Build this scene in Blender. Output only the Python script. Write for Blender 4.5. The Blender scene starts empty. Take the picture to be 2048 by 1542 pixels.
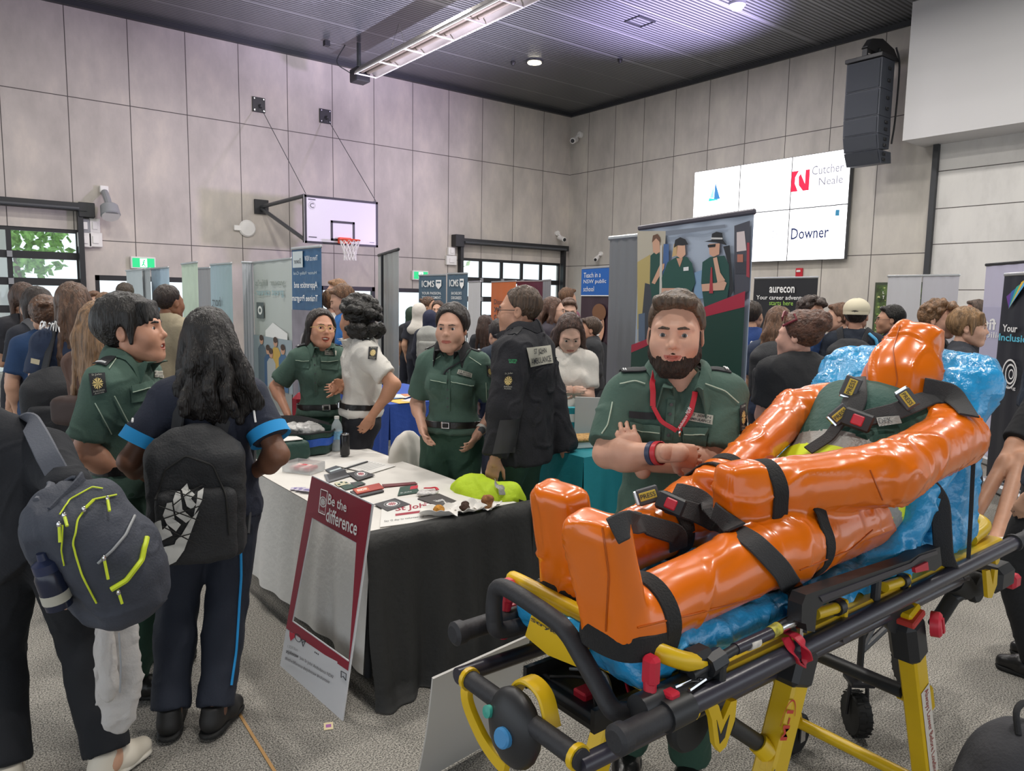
import bpy, math, random
import numpy as np
from mathutils import Vector, Matrix
from mathutils.bvhtree import BVHTree
import openvdb
random.seed(7); RNG = np.random.default_rng(7)
scene = bpy.context.scene
# ------------------------------------------------------------------ camera, world, lamps, exposure
CAM = np.array([0., 0., 1.65]); FPX = 1479.71
CM = np.array([[0.78968, -0.61328, 0.01683], [-0.0572, -0.10091, -0.99325], [0.61084, 0.78339, -0.11476]])
cd = bpy.data.cameras.new('camera'); cam = bpy.data.objects.new('camera', cd); scene.collection.objects.link(cam)
cd.sensor_width = 36.0; cd.lens = FPX * 36.0 / 2048.0; cd.clip_end = 200
cam.matrix_world = Matrix(((CM[0][0], -CM[1][0], -CM[2][0], CAM[0]), (CM[0][1], -CM[1][1], -CM[2][1], CAM[1]),
                           (CM[0][2], -CM[1][2], -CM[2][2], CAM[2]), (0, 0, 0, 1)))
scene.camera = cam
scene.view_settings.view_transform = 'Standard'; scene.view_settings.look = 'None'
scene.view_settings.gamma = 1.0; scene.view_settings.exposure = 0.24
w = bpy.data.worlds.new('world'); scene.world = w; w.use_nodes = True
bg = w.node_tree.nodes['Background']; bg.inputs[0].default_value = (0.86, 0.93, 1.0, 1); bg.inputs[1].default_value = 1.35
def lamp(name, kind, loc, energy, color=(1, 1, 1), size=1.0, aim=None, spot=None, blend=.5):
    l = bpy.data.lights.new(name, kind); l.energy = energy; l.color = color
    if kind == 'AREA': l.shape = 'DISK'; l.size = size
    elif kind == 'SPOT': l.spot_size = spot; l.spot_blend = blend; l.shadow_soft_size = size
    else: l.shadow_soft_size = size
    o = bpy.data.objects.new(name, l); scene.collection.objects.link(o); o.location = loc
    d = Vector(aim) - Vector(loc) if aim else Vector((0, 0, -1))
    o.rotation_euler = d.to_track_quat('-Z', 'Y').to_euler(); return o
for x in (1.0, 4.6, 8.2, 11.8):               # the hall's rows of ceiling downlights
    for y in (.6, 4.6, 8.6, 12.6):
        lamp('ceiling_lamp', 'AREA', (x, y, 7.3), 108, (1.0, .96, .9), .5)
lamp('stage_light', 'SPOT', (12.7, 8.6, 2.6), 15000, (.7, .58, 1.0), .25, (12.4, 10.6, 7.5), .9, 1.0)
lamp('stage_light', 'SPOT', (8.25, 12.2, 2.3), 3800, (.84, .78, 1.0), .1, (8.0, 13.6, 7.5), 1.5, .8)
lamp('stage_light', 'SPOT', (14.6, 6.2, 3.0), 3000, (.74, .56, 1.0), .4, (6, 18, 7.2), 1.1, 1.0)
# ------------------------------------------------------------------ projection helpers (photograph pixels -> places in the hall)
def ray(x, y): return CM.T @ np.array([(x - 1024) / FPX, (y - 771) / FPX, 1.0])
def at(x, y, D): return CAM + ray(x, y) * D
def onz(x, y, z): d = ray(x, y); return CAM + d * ((z - CAM[2]) / d[2])
def ony(x, y, Y): d = ray(x, y); return CAM + d * (Y / d[1])
def onx(x, y, X): d = ray(x, y); return CAM + d * (X / d[0])
def V(*a): return np.array(a, float)
def nrm(v): v = np.asarray(v, float); return v / (np.linalg.norm(v) + 1e-12)
def lerp(a, b, t): return np.asarray(a, float) * (1 - t) + np.asarray(b, float) * t
Z = V(0, 0, 1)
# ------------------------------------------------------------------ materials
def lin(h):
    if isinstance(h, str):
        h = h.lstrip('#'); c = [int(h[i:i + 2], 16) / 255 for i in (0, 2, 4)]
    else: c = [v / 255 for v in h]
    return tuple(v / 12.92 if v <= .04045 else ((v + .055) / 1.055) ** 2.4 for v in c) + (1,)
MATS = {}
def mat(name, col='808080', rough=.6, metal=0., var=.0, vs=8., bump=0., bs=60., coat=0., emit=0., stretch=None, trans=0., alpha=1., col2=None, sheen=0., spec=None, ior=None, detail=3):
    if name in MATS: return MATS[name]
    m = bpy.data.materials.new(name); m.use_nodes = True; nt = m.node_tree; N = nt.nodes; L = nt.links
    b = N['Principled BSDF']; c = lin(col)
    b.inputs['Base Color'].default_value = c; b.inputs['Roughness'].default_value = rough; b.inputs['Metallic'].default_value = metal
    if coat: b.inputs['Coat Weight'].default_value = coat; b.inputs['Coat Roughness'].default_value = .08
    if emit: b.inputs['Emission Color'].default_value = c; b.inputs['Emission Strength'].default_value = emit
    if trans: b.inputs['Transmission Weight'].default_value = trans
    if alpha < 1: b.inputs['Alpha'].default_value = alpha
    if sheen: b.inputs['Sheen Weight'].default_value = sheen
    if spec is not None: b.inputs['Specular IOR Level'].default_value = spec
    if ior: b.inputs['IOR'].default_value = ior
    if var or bump or col2:
        tc = N.new('ShaderNodeTexCoord'); mp = N.new('ShaderNodeMapping'); L.new(tc.outputs['Object'], mp.inputs[0])
        if stretch: mp.inputs['Scale'].default_value = stretch
    if var or col2:
        n = N.new('ShaderNodeTexNoise'); n.inputs['Scale'].default_value = vs; n.inputs['Detail'].default_value = detail; L.new(mp.outputs[0], n.inputs[0])
        r = N.new('ShaderNodeValToRGB'); L.new(n.outputs[0], r.inputs[0])
        lo = lin(col2) if col2 else tuple(v * (1 - var) for v in c[:3]) + (1,)
        hi = c if col2 else tuple(min(1, v * (1 + var)) for v in c[:3]) + (1,)
        r.color_ramp.elements[0].position = .35; r.color_ramp.elements[1].position = .65
        r.color_ramp.elements[0].color = lo; r.color_ramp.elements[1].color = hi
        L.new(r.outputs[0], b.inputs['Base Color'])
    if bump:
        n2 = N.new('ShaderNodeTexNoise'); n2.inputs['Scale'].default_value = bs; n2.inputs['Detail'].default_value = 4; L.new(mp.outputs[0], n2.inputs[0])
        bp = N.new('ShaderNodeBump'); bp.inputs['Strength'].default_value = bump; bp.inputs['Distance'].default_value = .02
        L.new(n2.outputs[0], bp.inputs['Height']); L.new(bp.outputs[0], b.inputs['Normal'])
    MATS[name] = m; return m
# ------------------------------------------------------------------ objects
def tag(o, label=None, cat=None, group=None, kind=None):
    if label: o['label'] = label
    if cat: o['category'] = cat
    if group: o['group'] = group
    if kind: o['kind'] = kind
    return o
def thing(name, loc, label, cat, group=None):
    o = bpy.data.objects.new(name, None); scene.collection.objects.link(o); o.location = tuple(loc); o.empty_display_size = .1
    return tag(o, label, cat, group)
def origin(p):
    v = V(0, 0, 0)
    while p is not None: v = v + np.array(p.location); p = p.parent
    return v
class MB:
    def __init__(s): s.v = []; s.f = []; s.m = []; s.n = 0; s.mats = []
    def mi(s, m):
        if m not in s.mats: s.mats.append(m)
        return s.mats.index(m)
    def add(s, v, f, m=None):
        v = np.asarray(v, float).reshape(-1, 3); k = s.mi(m)
        s.v.append(v); o = s.n; s.f += [tuple(int(i) + o for i in q) for q in f]; s.m += [k] * len(f); s.n += len(v); return s
    def box(s, c, d, m=None, R=None, bev=0.0):
        """box centre c, full size d, optional 3x3 axes R (rows), bevelled"""
        h = np.asarray(d, float) / 2; R = np.eye(3) if R is None else np.asarray(R, float)
        if bev <= 0:
            p = np.array([[x, y, z] for z in (-1, 1) for y in (-1, 1) for x in (-1, 1)]) * h
            f = [(0, 2, 3, 1), (4, 5, 7, 6), (0, 1, 5, 4), (2, 6, 7, 3), (0, 4, 6, 2), (1, 3, 7, 5)]
            return s.add(p @ R + np.asarray(c, float), f, m)
        b = min(bev, h.min() * .95); vs = []; idx = {}
        for sx in (-1, 1):
            for sy in (-1, 1):
                for sz in (-1, 1):
                    for a in range(3):
                        p = np.array([sx, sy, sz]) * h; 
                        for j in range(3):
                            if j != a: p[j] -= np.array([sx, sy, sz])[j] * b
                        idx[(sx, sy, sz, a)] = len(vs); vs.append(p)
        f = []
        for a in range(3):
            u, w_ = (a + 1) % 3, (a + 2) % 3
            for sg in (-1, 1):
                q = []
                for (p1, p2) in ((-1, -1), (1, -1), (1, 1), (-1, 1)):
                    k = [0, 0, 0]; k[a] = sg; k[u] = p1; k[w_] = p2; q.append(idx[(*k, a)])
                f.append(q if sg > 0 else q[::-1])
        for a in range(3):
            u, w_ = (a + 1) % 3, (a + 2) % 3
            for p1 in (-1, 1):
                for p2 in (-1, 1):
                    k0 = [0, 0, 0]; k1 = [0, 0, 0]; k0[a] = -1; k1[a] = 1
                    for k in (k0, k1): k[u] = p1; k[w_] = p2
                    q = [idx[(*k0, u)], idx[(*k1, u)], idx[(*k1, w_)], idx[(*k0, w_)]]
                    f.append(q if p1 * p2 > 0 else q[::-1])
        for sx in (-1, 1):
            for sy in (-1, 1):
                for sz in (-1, 1):
                    q = [idx[(sx, sy, sz, a)] for a in range(3)]; f.append(q if sx * sy * sz > 0 else q[::-1])
        return s.add(np.array(vs) @ R + np.asarray(c, float), f, m)
    def tube(s, pts, r, m=None, n=10, cap=True, flat=None, closed=False):
        """round tube through pts; r scalar or list; flat=(a,b,upvec) gives an elliptical/flat strap section"""
        P = np.asarray(pts, float); k = len(P); r = np.full(k, r, float) if np.isscalar(r) else np.asarray(r, float)
        T = np.gradient(P, axis=0) if not closed else np.roll(P, -1, 0) - np.roll(P, 1, 0)
        T = np.array([nrm(t) for t in T]); vs = []; up = None
        for i in range(k):
            if flat is not None: up = np.asarray(flat[2][i] if np.ndim(flat[2]) == 2 else flat[2], float)
            elif up is None: up = V(0, 0, 1) if abs(T[i][2]) < .9 else V(1, 0, 0)
            a = nrm(np.cross(up, T[i])); b = np.cross(T[i], a)
            if flat is None: up = b
            for j in range(n):
                t = 2 * math.pi * j / n; c_, s_ = math.cos(t), math.sin(t)
                if flat is not None:
                    vs.append(P[i] + a * (math.copysign(abs(c_) ** .35, c_) * flat[0]) + b * (math.copysign(abs(s_) ** .35, s_) * flat[1]))
                else: vs.append(P[i] + (a * c_ + b * s_) * r[i])
        f = [(i * n + j, i * n + (j + 1) % n, (i + 1) * n + (j + 1) % n, (i + 1) * n + j) for i in range(k - 1) for j in range(n)]
        if closed: f += [((k - 1) * n + j, (k - 1) * n + (j + 1) % n, (j + 1) % n, j) for j in range(n)]
        elif cap: f += [tuple(range(n))[::-1], tuple((k - 1) * n + j for j in range(n))]
        return s.add(vs, f, m)
    def cyl(s, a, b, r, m=None, n=16, bev=0., r2=None):
        a = np.asarray(a, float); b = np.asarray(b, float); d = nrm(b - a); r2 = r if r2 is None else r2
        if bev: return s.tube([a, a + d * 1e-5, a + d * bev, b - d * bev, b - d * 1e-5, b], [0.001, max(r - bev, 1e-4), r, r2, max(r2 - bev, 1e-4), 0.001], m, n)
        return s.tube([a, b], [r, r2], m, n)
    def lathe(s, c, prof, m=None, n=20, ax=None):
        """profile [(r,h)] around axis ax (default z) at c"""
        ax = Z if ax is None else nrm(ax); a = nrm(np.cross(ax, V(0, 1, 0) if abs(ax[1]) < .9 else V(1, 0, 0))); b = np.cross(ax, a)
        vs = [np.asarray(c, float) + ax * h + (a * math.cos(2 * math.pi * j / n) + b * math.sin(2 * math.pi * j / n)) * r for r, h in prof for j in range(n)]
        k = len(prof); f = [(i * n + j, i * n + (j + 1) % n, (i + 1) * n + (j + 1) % n, (i + 1) * n + j) for i in range(k - 1) for j in range(n)]
        f += [tuple(range(n))[::-1], tuple((k - 1) * n + j for j in range(n))]
        return s.add(vs, f, m)
    def ball(s, c, r, m=None, n=12, R=None):
        r = np.full(3, r) if np.isscalar(r) else np.asarray(r, float); vs = []; h = n // 2 + 1
        for i in range(h + 1):
            t = math.pi * i / h
            for j in range(n): p = 2 * math.pi * j / n; vs.append((math.sin(t) * math.cos(p), math.sin(t) * math.sin(p), math.cos(t)))
        vs = np.array(vs) * r
        if R is not None: vs = vs @ np.asarray(R)
        f = [(i * n + j, (i + 1) * n + j, (i + 1) * n + (j + 1) % n, i * n + (j + 1) % n) for i in range(h) for j in range(n)]
        return s.add(vs + np.asarray(c, float), f, m)
    def grid(s, fn, nu, nv, m=None, thick=0., tn=None):
        """sheet fn(u,v)->point; optional thickness along tn (vector or fn)"""
        P = np.array([[fn(i / nu, j / nv) for i in range(nu + 1)] for j in range(nv + 1)], float); W = nu + 1
        f = [(j * W + i, j * W + i + 1, (j + 1) * W + i + 1, (j + 1) * W + i) for j in range(nv) for i in range(nu)]
        A = P.reshape(-1, 3)
        if not thick: return s.add(A, f, m)
        du = np.gradient(P, axis=1); dv = np.gradient(P, axis=0); nn = np.cross(du, dv); nn /= np.linalg.norm(nn, axis=2, keepdims=True) + 1e-9
        B = A - nn.reshape(-1, 3) * thick; n0 = len(A); g = f + [tuple(i + n0 for i in q[::-1]) for q in f]
        bd = [i for i in range(W)] + [j * W + nu for j in range(1, nv + 1)] + [nv * W + i for i in range(nu - 1, -1, -1)] + [j * W for j in range(nv - 1, 0, -1)]
        for a, b in zip(bd, bd[1:] + bd[:1]): g.append((b, a, a + n0, b + n0))
        return s.add(np.vstack([A, B]), g, m)
    def prism(s, poly, o, u, v, t, m=None):
        """polygon [(a,b)] in plane o+a*u+b*v extruded by vector t"""
        o, u, v, t = (np.asarray(x, float) for x in (o, u, v, t)); P = np.array([o + a * u + b * v for a, b in poly]); n = len(P)
        fl = np.dot(np.cross(u, v), t) > 0
        F = [tuple(range(n))[::-1], tuple(range(n, 2 * n))] + [(i, (i + 1) % n, (i + 1) % n + n, i + n) for i in range(n)]
        if not fl: F = [q[::-1] for q in F]
        return s.add(np.vstack([P, P + t]), F, m)
    def obj(s, name, parent=None, smooth=35, loc=None):
        me = bpy.data.meshes.new(name); v = np.vstack(s.v)
        o = bpy.data.objects.new(name, me); scene.collection.objects.link(o)
        if parent is not None: o.parent = parent; off = origin(parent)
        else:
            off = np.asarray(loc, float) if loc is not None else V((v[:, 0].min() + v[:, 0].max()) / 2, (v[:, 1].min() + v[:, 1].max()) / 2, v[:, 2].min())
            o.location = tuple(off)
        me.from_pydata((v - off).tolist(), [], s.f)
        for m in s.mats: me.materials.append(m)
        me.polygons.foreach_set('material_index', s.m)
        if smooth:
            me.polygons.foreach_set('use_smooth', [True] * len(s.f)); me.update()
            if smooth < 180: me.set_sharp_from_angle(angle=math.radians(smooth))
        me.update(); return o
def B1(fn, *a, **k): b = MB(); getattr(b, fn)(*a, **k); return b
def curve(pts, n=8, closed=False):
    """Catmull-Rom through pts"""
    P = [np.asarray(p, float) for p in pts]
    Q = [P[-1]] + P + P[:2] if closed else [2 * P[0] - P[1]] + P + [2 * P[-1] - P[-2]]
    out = []
    for i in range(1, len(Q) - 2):
        for t in np.linspace(0, 1, n, endpoint=False):
            a, b, c, d = Q[i - 1:i + 3]
            out.append(.5 * (2 * b + (c - a) * t + (2 * a - 5 * b + 4 * c - d) * t * t + (3 * b - a - 3 * c + d) * t ** 3))
    if not closed: out.append(P[-1])
    return np.array(out)
# ------------------------------------------------------------------ noise + implicit bodies
_H = RNG.random((32, 32, 32)) * 2 - 1
def noise(P, sc=1., seed=0):
    Q = np.asarray(P, float) * sc + seed * 7.31; i = np.floor(Q).astype(int); f = Q - i; f = f * f * (3 - 2 * f); r = 0
    for dx in (0, 1):
        for dy in (0, 1):
            for dz in (0, 1):
                r = r + _H[(i[..., 0] + dx) % 32, (i[..., 1] + dy) % 32, (i[..., 2] + dz) % 32] * (f[..., 0] if dx else 1 - f[..., 0]) * (f[..., 1] if dy else 1 - f[..., 1]) * (f[..., 2] if dz else 1 - f[..., 2])
    return r
class SDF:
    def __init__(s): s.p = []
    def cap(s, a, b, ra, rb=None, k=.03, op=1, clip=None, sq=None):
        a = np.asarray(a, float); b = np.asarray(b, float); rb = ra if rb is None else rb; R = max(ra, rb)
        def fn(P):
            ab = b - a; L2 = ab @ ab + 1e-12; t = np.clip(((P - a) @ ab) / L2, 0, 1)
            Q = P - a - t[..., None] * ab
            if sq is not None:                      # squash: (axis, factor) flattens the section along axis
                ax = np.asarray(sq[0], float); q = Q @ ax; Q = Q + (q * (1 / sq[1] - 1))[..., None] * ax
            d = np.sqrt((Q * Q).sum(-1)) - (ra + (rb - ra) * t)
            if clip:
                for (o, n) in clip: d = np.maximum(d, (P - np.asarray(o)) @ np.asarray(n))
            return d
        s.p.append((fn, np.minimum(a, b) - R, np.maximum(a, b) + R, k, op)); return s
    def ell(s, c, r, k=.03, R=None, op=1, clip=None):
        c = np.asarray(c, float); r = np.full(3, r, float) if np.isscalar(r) else np.asarray(r, float); m = r.min(); R_ = None if R is None else np.asarray(R, float)
        def fn(P):
            Q = P - c
            if R_ is not None: Q = Q @ R_.T
            k0 = np.sqrt(((Q / r) ** 2).sum(-1)); k1 = np.sqrt(((Q / (r * r)) ** 2).sum(-1)) + 1e-9
            d = k0 * (k0 - 1) / k1; d = np.where(k0 < .2, -m, d)
            if clip:
                for (o, n) in clip: d = np.maximum(d, (P - np.asarray(o)) @ np.asarray(n))
            return d
        e = r if R_ is None else np.sqrt(((R_ * r[:, None]) ** 2).sum(0))
        s.p.append((fn, c - e, c + e, k, op)); return s
    def box(s, c, h, rd=.01, k=.02, R=None, op=1):
        c = np.asarray(c, float); h = np.asarray(h, float) - rd; R_ = np.eye(3) if R is None else np.asarray(R, float)
        def fn(P):
            q = np.abs((P - c) @ R_.T) - h
            return np.sqrt((np.maximum(q, 0) ** 2).sum(-1)) + np.minimum(q.max(-1), 0) - rd
        e = np.abs(R_.T @ np.diag(h + rd)).sum(1)
        s.p.append((fn, c - e, c + e, k, op)); return s
    def mesh(s, res, pad=0.02):
        lo = np.min([p[1] for p in s.p if p[4] > 0], 0) - pad; hi = np.max([p[2] for p in s.p if p[4] > 0], 0) + pad
        n = np.ceil((hi - lo) / res).astype(int) + 1; D = np.full(n, .2, np.float32)
        ax = [lo[i] + np.arange(n[i]) * res for i in range(3)]
        for fn, a, b, k, op in s.p:
            mg = k + 3 * res; i0 = np.clip(np.floor((a - mg - lo) / res).astype(int), 0, n); i1 = np.clip(np.ceil((b + mg - lo) / res).astype(int) + 1, 0, n)
            if (i1 <= i0).any(): continue
            P = np.stack(np.meshgrid(*[ax[i][i0[i]:i1[i]] for i in range(3)], indexing='ij'), -1)
            sl = tuple(slice(i0[i], i1[i]) for i in range(3)); d = fn(P); D0 = D[sl]
            if op > 0:
                h = np.clip(.5 + .5 * (D0 - d) / k, 0, 1); D[sl] = D0 * (1 - h) + d * h - k * h * (1 - h)
            else:
                h = np.clip(.5 - .5 * (D0 + d) / k, 0, 1); D[sl] = D0 * (1 - h) - d * h + k * h * (1 - h)
        g = openvdb.FloatGrid(.2); g.copyFromArray(np.ascontiguousarray(D))
        v, q = g.convertToQuads(0.0)
        return v.astype(float) * res + lo, q[:, ::-1]
def vnormals(v, q):
    n = np.zeros_like(v); a = np.cross(v[q[:, 2]] - v[q[:, 0]], v[q[:, 3]] - v[q[:, 1]])
    for i in range(4): np.add.at(n, q[:, i], a)
    return n / (np.linalg.norm(n, axis=1, keepdims=True) + 1e-12)
def relax(v, q, it=2, lam=.5):
    for _ in range(it):
        s = np.zeros_like(v); c = np.zeros(len(v))
        for i in range(4):
            for j in ((i + 1) % 4, (i + 3) % 4): np.add.at(s, q[:, i], v[q[:, j]]); np.add.at(c, q[:, i], 1)
        v = v + lam * (s / np.maximum(c, 1)[:, None] - v)
    return v
def soft(S, res, m, amp=0., sc=12., seed=0, name=None, parent=None, it=2, stretch=None, mb=None, creases=0.):
    v, q = S.mesh(res); v = relax(v, q, it)
    if amp:
        n = vnormals(v, q); P = v * (np.asarray(stretch) if stretch is not None else 1.)
        d = amp * (noise(P, sc, seed) + .5 * noise(P, sc * 2.1, seed + 3))
        if creases: d = d - creases * np.maximum(0, 1 - np.abs(noise(P, sc * .8, seed + 9)) / .12) 
        v = v + n * d[:, None]
    b = mb or MB(); b.add(v, q, m)
    return b if name is None else b.obj(name, parent, smooth=180)
# ------------------------------------------------------------------ text and decals
def text2d(txt, bold=0., align='LEFT', res=2, space=1.0):
    c = bpy.data.curves.new('t', 'FONT'); c.body = txt; c.align_x = align; c.resolution_u = res; c.offset = bold; c.space_character = space
    o = bpy.data.objects.new('t', c); scene.collection.objects.link(o); dg = bpy.context.evaluated_depsgraph_get(); dg.update()
    me = bpy.data.meshes.new_from_object(o.evaluated_get(dg)); v = np.array([x.co[:] for x in me.vertices]).reshape(-1, 3); f = [tuple(p.vertices) for p in me.polygons]
    bpy.data.objects.remove(o); bpy.data.curves.remove(c); bpy.data.meshes.remove(me)
    return v[:, :2], f
def fit(v, x0, y0, x1, y1, keep=False):
    lo = v.min(0); hi = v.max(0); s = np.array([(x1 - x0), (y1 - y0)]) / np.maximum(hi - lo, 1e-6)
    if keep: s = np.full(2, s.min()); 
    w_ = (hi - lo) * s; o = np.array([x0, y0]) if not keep else np.array([x0 + (x1 - x0 - w_[0]) / 2, y0 + (y1 - y0 - w_[1]) / 2])
    return (v - lo) * s + o
class Plane:
    """flat surface frame: p(u,v) in metres or 0..1 from corner o along U,V; n faces the viewer"""
    def __init__(s, o, U, W): s.o = np.asarray(o, float); s.U = np.asarray(U, float); s.W = np.asarray(W, float); s.n = nrm(np.cross(s.U, s.W))
    def p(s, u, v, d=0.): return s.o + s.U * u + s.W * v + s.n * d
    def uv(s, x, y):
        """where the sight line of a photograph pixel meets this surface"""
        d = ray(x, y); q = CAM + d * (((s.o - CAM) @ s.n) / (d @ s.n)) - s.o; return (q @ s.U / (s.U @ s.U), q @ s.W / (s.W @ s.W))
    def rect(s, mb, u0, v0, u1, v1, m, d=.001): mb.add([s.p(u0, v0, d), s.p(u1, v0, d), s.p(u1, v1, d), s.p(u0, v1, d)], [(0, 1, 2, 3)], m)
    def poly(s, mb, pts, m, d=.001): mb.add([s.p(u, v, d) for u, v in pts], [tuple(range(len(pts)))], m)
    def ring(s, mb, cx, cy, r0, r1, m, d=.001, n=24, a0=0., a1=2 * math.pi, asp=1.):
        P = []
        for i in range(n + 1):
            t = a0 + (a1 - a0) * i / n
            for r in (r0, r1): P.append(s.p(cx + r * math.cos(t), cy + asp * r * math.sin(t), d))
        mb.add(P, [(2 * i, 2 * i + 1, 2 * i + 3, 2 * i + 2) for i in range(n)], m)
    def disc(s, mb, cx, cy, rx, ry, m, d=.001, n=20): s.poly(mb, [(cx + rx * math.cos(2 * math.pi * i / n), cy + ry * math.sin(2 * math.pi * i / n)) for i in range(n)], m, d)
    def text(s, mb, txt, u0, v0, u1, v1, m, d=.002, bold=0., mirror=False, keep=False, align='LEFT'):
        t, f = text2d(txt, bold, align); t = fit(t, u0, v0, u1, v1, keep)
        if mirror: t[:, 0] = u0 + u1 - t[:, 0]; f = [q[::-1] for q in f]
        mb.add([s.p(u, v, d) for u, v in t], f, m)
def bvh_of(objs):
    vs = []; fs = []; n = 0
    for o in objs:
        off = origin(o); vv = [Vector(np.array(x.co) + off) for x in o.data.vertices]
        vs += vv; fs += [tuple(i + n for i in p.vertices) for p in o.data.polygons]; n += len(vv)
    return BVHTree.FromPolygons(vs, fs)
def hit(bvh, x, y, off=.003, dflt=None):
    d = nrm(ray(x, y)); loc, n, i, t = bvh.ray_cast(Vector(CAM), Vector(d))
    if loc is None: return None
    n = np.array(n); n = n if n @ d < 0 else -n
    return np.array(loc) + n * off - d * off
class Skin:
    """a quad of photograph pixels laid onto a real surface found by ray casting: p(u,v), u right, v up"""
    def __init__(s, bvh, q, off=.004): s.b = bvh; s.q = [np.array(p, float) for p in q]; s.off = off; s.last = None   # q: tl,tr,br,bl
    def p(s, u, v, d=0.):
        tl, tr, br, bl = s.q; p = (bl * (1 - u) + br * u) * (1 - v) + (tl * (1 - u) + tr * u) * v
        h = hit(s.b, p[0], p[1], s.off + d)
        if h is None: h = CAM + ray(*p) * (s.last if s.last else 2.)
        else: s.last = (CM @ (h - CAM))[2]
        return h
    rect0 = Plane.rect
    def rect(s, mb, u0, v0, u1, v1, m, d=0., nu=8, nv=6): mb.grid(lambda a, b: s.p(u0 + (u1 - u0) * a, v0 + (v1 - v0) * b, d), nu, nv, m)
    poly = Plane.poly; ring = Plane.ring; disc = Plane.disc; text = Plane.text
def pxline(bvh, pts, r, m, off=.002, n=6, name=None, parent=None, mb=None, sub=6, flat=None):
    P = []
    for a, b in zip(pts[:-1], pts[1:]):
        for t in np.linspace(0, 1, sub, endpoint=False): P.append(lerp(a, b, t))
    P.append(np.array(pts[-1], float)); Q = [hit(bvh, p[0], p[1], off) for p in P]; Q = [q for q in Q if q is not None]
    if len(Q) < 2: return None
    Q = np.array(Q)
    if len(Q) > 4: Q[1:-1] = .25 * Q[:-2] + .5 * Q[1:-1] + .25 * Q[2:]
    b = mb or MB(); b.tube(Q, r, m, n, flat=flat); return b if name is None else b.obj(name, parent)
# ------------------------------------------------------------------ the hall
WY, WX, CZ = 18.0, 16.23, 7.5
def panel_mat(name, col, axis, x0, px, zs, tint):
    m = bpy.data.materials.new(name); m.use_nodes = True; nt = m.node_tree; N = nt.nodes; L = nt.links; b = N['Principled BSDF']
    b.inputs['Roughness'].default_value = .62
    tc = N.new('ShaderNodeTexCoord'); sp = N.new('ShaderNodeSeparateXYZ'); L.new(tc.outputs['Object'], sp.inputs[0])
    def mth(op, a, b_=None, c=None):
        n = N.new('ShaderNodeMath'); n.operation = op
        for i, x in enumerate((a, b_, c)):
            if x is None: continue
            if isinstance(x, (int, float)): n.inputs[i].default_value = x
            else: L.new(x, n.inputs[i])
        return n.outputs[0]
    u = mth('DIVIDE', mth('SUBTRACT', sp.outputs[axis], x0), px); fr = mth('ABSOLUTE', mth('SUBTRACT', mth('FRACT', mth('ADD', u, .5)), .5))
    j = mth('LESS_THAN', fr, .0075)
    for z in zs: j = mth('MAXIMUM', j, mth('LESS_THAN', mth('ABSOLUTE', mth('SUBTRACT', sp.outputs[2], z)), .009))
    mp = N.new('ShaderNodeMapping'); mp.inputs['Scale'].default_value = (1, 1, .45); L.new(tc.outputs['Object'], mp.inputs[0])
    n1 = N.new('ShaderNodeTexNoise'); n1.inputs['Scale'].default_value = 1.6; n1.inputs['Detail'].default_value = 9; n1.inputs['Roughness'].default_value = .62; L.new(mp.outputs[0], n1.inputs[0])
    cr = N.new('ShaderNodeValToRGB'); L.new(n1.outputs[0], cr.inputs[0]); e = cr.color_ramp.elements
    e[0].position = .3; e[0].color = tuple(v * .82 for v in lin(col)[:3]) + (1,); e[1].position = .72; e[1].color = lin(tint)
    k = e.new(.52); k.color = lin(col)
    mx = N.new('ShaderNodeMix'); mx.data_type = 'RGBA'; L.new(j, mx.inputs[0]); L.new(cr.outputs[0], mx.inputs[6]); mx.inputs[7].default_value = lin('4a4542')
    L.new(mx.outputs[2], b.inputs['Base Color']); return m
conc_l = panel_mat('concrete_panels_left', 'b7b0a8', 0, 2.4, 1.155, (5.63, 2.76), 'c9c0b4')
conc_r = panel_mat('concrete_panels_right', 'b7b2aa', 1, 16.05, 1.13, (5.63, 2.76), 'c4bfb4')
black = mat('black_steel', '1f2023', .45); charcoal = mat('charcoal_paint', '303236', .5); white = mat('white_paint', 'e4e2de', .5); offw = mat('white_plastic', 'dedcd8', .4)
grey = mat('grey_plastic', '8d8f92', .5); chrome = mat('chrome', 'd8d8da', .18, 1.0); red = mat('red_plastic', 'b51e2e', .4); dgrey = mat('dark_grey_plastic', '47494d', .5)
def struct(o): o['kind'] = 'structure'; return o
# floor: speckled grey carpet
fm = bpy.data.materials.new('carpet'); fm.use_nodes = True; nt = fm.node_tree; N = nt.nodes; L = nt.links; b = N['Principled BSDF']; b.inputs['Roughness'].default_value = .95
tc = N.new('ShaderNodeTexCoord'); n1 = N.new('ShaderNodeTexNoise'); n1.inputs['Scale'].default_value = 170; n1.inputs['Detail'].default_value = 3; L.new(tc.outputs['Object'], n1.inputs[0])
cr = N.new('ShaderNodeValToRGB'); L.new(n1.outputs[0], cr.inputs[0]); cr.color_ramp.elements[0].position = .38; cr.color_ramp.elements[1].position = .62
cr.color_ramp.elements[0].color = lin('504e4a'); cr.color_ramp.elements[1].color = lin('aea9a0')
n2 = N.new('ShaderNodeTexNoise'); n2.inputs['Scale'].default_value = 1.4; n2.inputs['Detail'].default_value = 5; L.new(tc.outputs['Object'], n2.inputs[0])
mx = N.new('ShaderNodeMix'); mx.data_type = 'RGBA'; mx.blend_type = 'MULTIPLY'; mx.inputs[0].default_value = .35; L.new(cr.outputs[0], mx.inputs[6]); L.new(n2.outputs[1], mx.inputs[7]); mx.inputs[0].default_value = .0
L.new(mx.outputs[2], b.inputs['Base Color']); bp = N.new('ShaderNodeBump'); bp.inputs['Strength'].default_value = .5; bp.inputs['Distance'].default_value = .01; L.new(n1.outputs[0], bp.inputs['Height']); L.new(bp.outputs[0], b.inputs['Normal'])
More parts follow.
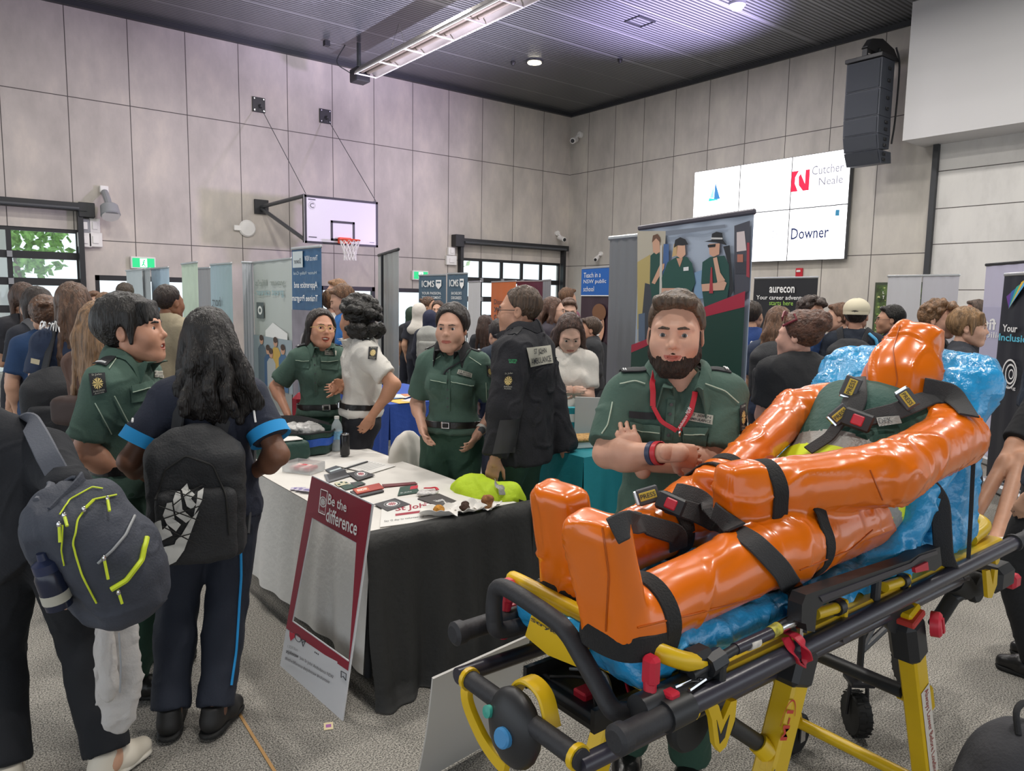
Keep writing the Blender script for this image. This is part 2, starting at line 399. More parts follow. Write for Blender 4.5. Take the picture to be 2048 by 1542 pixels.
struct(B1('box', (6, 6, -.05), (21, 25, .1), fm).obj('floor', loc=(0, 0, 0)))
struct(B1('box', (6, 6, CZ + .1), (21, 25, .2), None).obj('ceiling', loc=(0, 0, 0)))
cm = bpy.data.materials.new('ribbed_ceiling'); cm.use_nodes = True; nt = cm.node_tree; N = nt.nodes; L = nt.links; b = N['Principled BSDF']; b.inputs['Roughness'].default_value = .3; b.inputs['Metallic'].default_value = .5
tc = N.new('ShaderNodeTexCoord'); sp = N.new('ShaderNodeSeparateXYZ'); L.new(tc.outputs['Object'], sp.inputs[0])
def wv(per, lo):
    a = N.new('ShaderNodeMath'); a.operation = 'DIVIDE'; L.new(sp.outputs[1], a.inputs[0]); a.inputs[1].default_value = per
    f_ = N.new('ShaderNodeMath'); f_.operation = 'FRACT'; L.new(a.outputs[0], f_.inputs[0])
    g = N.new('ShaderNodeMath'); g.operation = 'LESS_THAN'; L.new(f_.outputs[0], g.inputs[0]); g.inputs[1].default_value = lo; return g.outputs[0]
s1, s2 = wv(.095, .5), wv(1.2, .03)
mx = N.new('ShaderNodeMix'); mx.data_type = 'RGBA'; L.new(s1, mx.inputs[0]); mx.inputs[6].default_value = lin('777a7e'); mx.inputs[7].default_value = lin('36383b')
m2 = N.new('ShaderNodeMix'); m2.data_type = 'RGBA'; L.new(s2, m2.inputs[0]); L.new(mx.outputs[2], m2.inputs[6]); m2.inputs[7].default_value = lin('8a8c90'); L.new(m2.outputs[2], b.inputs['Base Color'])
bp = N.new('ShaderNodeBump'); bp.inputs['Strength'].default_value = .5; bp.inputs['Distance'].default_value = .03; L.new(s1, bp.inputs['Height']); L.new(bp.outputs[0], b.inputs['Normal'])
bpy.data.objects['ceiling'].data.materials.clear(); bpy.data.objects['ceiling'].data.materials.append(cm)
# wall on the left with its openings
OPEN = [(-2.4, 2.47, 2.95), (2.74, 4.6, 2.03), (7.79, 9.34, 1.93), (9.94, 10.85, 1.92), (12.05, 15.92, 2.84)]
wb = MB(); x = -4.5
for a, b_, zt in OPEN:
    wb.box(((x + a) / 2, WY + .1, CZ / 2), (a - x, .2, CZ), conc_l); wb.box(((a + b_) / 2, WY + .1, (CZ + zt) / 2), (b_ - a, .2, CZ - zt), conc_l); x = b_
wb.box(((x + WX + .2) / 2, WY + .1, CZ / 2), (WX + .2 - x, .2, CZ), conc_l); struct(wb.obj('wall_left', loc=(0, 0, 0), smooth=0))
struct(B1('box', (WX + .1, 12.4, CZ / 2), (.2, 11.2, CZ), conc_r).obj('wall_right', loc=(0, 0, 0), smooth=0))
struct(B1('box', (6, WY - .06, CZ - .05), (20.4, .12, .1), charcoal).obj('trim_1')); struct(B1('box', (WX - .04, 12, CZ - .05), (.08, 12, .1), charcoal).obj('trim_2'))
# white bulkhead and the folding panel wall below it
bulk = mat('bulkhead_white', 'bdbcbd', .6)
bb = MB(); bb.box((15.75, 1.0, 6.2), (.95, 12.4, 2.6), bulk); struct(bb.obj('wall_bulkhead'))
pm = panel_mat('folding_panels', 'cdcbc8', 1, -60, 300, (2.0, 2.92, 3.63, 4.37), 'd2d0cc')
struct(B1('box', (WX - .02, .9, 2.45), (.1, 11.9, 4.9), pm).obj('wall_folding', loc=(0, 0, 0), smooth=0)); struct(B1('box', (WX - .1, 6.9, 2.45), (.14, .1, 4.9), charcoal).obj('trim_3'))
# wall panels behind the viewer, with the open sides that let the day in
struct(B1('box', (-4.6, 5.8, 5.4), (.2, 24.6, 4.2), conc_r).obj('wall_back', loc=(0, 0, 0))); struct(B1('box', (5.8, -6.4, 5.4), (20.8, .2, 4.2), conc_r).obj('wall_near', loc=(0, 0, 0)))
# glass
gm = bpy.data.materials.new('window_glass'); gm.use_nodes = True; nt = gm.node_tree; nt.nodes.remove(nt.nodes['Principled BSDF'])
t_ = nt.nodes.new('ShaderNodeBsdfTransparent'); t_.inputs[0].default_value = (.93, .97, .97, 1); g_ = nt.nodes.new('ShaderNodeBsdfGlossy'); g_.inputs['Roughness'].default_value = .03
m_ = nt.nodes.new('ShaderNodeMixShader'); m_.inputs[0].default_value = .07; nt.links.new(t_.outputs[0], m_.inputs[1]); nt.links.new(g_.outputs[0], m_.inputs[2]); nt.links.new(m_.outputs[0], nt.nodes['Material Output'].inputs[0])
def sect_door(n, x0, x1, zt, cols, hz):
    """glazed sectional door: frame, panes, tracks and the head beam"""
    f = MB(); f.box(((x0 + x1) / 2, WY + .06, zt - .03), (x1 - x0, .07, .09), black)
    for z in hz: f.box(((x0 + x1) / 2, WY + .06, z), (x1 - x0, .07, .15), black)
    for i in range(cols + 1): f.box((x0 + (x1 - x0) * i / cols, WY + .06, zt / 2), (.09, .06, zt), black)
    for z in hz:
        for i in range(cols): f.box((x0 + (x1 - x0) * i / cols, WY + .0, z), (.09, .06, .12), grey)
    d = struct(f.obj('door_%d' % n)); g = MB(); g.box(((x0 + x1) / 2, WY + .06, zt / 2), (x1 - x0 - .02, .012, zt - .02), gm); g.obj('door_glass', d)
    t = MB()
    for x in (x0 - .03, x1 + .03): t.box((x, WY - .09, (zt + .5) / 2), (.1, .16, zt + .5), black)
    t.box(((x0 + x1) / 2, WY - .12, zt + .46), (x1 - x0 + .3, .2, .16), black); t.cyl((x0, WY - .26, zt + .42), (x1, WY - .26, zt + .42), .035, dgrey)
    t.obj('door_track', d); return d
d1 = sect_door(1, -2.4, 2.47, 2.95, 4, (.7, 1.3, 1.86, 2.4)); d2 = sect_door(2, 12.05, 15.92, 2.84, 5, (.6, 1.12, 1.66, 2.22))
def win(n, x0, x1, zt, mull):
    f = MB(); 
    for x in [x0 + .04, x1 - .04] + mull: f.box((x, WY + .06, zt / 2), (.09, .1, zt), black)
    f.box(((x0 + x1) / 2, WY + .06, zt - .05), (x1 - x0, .1, .12), black); d = struct(f.obj('window_%d' % n))
    B1('box', ((x0 + x1) / 2, WY + .06, zt / 2), (x1 - x0 - .02, .012, zt - .02), gm).obj('window_pane', d)
win(1, 2.74, 4.6, 2.03, [3.7]); win(2, 7.79, 9.34, 1.93, [8.55]); win(3, 9.94, 10.85, 1.92, [])
# outdoors beyond the glass
struct(B1('box', (6, 30, -.06), (60, 23.6, .1), mat('paving', 'd8d6d0', .8)).obj('ground', loc=(6, 30, -.1)))
leafm = mat('foliage', '7da85a', .7, var=.5, vs=6); barkm = mat('bark', '6b5d50', .9, bump=.5, bs=20)
for i, (x, y, s) in enumerate(((-3.5, 27, 1.2), (2.2, 29, 1.0), (9.5, 24.5, .8), (12.4, 27, 1.1), (15.5, 30, 1.3), (19, 31, 1.2))):
    t = thing('tree', (x, y, 0), ['broad green tree outside the roller door with stacked panes at far left', 'slim green tree outside the low window behind the pale banners', 'thin tree with bare trunk outside the window right of the silver banner', 'leafy tree outside behind the blue-grey college banners', 'green tree outside the roller door near the hall corner', 'large green tree outside furthest towards the hall corner'][i], 'tree', 'trees outside the hall')
    B1('tube', [(x, y, 0), (x + .1, y, 1.5 * s), (x - .05, y + .1, 3 * s)], [.14, .1, .07], barkm).obj('trunk', t)
    r_ = np.random.default_rng(i); mb = MB()
    for k in range(380):
        p = r_.normal(size=3); p = p / np.linalg.norm(p) * (.5 + .5 * r_.random()) * V(1.7, 1.5, 1.3) * s + V(x, y, 3.2 * s); a = nrm(r_.normal(size=3)); c_ = nrm(np.cross(a, r_.normal(size=3))) * .12; a = a * .2
        mb.add([p - a, p + c_, p + a, p - c_], [(0, 1, 2, 3)], leafm)
    mb.obj('foliage', t, smooth=0)
pil = mat('pale_column', 'e6e6e2', .7)
for i, x in enumerate((1.2, 13.3)): tag(B1('box', (x, 21.5, 1.7), (.5, .5, 3.4), pil).obj('column'), ['pale square column outside the roller door at far left', 'pale square column outside the roller door near the hall corner'][i], 'column', 'columns outside the doors')
# ------------------------------------------------------------------ fittings on the left wall
def wallbox(name, x, z, w_, h, d, m, label, cat, group=None, Y=WY, bev=.01):
    return tag(B1('box', (x, Y - d / 2, z), (w_, d, h), m, bev=bev).obj(name), label, cat, group)
p = ony(487, 457, WY); q = ony(207, 405, WY); 
wallbox('motor_box', 2.62, 3.36, .3, .3, .2, black, 'black motor box at the head of the far-left roller door', 'box')
wallbox('motor_box', 11.9, 3.3, .3, .34, .24, black, 'black motor box at the head of the roller door near the corner', 'box')
for i, (px, py, w_, h, m, lab) in enumerate(((168, 452, .22, .3, grey, 'grey switch box under the far-left door motor'), (188, 452, .2, .3, offw, 'small cream switch box with dial by the far-left door'), (168, 480, .25, .3, offw, 'lower cream control box beside the far-left door track'), (190, 480, .25, .3, offw, 'lower cream control box one along from the door track'), (900, 503, .22, .22, offw, 'pale upper control box by the corner roller door'), (900, 521, .34, .26, offw, 'pale lower control box by the corner roller door'))):
    a = ony(px, py, WY); o = wallbox('control_box', a[0], a[2], w_, h, .1, m, lab, 'control box', 'door control boxes')
    B1('box', (a[0], WY - .11, a[2]), (w_ * .45, .02, h * .5), white, bev=.004).obj('cover_plate', o)
t = thing('floodlight', ony(207, 385, WY), 'grey wall floodlight on a white bracket above the far-left control boxes', 'floodlight'); a = ony(207, 385, WY)
B1('box', a + V(0, -.06, .06), (.16, .12, .14), white, bev=.01).obj('bracket', t); mb = MB(); mb.tube([a + V(0, -.12, .0), a + V(.02, -.3, -.18), a + V(.03, -.42, -.36)], .07, grey); mb.obj('arm', t)
mb = MB(); mb.cyl(a + V(.03, -.36, -.3), a + V(.04, -.46, -.52), .17, grey, 20, .02, .19); mb.obj('lamp_head', t); mb = MB(); mb.cyl(a + V(.04, -.455, -.5), a + V(.042, -.475, -.53), .17, offw, 20); mb.obj('lens', t)
a = ony(494, 457, WY); t = thing('access_point', a, 'round white wireless access point beside a small wall socket', 'access point'); mb = MB(); mb.lathe(a, [(.01, -.0), (.19, 0), (.2, .03), (.17, .06), (.01, .07)], offw, 24, (0, -1, 0)); mb.obj('housing', t)
a = ony(474, 456, WY); tag(B1('box', a + V(0, -.03, 0), (.16, .06, .12), white, bev=.01).obj('wall_socket'), 'small white wall socket left of the round access point', 'socket')
grn = mat('exit_green', '1fae6c', .5, emit=.9); ew = mat('exit_white', 'ffffff', .5, emit=1.1)
for i, (px, py) in enumerate(((285, 526), (838, 551))):
    a = ony(px, py, WY); t = thing('exit_sign', a, ['green running-man exit sign above the pale row of banners', 'green exit sign high beside the blue-grey college banners'][i], 'exit sign', 'exit signs'); B1('box', a + V(0, -.05, 0), (.5, .1, .26), offw, bev=.01).obj('housing', t)
    P = Plane(a + V(-.22, -.102, -.1), (1, 0, 0), (0, 0, 1)); mb = MB(); P.rect(mb, 0, 0, .44, .2, grn, .002); P.rect(mb, .15, .01, .29, .19, ew, .004)
    P.disc(mb, .235, .15, .017, .017, grn, .006); P.poly(mb, [(.2, .13), (.235, .135), (.225, .09), (.25, .05), (.265, .02), (.245, .015), (.225, .06), (.19, .03), (.175, .045), (.205, .08)], grn, .006); P.poly(mb, [(.235, .125), (.27, .11), (.265, .1), (.228, .11)], grn, .006)
    mb.obj('sign_face', t)
# basketball goal
t = thing('basketball_hoop', (7.45, 16, 2.8), 'wall-mounted basketball backboard with orange ring and white net', 'basketball hoop')
mb = MB(); mb.box((7.47, 16.0, 3.355), (1.8, .04, 1.05), mat('backboard_white', 'd6d2dc', .3)); mb.obj('backboard', t)
P = Plane((6.57, 15.975, 2.83), (1, 0, 0), (0, 0, 1)); mb = MB()
for r in ((0, 0, 1.8, .05), (0, 1.0, 1.8, 1.05), (0, 0, .05, 1.05), (1.75, 0, 1.8, 1.05)): P.rect(mb, *r, black, .004)
x0, x1, z0, z1 = .615, 1.205, .09, .54
for r in ((x0, z0, x1, z0 + .05), (x0, z1 - .05, x1, z1), (x0, z0, x0 + .05, z1), (x1 - .05, z0, x1, z1)): P.rect(mb, *r, black, .004)
P.rect(mb, .09, .95, .26, .97, dgrey, .004); P.rect(mb, .09, .13, .28, .15, dgrey, .004); P.text(mb, 'C', .13, .78, .22, .88, dgrey, .005); P.rect(mb, 1.58, .1, 1.7, .11, dgrey, .004); P.ring(mb, .175, .83, .075, .08, grey, .004); mb.obj('markings', t)
steel = mat('arm_steel', '5a5d60', .4, .6)
for sx, bx in ((6.6, 6.32), (8.33, 8.0)):
    mb = MB(); mb.tube([(bx, 17.95, 3.76), (sx, 16.03, 3.86)], .045, steel); mb.tube([(bx, 17.95, 3.72), (sx, 16.03, 2.9)], .045, steel); mb.box((sx, 16.06, 3.37), (.06, .06, 1.05), black); mb.box((bx, 17.97, 3.76), (.34, .04, .34), black, bev=.005); mb.obj('support_arm', t)
mb = MB(); rimm = mat('rim_orange', 'e2492c', .4)
rc = V(7.5, 15.66, 2.93); P_ = [rc + V(.225 * math.cos(k * math.pi / 12), .225 * math.sin(k * math.pi / 12), 0) for k in range(24)]; mb.tube(P_, .014, rimm, 8, closed=True); mb.box((7.5, 15.93, 2.93), (.3, .1, .14), rimm, bev=.01); mb.obj('rim', t)
mb = MB(); netm = mat('net_white', 'e8e6e4', .8); R_ = [(.225, 0), (.2, -.1), (.15, -.22), (.13, -.34), (.14, -.45)]
for k in range(12):
    for sg in (1, -1): mb.tube([rc + V(r * math.cos((k + sg * i * .5) * math.pi / 6), r * math.sin((k + sg * i * .5) * math.pi / 6), h) for i, (r, h) in enumerate(R_)], .008, netm, 4)
mb.obj('net', t)
for px, py, sx in ((517, 210, 6.62), (650, 233, 8.33)):
    a = ony(px, py, WY); B1('tube', [a + V(0, -.05, 0), (sx, 16, 3.9)], .008, steel, 5).obj('stay_cable', t)
for i, (px, py) in enumerate(((517, 210), (650, 233))):
    a = ony(px, py, WY); o = tag(B1('box', a + V(0, -.015, 0), (.3, .03, .34), black, bev=.004).obj('anchor_plate'), ['square black anchor plate high on the wall, left one of two', 'square black anchor plate high on the wall, right one of two'][i], 'plate', 'anchor plates'); mb = MB()
    for sx in (-.11, .11):
        for sz in (-.13, .13): mb.cyl(a + V(sx, -.03, sz), a + V(sx, -.05, sz), .015, chrome, 8)
    mb.tube([a + V(.02, -.03, 0), a + V(.03, -.1, -.01), a + V(.05, -.1, -.06), a + V(.02, -.03, -.07)], .015, dgrey, 6); mb.obj('ring_bolt', o)
# cameras and alarm
def cctv(a, n, label, s=1.):
    t = thing('security_camera', a, label, 'security camera', 'security cameras'); n = V(*n); mb = MB(); mb.cyl(a, a + n * .06 * s, .07 * s, offw, 14); mb.tube([a, a + n * .12 * s + V(0, 0, -.04 * s), a + n * .2 * s + V(0, 0, -.12 * s)], .025 * s, offw); mb.obj('bracket', t)
    d = nrm(n + V(-.3, -.8, -.5)); c_ = a + n * .2 * s + V(0, 0, -.14 * s); mb = MB(); mb.cyl(c_ - d * .12 * s, c_ + d * .16 * s, .065 * s, offw, 14, .012); mb.obj('camera_body', t); mb = MB(); mb.cyl(c_ + d * .155 * s, c_ + d * .17 * s, .045 * s, black, 12); mb.obj('lens', t)
cctv(onx(1162, 270, WX), (-1, 0, 0), 'security camera high on the right wall beside the hall corner', 1.35); cctv(onx(1203, 508, WX), (-1, 0, 0), 'white security camera on the right wall above the blue teaching banner'); cctv(ony(1113, 467, WY), (0, -1, 0), 'security camera above the roller door near the corner', 1.2)
a = onx(1600, 545, WX); t = thing('fire_alarm', a, 'small red fire alarm sounder under the video wall', 'alarm'); B1('box', a + V(-.03, 0, 0), (.06, .17, .2), red, bev=.01).obj('body', t); B1('box', a + V(-.07, 0, .03), (.04, .1, .05), offw, bev=.01).obj('strobe', t)
# ------------------------------------------------------------------ video wall
sx = 16.06; ya, yb, za, zb = 12.9, 8.64, 2.68, 5.08
t = thing('video_wall', (16.1, (ya + yb) / 2, za), 'large glowing white video wall of six screens with company logos', 'video wall')
for i in range(3):
    for j in range(2):
        y0 = ya - (ya - yb) * i / 3; y1 = ya - (ya - yb) * (i + 1) / 3; z0 = za + (zb - za) * j / 2; z1 = za + (zb - za) * (j + 1) / 2
        mb = MB(); mb.box((sx + .05, (y0 + y1) / 2, (z0 + z1) / 2), (.12, y0 - y1 - .004, z1 - z0 - .004), dgrey); o = mb.obj('screen', t)
        mb = MB(); P = Plane((sx - .012, y0 - .012, z0 + .012), (0, -1, 0), (0, 0, 1)); P.rect(mb, 0, 0, y0 - y1 - .024, z1 - z0 - .024, mat('screen_white', 'fdfdff', .4, emit=2.2), .001); mb.obj('display', o)
P = Plane((sx - .016, ya, za), (0, -(ya - yb), 0), (0, 0, zb - za)); mb = MB()
em = lambda n, c: mat(n, c, .5, emit=.6)
P.text(mb, 'Cutcher', .787, .80, .965, .885, em('logo_grey', '83838f'), .003, .008); P.text(mb, 'Neale', .83, .695, .965, .77, em('logo_grey', '83838f'), .003, .008)
cr_ = em('logo_crimson', 'd0153f'); P.poly(mb, [(.668, .665), (.668, .86), (.71, .86), (.69, .80), (.69, .74), (.71, .665)], cr_, .003); P.poly(mb, [(.71, .80), (.722, .83), (.75, .73), (.75, .86), (.775, .86), (.775, .665), (.74, .665), (.715, .72)], cr_, .003)
nv = em('logo_navy', '1d2a52'); P.text(mb, 'Downer', .685, .205, .905, .315, nv, .003, .012); P.rect(mb, .935, .40, .957, .455, em('logo_teal', '2a6f8f'), .003)
P.text(mb, 'CX', .555, .235, .612, .305, em('logo_pale', 'b4b4bc'), .003)
for k, (c_, pts) in enumerate((('3f7fb5', [(.155, .68), (.16, .86), (.2, .68)]), ('3cc9c2', [(.115, .665), (.2, .672), (.12, .70)]), ('9fd8ea', [(.125, .70), (.15, .82), (.155, .70)]))): P.poly(mb, pts, em('logo_sail%d' % k, c_), .003 + k * .001)
P.text(mb, 'coastal', .1, .565, .21, .61, em('logo_pale', 'b4b4bc'), .003); mb.obj('logos', t, smooth=0)
# ------------------------------------------------------------------ hanging line array
spk = mat('speaker_navy', '3c4049', .55, bump=.2, bs=150); sg_ = mat('speaker_grille', '343840', .7, bump=.4, bs=260)
t = thing('line_array_speaker', (15.3, 8.1, 4.6), 'dark hanging line array of stacked loudspeaker modules', 'loudspeaker'); X0 = 14.9; y0, y1 = 8.24, 7.52
zs = [6.5, 5.92, 5.4, 5.06, 4.76, 4.5]; fx = [0, 0, 0, .02, .10, .24]
for i in range(5):
    mb = MB(); a0, a1 = fx[i], fx[i + 1]; mb.prism([(X0 + a0, zs[i] - .008), (X0 + a1, zs[i + 1]), (X0 + a1 + .5 - .1 * (i > 2), zs[i + 1] + .04 * (i > 2)), (X0 + a0 + .5, zs[i] - .008)], (0, y0, 0), (1, 0, 0), (0, 0, 1), (0, y1 - y0, 0), spk); o = mb.obj('speaker_module', t)
    mb = MB(); P = Plane((X0 + a1 - .012, y0 - .03, zs[i + 1] + .02), (0, y1 - y0 + .06, 0), (a0 - a1, 0, zs[i] - zs[i + 1] - .045)); P.rect(mb, 0, 0, 1, 1, sg_, .004); mb.obj('grille', o)
    mb = MB()
    for zz in (.3, .7): mb.box((X0 + .3, y1 - .01, lerp(zs[i], zs[i + 1], zz)), (.1, .03, .06), black, bev=.008)
    mb.obj('rigging_pin', o)
mb = MB(); mb.box((X0 + .25, (y0 + y1) / 2, 6.54), (.62, .76, .08), black, bev=.01); mb.prism([(0, 0), (.2, .22), (.6, .3), (1.1, .2), (1.35, .0), (1.1, -.03)], (X0 - .05, (y0 + y1) / 2 + .06, 6.72), (1, 0, 0), (0, 0, 1), (0, -.12, 0), black); mb.box((X0 + .0, (y0 + y1) / 2, 6.66), (.05, .1, .2), black); mb.box((X0 + .55, (y0 + y1) / 2, 6.66), (.3, .2, .3), black, bev=.02); mb.obj('hanging_bracket', t)
mb = MB(); mb.tube(curve([(X0 + .45, y1 - .03, 6.75), (X0 + .6, y1 - .05, 6.4), (X0 + .58, y1 - .05, 5.4), (X0 + .5, y1 - .05, 4.9)], 6), .02, black, 6); mb.obj('cable', t)
# ------------------------------------------------------------------ ceiling fittings
hz = 6.75; a = onz(722, 150, hz); e0 = a[1]; hx = a[0] + .1
t = thing('radiant_heater', (hx, e0, hz), 'long overhead radiant tube heater with reflective tray hung from ceiling', 'heater'); refl = mat('heater_reflector', 'b9b4ae', .35, .5, var=.25, vs=3, stretch=(1, .2, 1))
mb = MB(); LN = 12.5; w0 = .26
sec = [(-w0, .0), (-w0, .05), (-.12, .2), (.12, .2), (w0, .05), (w0, 0), (w0 - .02, 0), (w0 - .03, .04), (.1, .17), (-.1, .17), (-w0 + .03, .04), (-w0 + .02, 0)]
mb.prism(sec, (hx, e0, hz), (1, 0, 0), (0, 0, 1), (0, -LN, 0), refl); mb.obj('reflector_tray', t); mb = MB(); mb.cyl((hx - .08, e0, hz + .09), (hx - .08, e0 - LN, hz + .09), .045, mat('heater_tube', '8d8478', .5, .6)); mb.cyl((hx + .08, e0, hz + .09), (hx + .08, e0 - LN, hz + .09), .045, mat('heater_tube', '8d8478', .5, .6)); mb.obj('heater_pipe', t)
mb = MB()
for k in range(12): mb.box((hx, e0 - .05 - k * 1.1, hz - .005), (2 * w0, .03, .02), white)
for s_ in (-1, 1): mb.box((hx + s_ * w0, e0 - LN / 2, hz), (.02, LN, .03), white)
mb.obj('guard_bar', t); mb = MB()
for k in (1.6, 4.9, 8.2):
    for s_ in (-1, 1): mb.tube([(hx + s_ * .2, e0 - k, hz + .15), (hx, e0 - k, CZ - .02)], .006, chrome, 5)
mb.obj('suspension_wire', t); mb = MB(); mb.box((hx - .02, e0 + .22, hz + .04), (.36, .36, .3), black, bev=.02); mb.box((hx - .02, e0 + .42, hz + .04), (.2, .06, .18), dgrey, bev=.01); mb.tube([(hx - .1, e0 + .1, hz + .2), (hx - .1, e0 + .1, CZ - .02)], .05, steel); mb.tube(curve([(hx - .3, e0 + .4, CZ - .03), (hx - .5, e0 + .42, hz + .3), (hx - .2, e0 + .35, hz + .1)], 6), .012, black, 6); mb.box((hx - .75, e0 + .42, CZ - .09), (.12, .12, .12), black); mb.obj('burner_box', t)
a = onz(1069, 124, CZ - .02); t = thing('downlight', a, 'single glowing round downlight set in the dark ceiling', 'ceiling light'); mb = MB(); mb.lathe(a + V(0, 0, .02), [(.22, 0), (.22, -.03), (.17, -.035), (.17, 0)], charcoal, 24); mb.obj('bezel', t); mb = MB(); mb.lathe(a, [(.001, -.035), (.17, -.03), (.17, .0), (.001, .0)], mat('lamp_glow', 'fff6d8', .4, emit=12), 20); mb.obj('lamp', t)
for i, (px, py) in enumerate(((1026, 123), (1240, 118))):
    a = onz(px, py, CZ); mb = MB(); mb.lathe(a, [(.06, 0), (.06, -.04), (.03, -.09), (.001, -.1)], black, 14); tag(mb.obj('smoke_detector'), ['small dark ceiling sensor just left of the glowing downlight', 'small dark ceiling sensor right of the glowing downlight'][i], 'detector', 'ceiling sensors')
a = onz(1280, 42, CZ); mb = MB()
for s_ in (-1, 1): mb.box(a + V(0, s_ * .2, -.012), (.5, .03, .02), black); mb.box(a + V(s_ * .24, 0, -.012), (.03, .4, .02), black)
tag(mb.obj('ceiling_hatch'), 'square outlined access hatch in the dark ceiling', 'hatch')
a = onz(1475, 4, CZ); t = thing('ceiling_sensor', a, 'grey ceiling fitting cut by the top edge of the photo', 'sensor'); mb = MB(); mb.lathe(a, [(.16, 0), (.16, -.06), (.1, -.14), (.001, -.15)], grey, 20); mb.obj('housing', t)
# ------------------------------------------------------------------ roll-up banners
alu = mat('banner_aluminium', 'b9bbbd', .35, .7)
def banner(name, tl, tr, zt, front, label, back=None, group='roll-up banners', bar=None, flip=False, zb=.1, pole=True):
    """roll-up banner stand; tl, tr = photograph pixels of the two top corners, zt its height"""
    a = onz(*tl, zt); b = onz(*tr, zt); U = b - a; W = np.linalg.norm(U); P = Plane(V(a[0], a[1], zb), U, V(0, 0, zt - zb)); m = (a + b) / 2
    t = thing(name, V(m[0], m[1], 0), label, 'banner', group); u = U / W; n = P.n
    mb = MB(); k = RNG.random() * 6
    def fn(p, q): return P.p(p, q, .012 * math.sin(p * 7 + k) * (1 - q) * q * 2 + .004 * math.sin(p * 23 + k))
    mb.grid(fn, 16, 8, front, .004); sh = mb.obj('fabric_sheet', t)
    R = np.array([u, n, Z]); mb = MB(); mb.box(V(m[0], m[1], zt + .012), (W + .02, .025, .03), bar or alu, R, .008); mb.obj('top_bar', t)
    mb = MB(); mb.box(V(m[0], m[1], .05), (W + .03, .16, .09), alu, R, .02); mb.obj('base_cassette', t)
    if pole:
        mb = MB(); mb.cyl(m + n * -.03 * 1 - Z * (zt - .05), m - n * .03, .012, bar or alu); mb.obj('support_pole', t)
    return t, P, W
def art(t, fn, name='print'):
    mb = MB(); fn(mb); return mb.obj(name, t, smooth=0)
bw = mat('banner_white', 'd9d9da', .55); bgrey = mat('banner_back_grey', '8b8c90', .5); bpale = mat('banner_pale', 'c9d3d6', .5); bblue = mat('banner_paleblue', 'b4cbdc', .5, var=.15, vs=2); bmint = mat('banner_mint', 'c6d8c2', .5, var=.1, vs=2)
txt_w = mat('print_white', 'f2f2f2', .5); txt_d = mat('print_dark', '2b2d33', .5); c_skin = mat('print_skin', 'c99a80', .6); c_hair = mat('print_hair', '4a342a', .6); c_green = mat('print_green', '1f4a3c', .6)
banner('banner_stand', (252, 543), (284, 540), 2.05, bpale, 'pale narrow banner at the left end of the far row, under the exit sign')
banner('banner_stand', (285, 541), (300, 538), 2.05, mat('banner_grey2', 'a9aeb0', .5), 'grey sliver of banner between the two palest banners in the far row')
banner('banner_stand', (302, 539), (337, 536), 2.06, bblue, 'pale blue banner in the far row right of the grey sliver')
t, P, W = banner('banner_stand', (363, 530), (394, 526), 2.06, bmint, 'mint-tinted banner in the far row beside the blank grey banner')
t, P, W = banner('banner_stand', (394, 538), (420, 537), 2.06, mat('banner_blank', '9b9b9d', .6), 'blank grey banner panel between the mint and the silver-blue banner')
t, P, W = banner('banner_stand', (421, 531), (463, 528), 2.08, mat('banner_silverblue', 'a3b6bf', .35, .3), 'silver-blue curved banner directly left of the large translucent banner')
art(t, lambda mb: P.text(mb, 'hort', .1, .7, .5, .77, dgrey, .02, mirror=True))
# large translucent career banner seen from behind
t, P, W = banner('banner_stand', (505, 527), (583, 519), 2.1, mat('banner_translucent', 'bcc2bf', .4), 'wide translucent banner with mirrored career wording and blurred people')
def _a(mb):
    P.text(mb, "your life's", .1, .83, .86, .885, mat('print_fadegrey', '8d9792', .5), .016, mirror=True); P.text(mb, 'great career.', .1, .765, .84, .815, mat('print_fadeteal', '8fb3bb', .5), .016, mirror=True)
    P.rect(mb, .12, .62, .32, .73, mat('print_fadedark', '5d6668', .5), .016); P.ring(mb, .22, .675, .03, .06, txt_w, .018, asp=.5)
    P.rect(mb, 0, .16, 1, .50, mat('print_sky', '9ba9b2', .6), .012); P.poly(mb, [(.35, .54), (.55, .6), (.9, .54), (.9, .5), (.35, .5)], txt_w, .014)
    for i, (u, c_, h) in enumerate(((.25, '5f6f7c', .5), (.42, '3f5f86', .44), (.62, 'c9a54f', .5), (.8, '4a6f96', .46), (.5, 'b0b3b5', .42))):
        m = mat('print_shirt%d' % i, c_, .6); P.poly(mb, [(u - .11, .16), (u - .11, h - .09), (u - .05, h - .06), (u + .05, h - .06), (u + .11, h - .09), (u + .11, .16)], m, .016 + i * .001); P.disc(mb, u, h - .03, .05, .028, c_skin, .022); P.disc(mb, u, h - .012, .052, .02, c_hair, .023)
    P.rect(mb, .02, .02, .98, .16, mat('print_stone', '9a9c9a', .6), .014)
art(t, _a)
banner('banner_stand', (484, 526), (505, 527), 2.1, mat('banner_edge', 'b0b4bb', .5), 'plain pale grey banner edge tucked against the wide translucent banner')
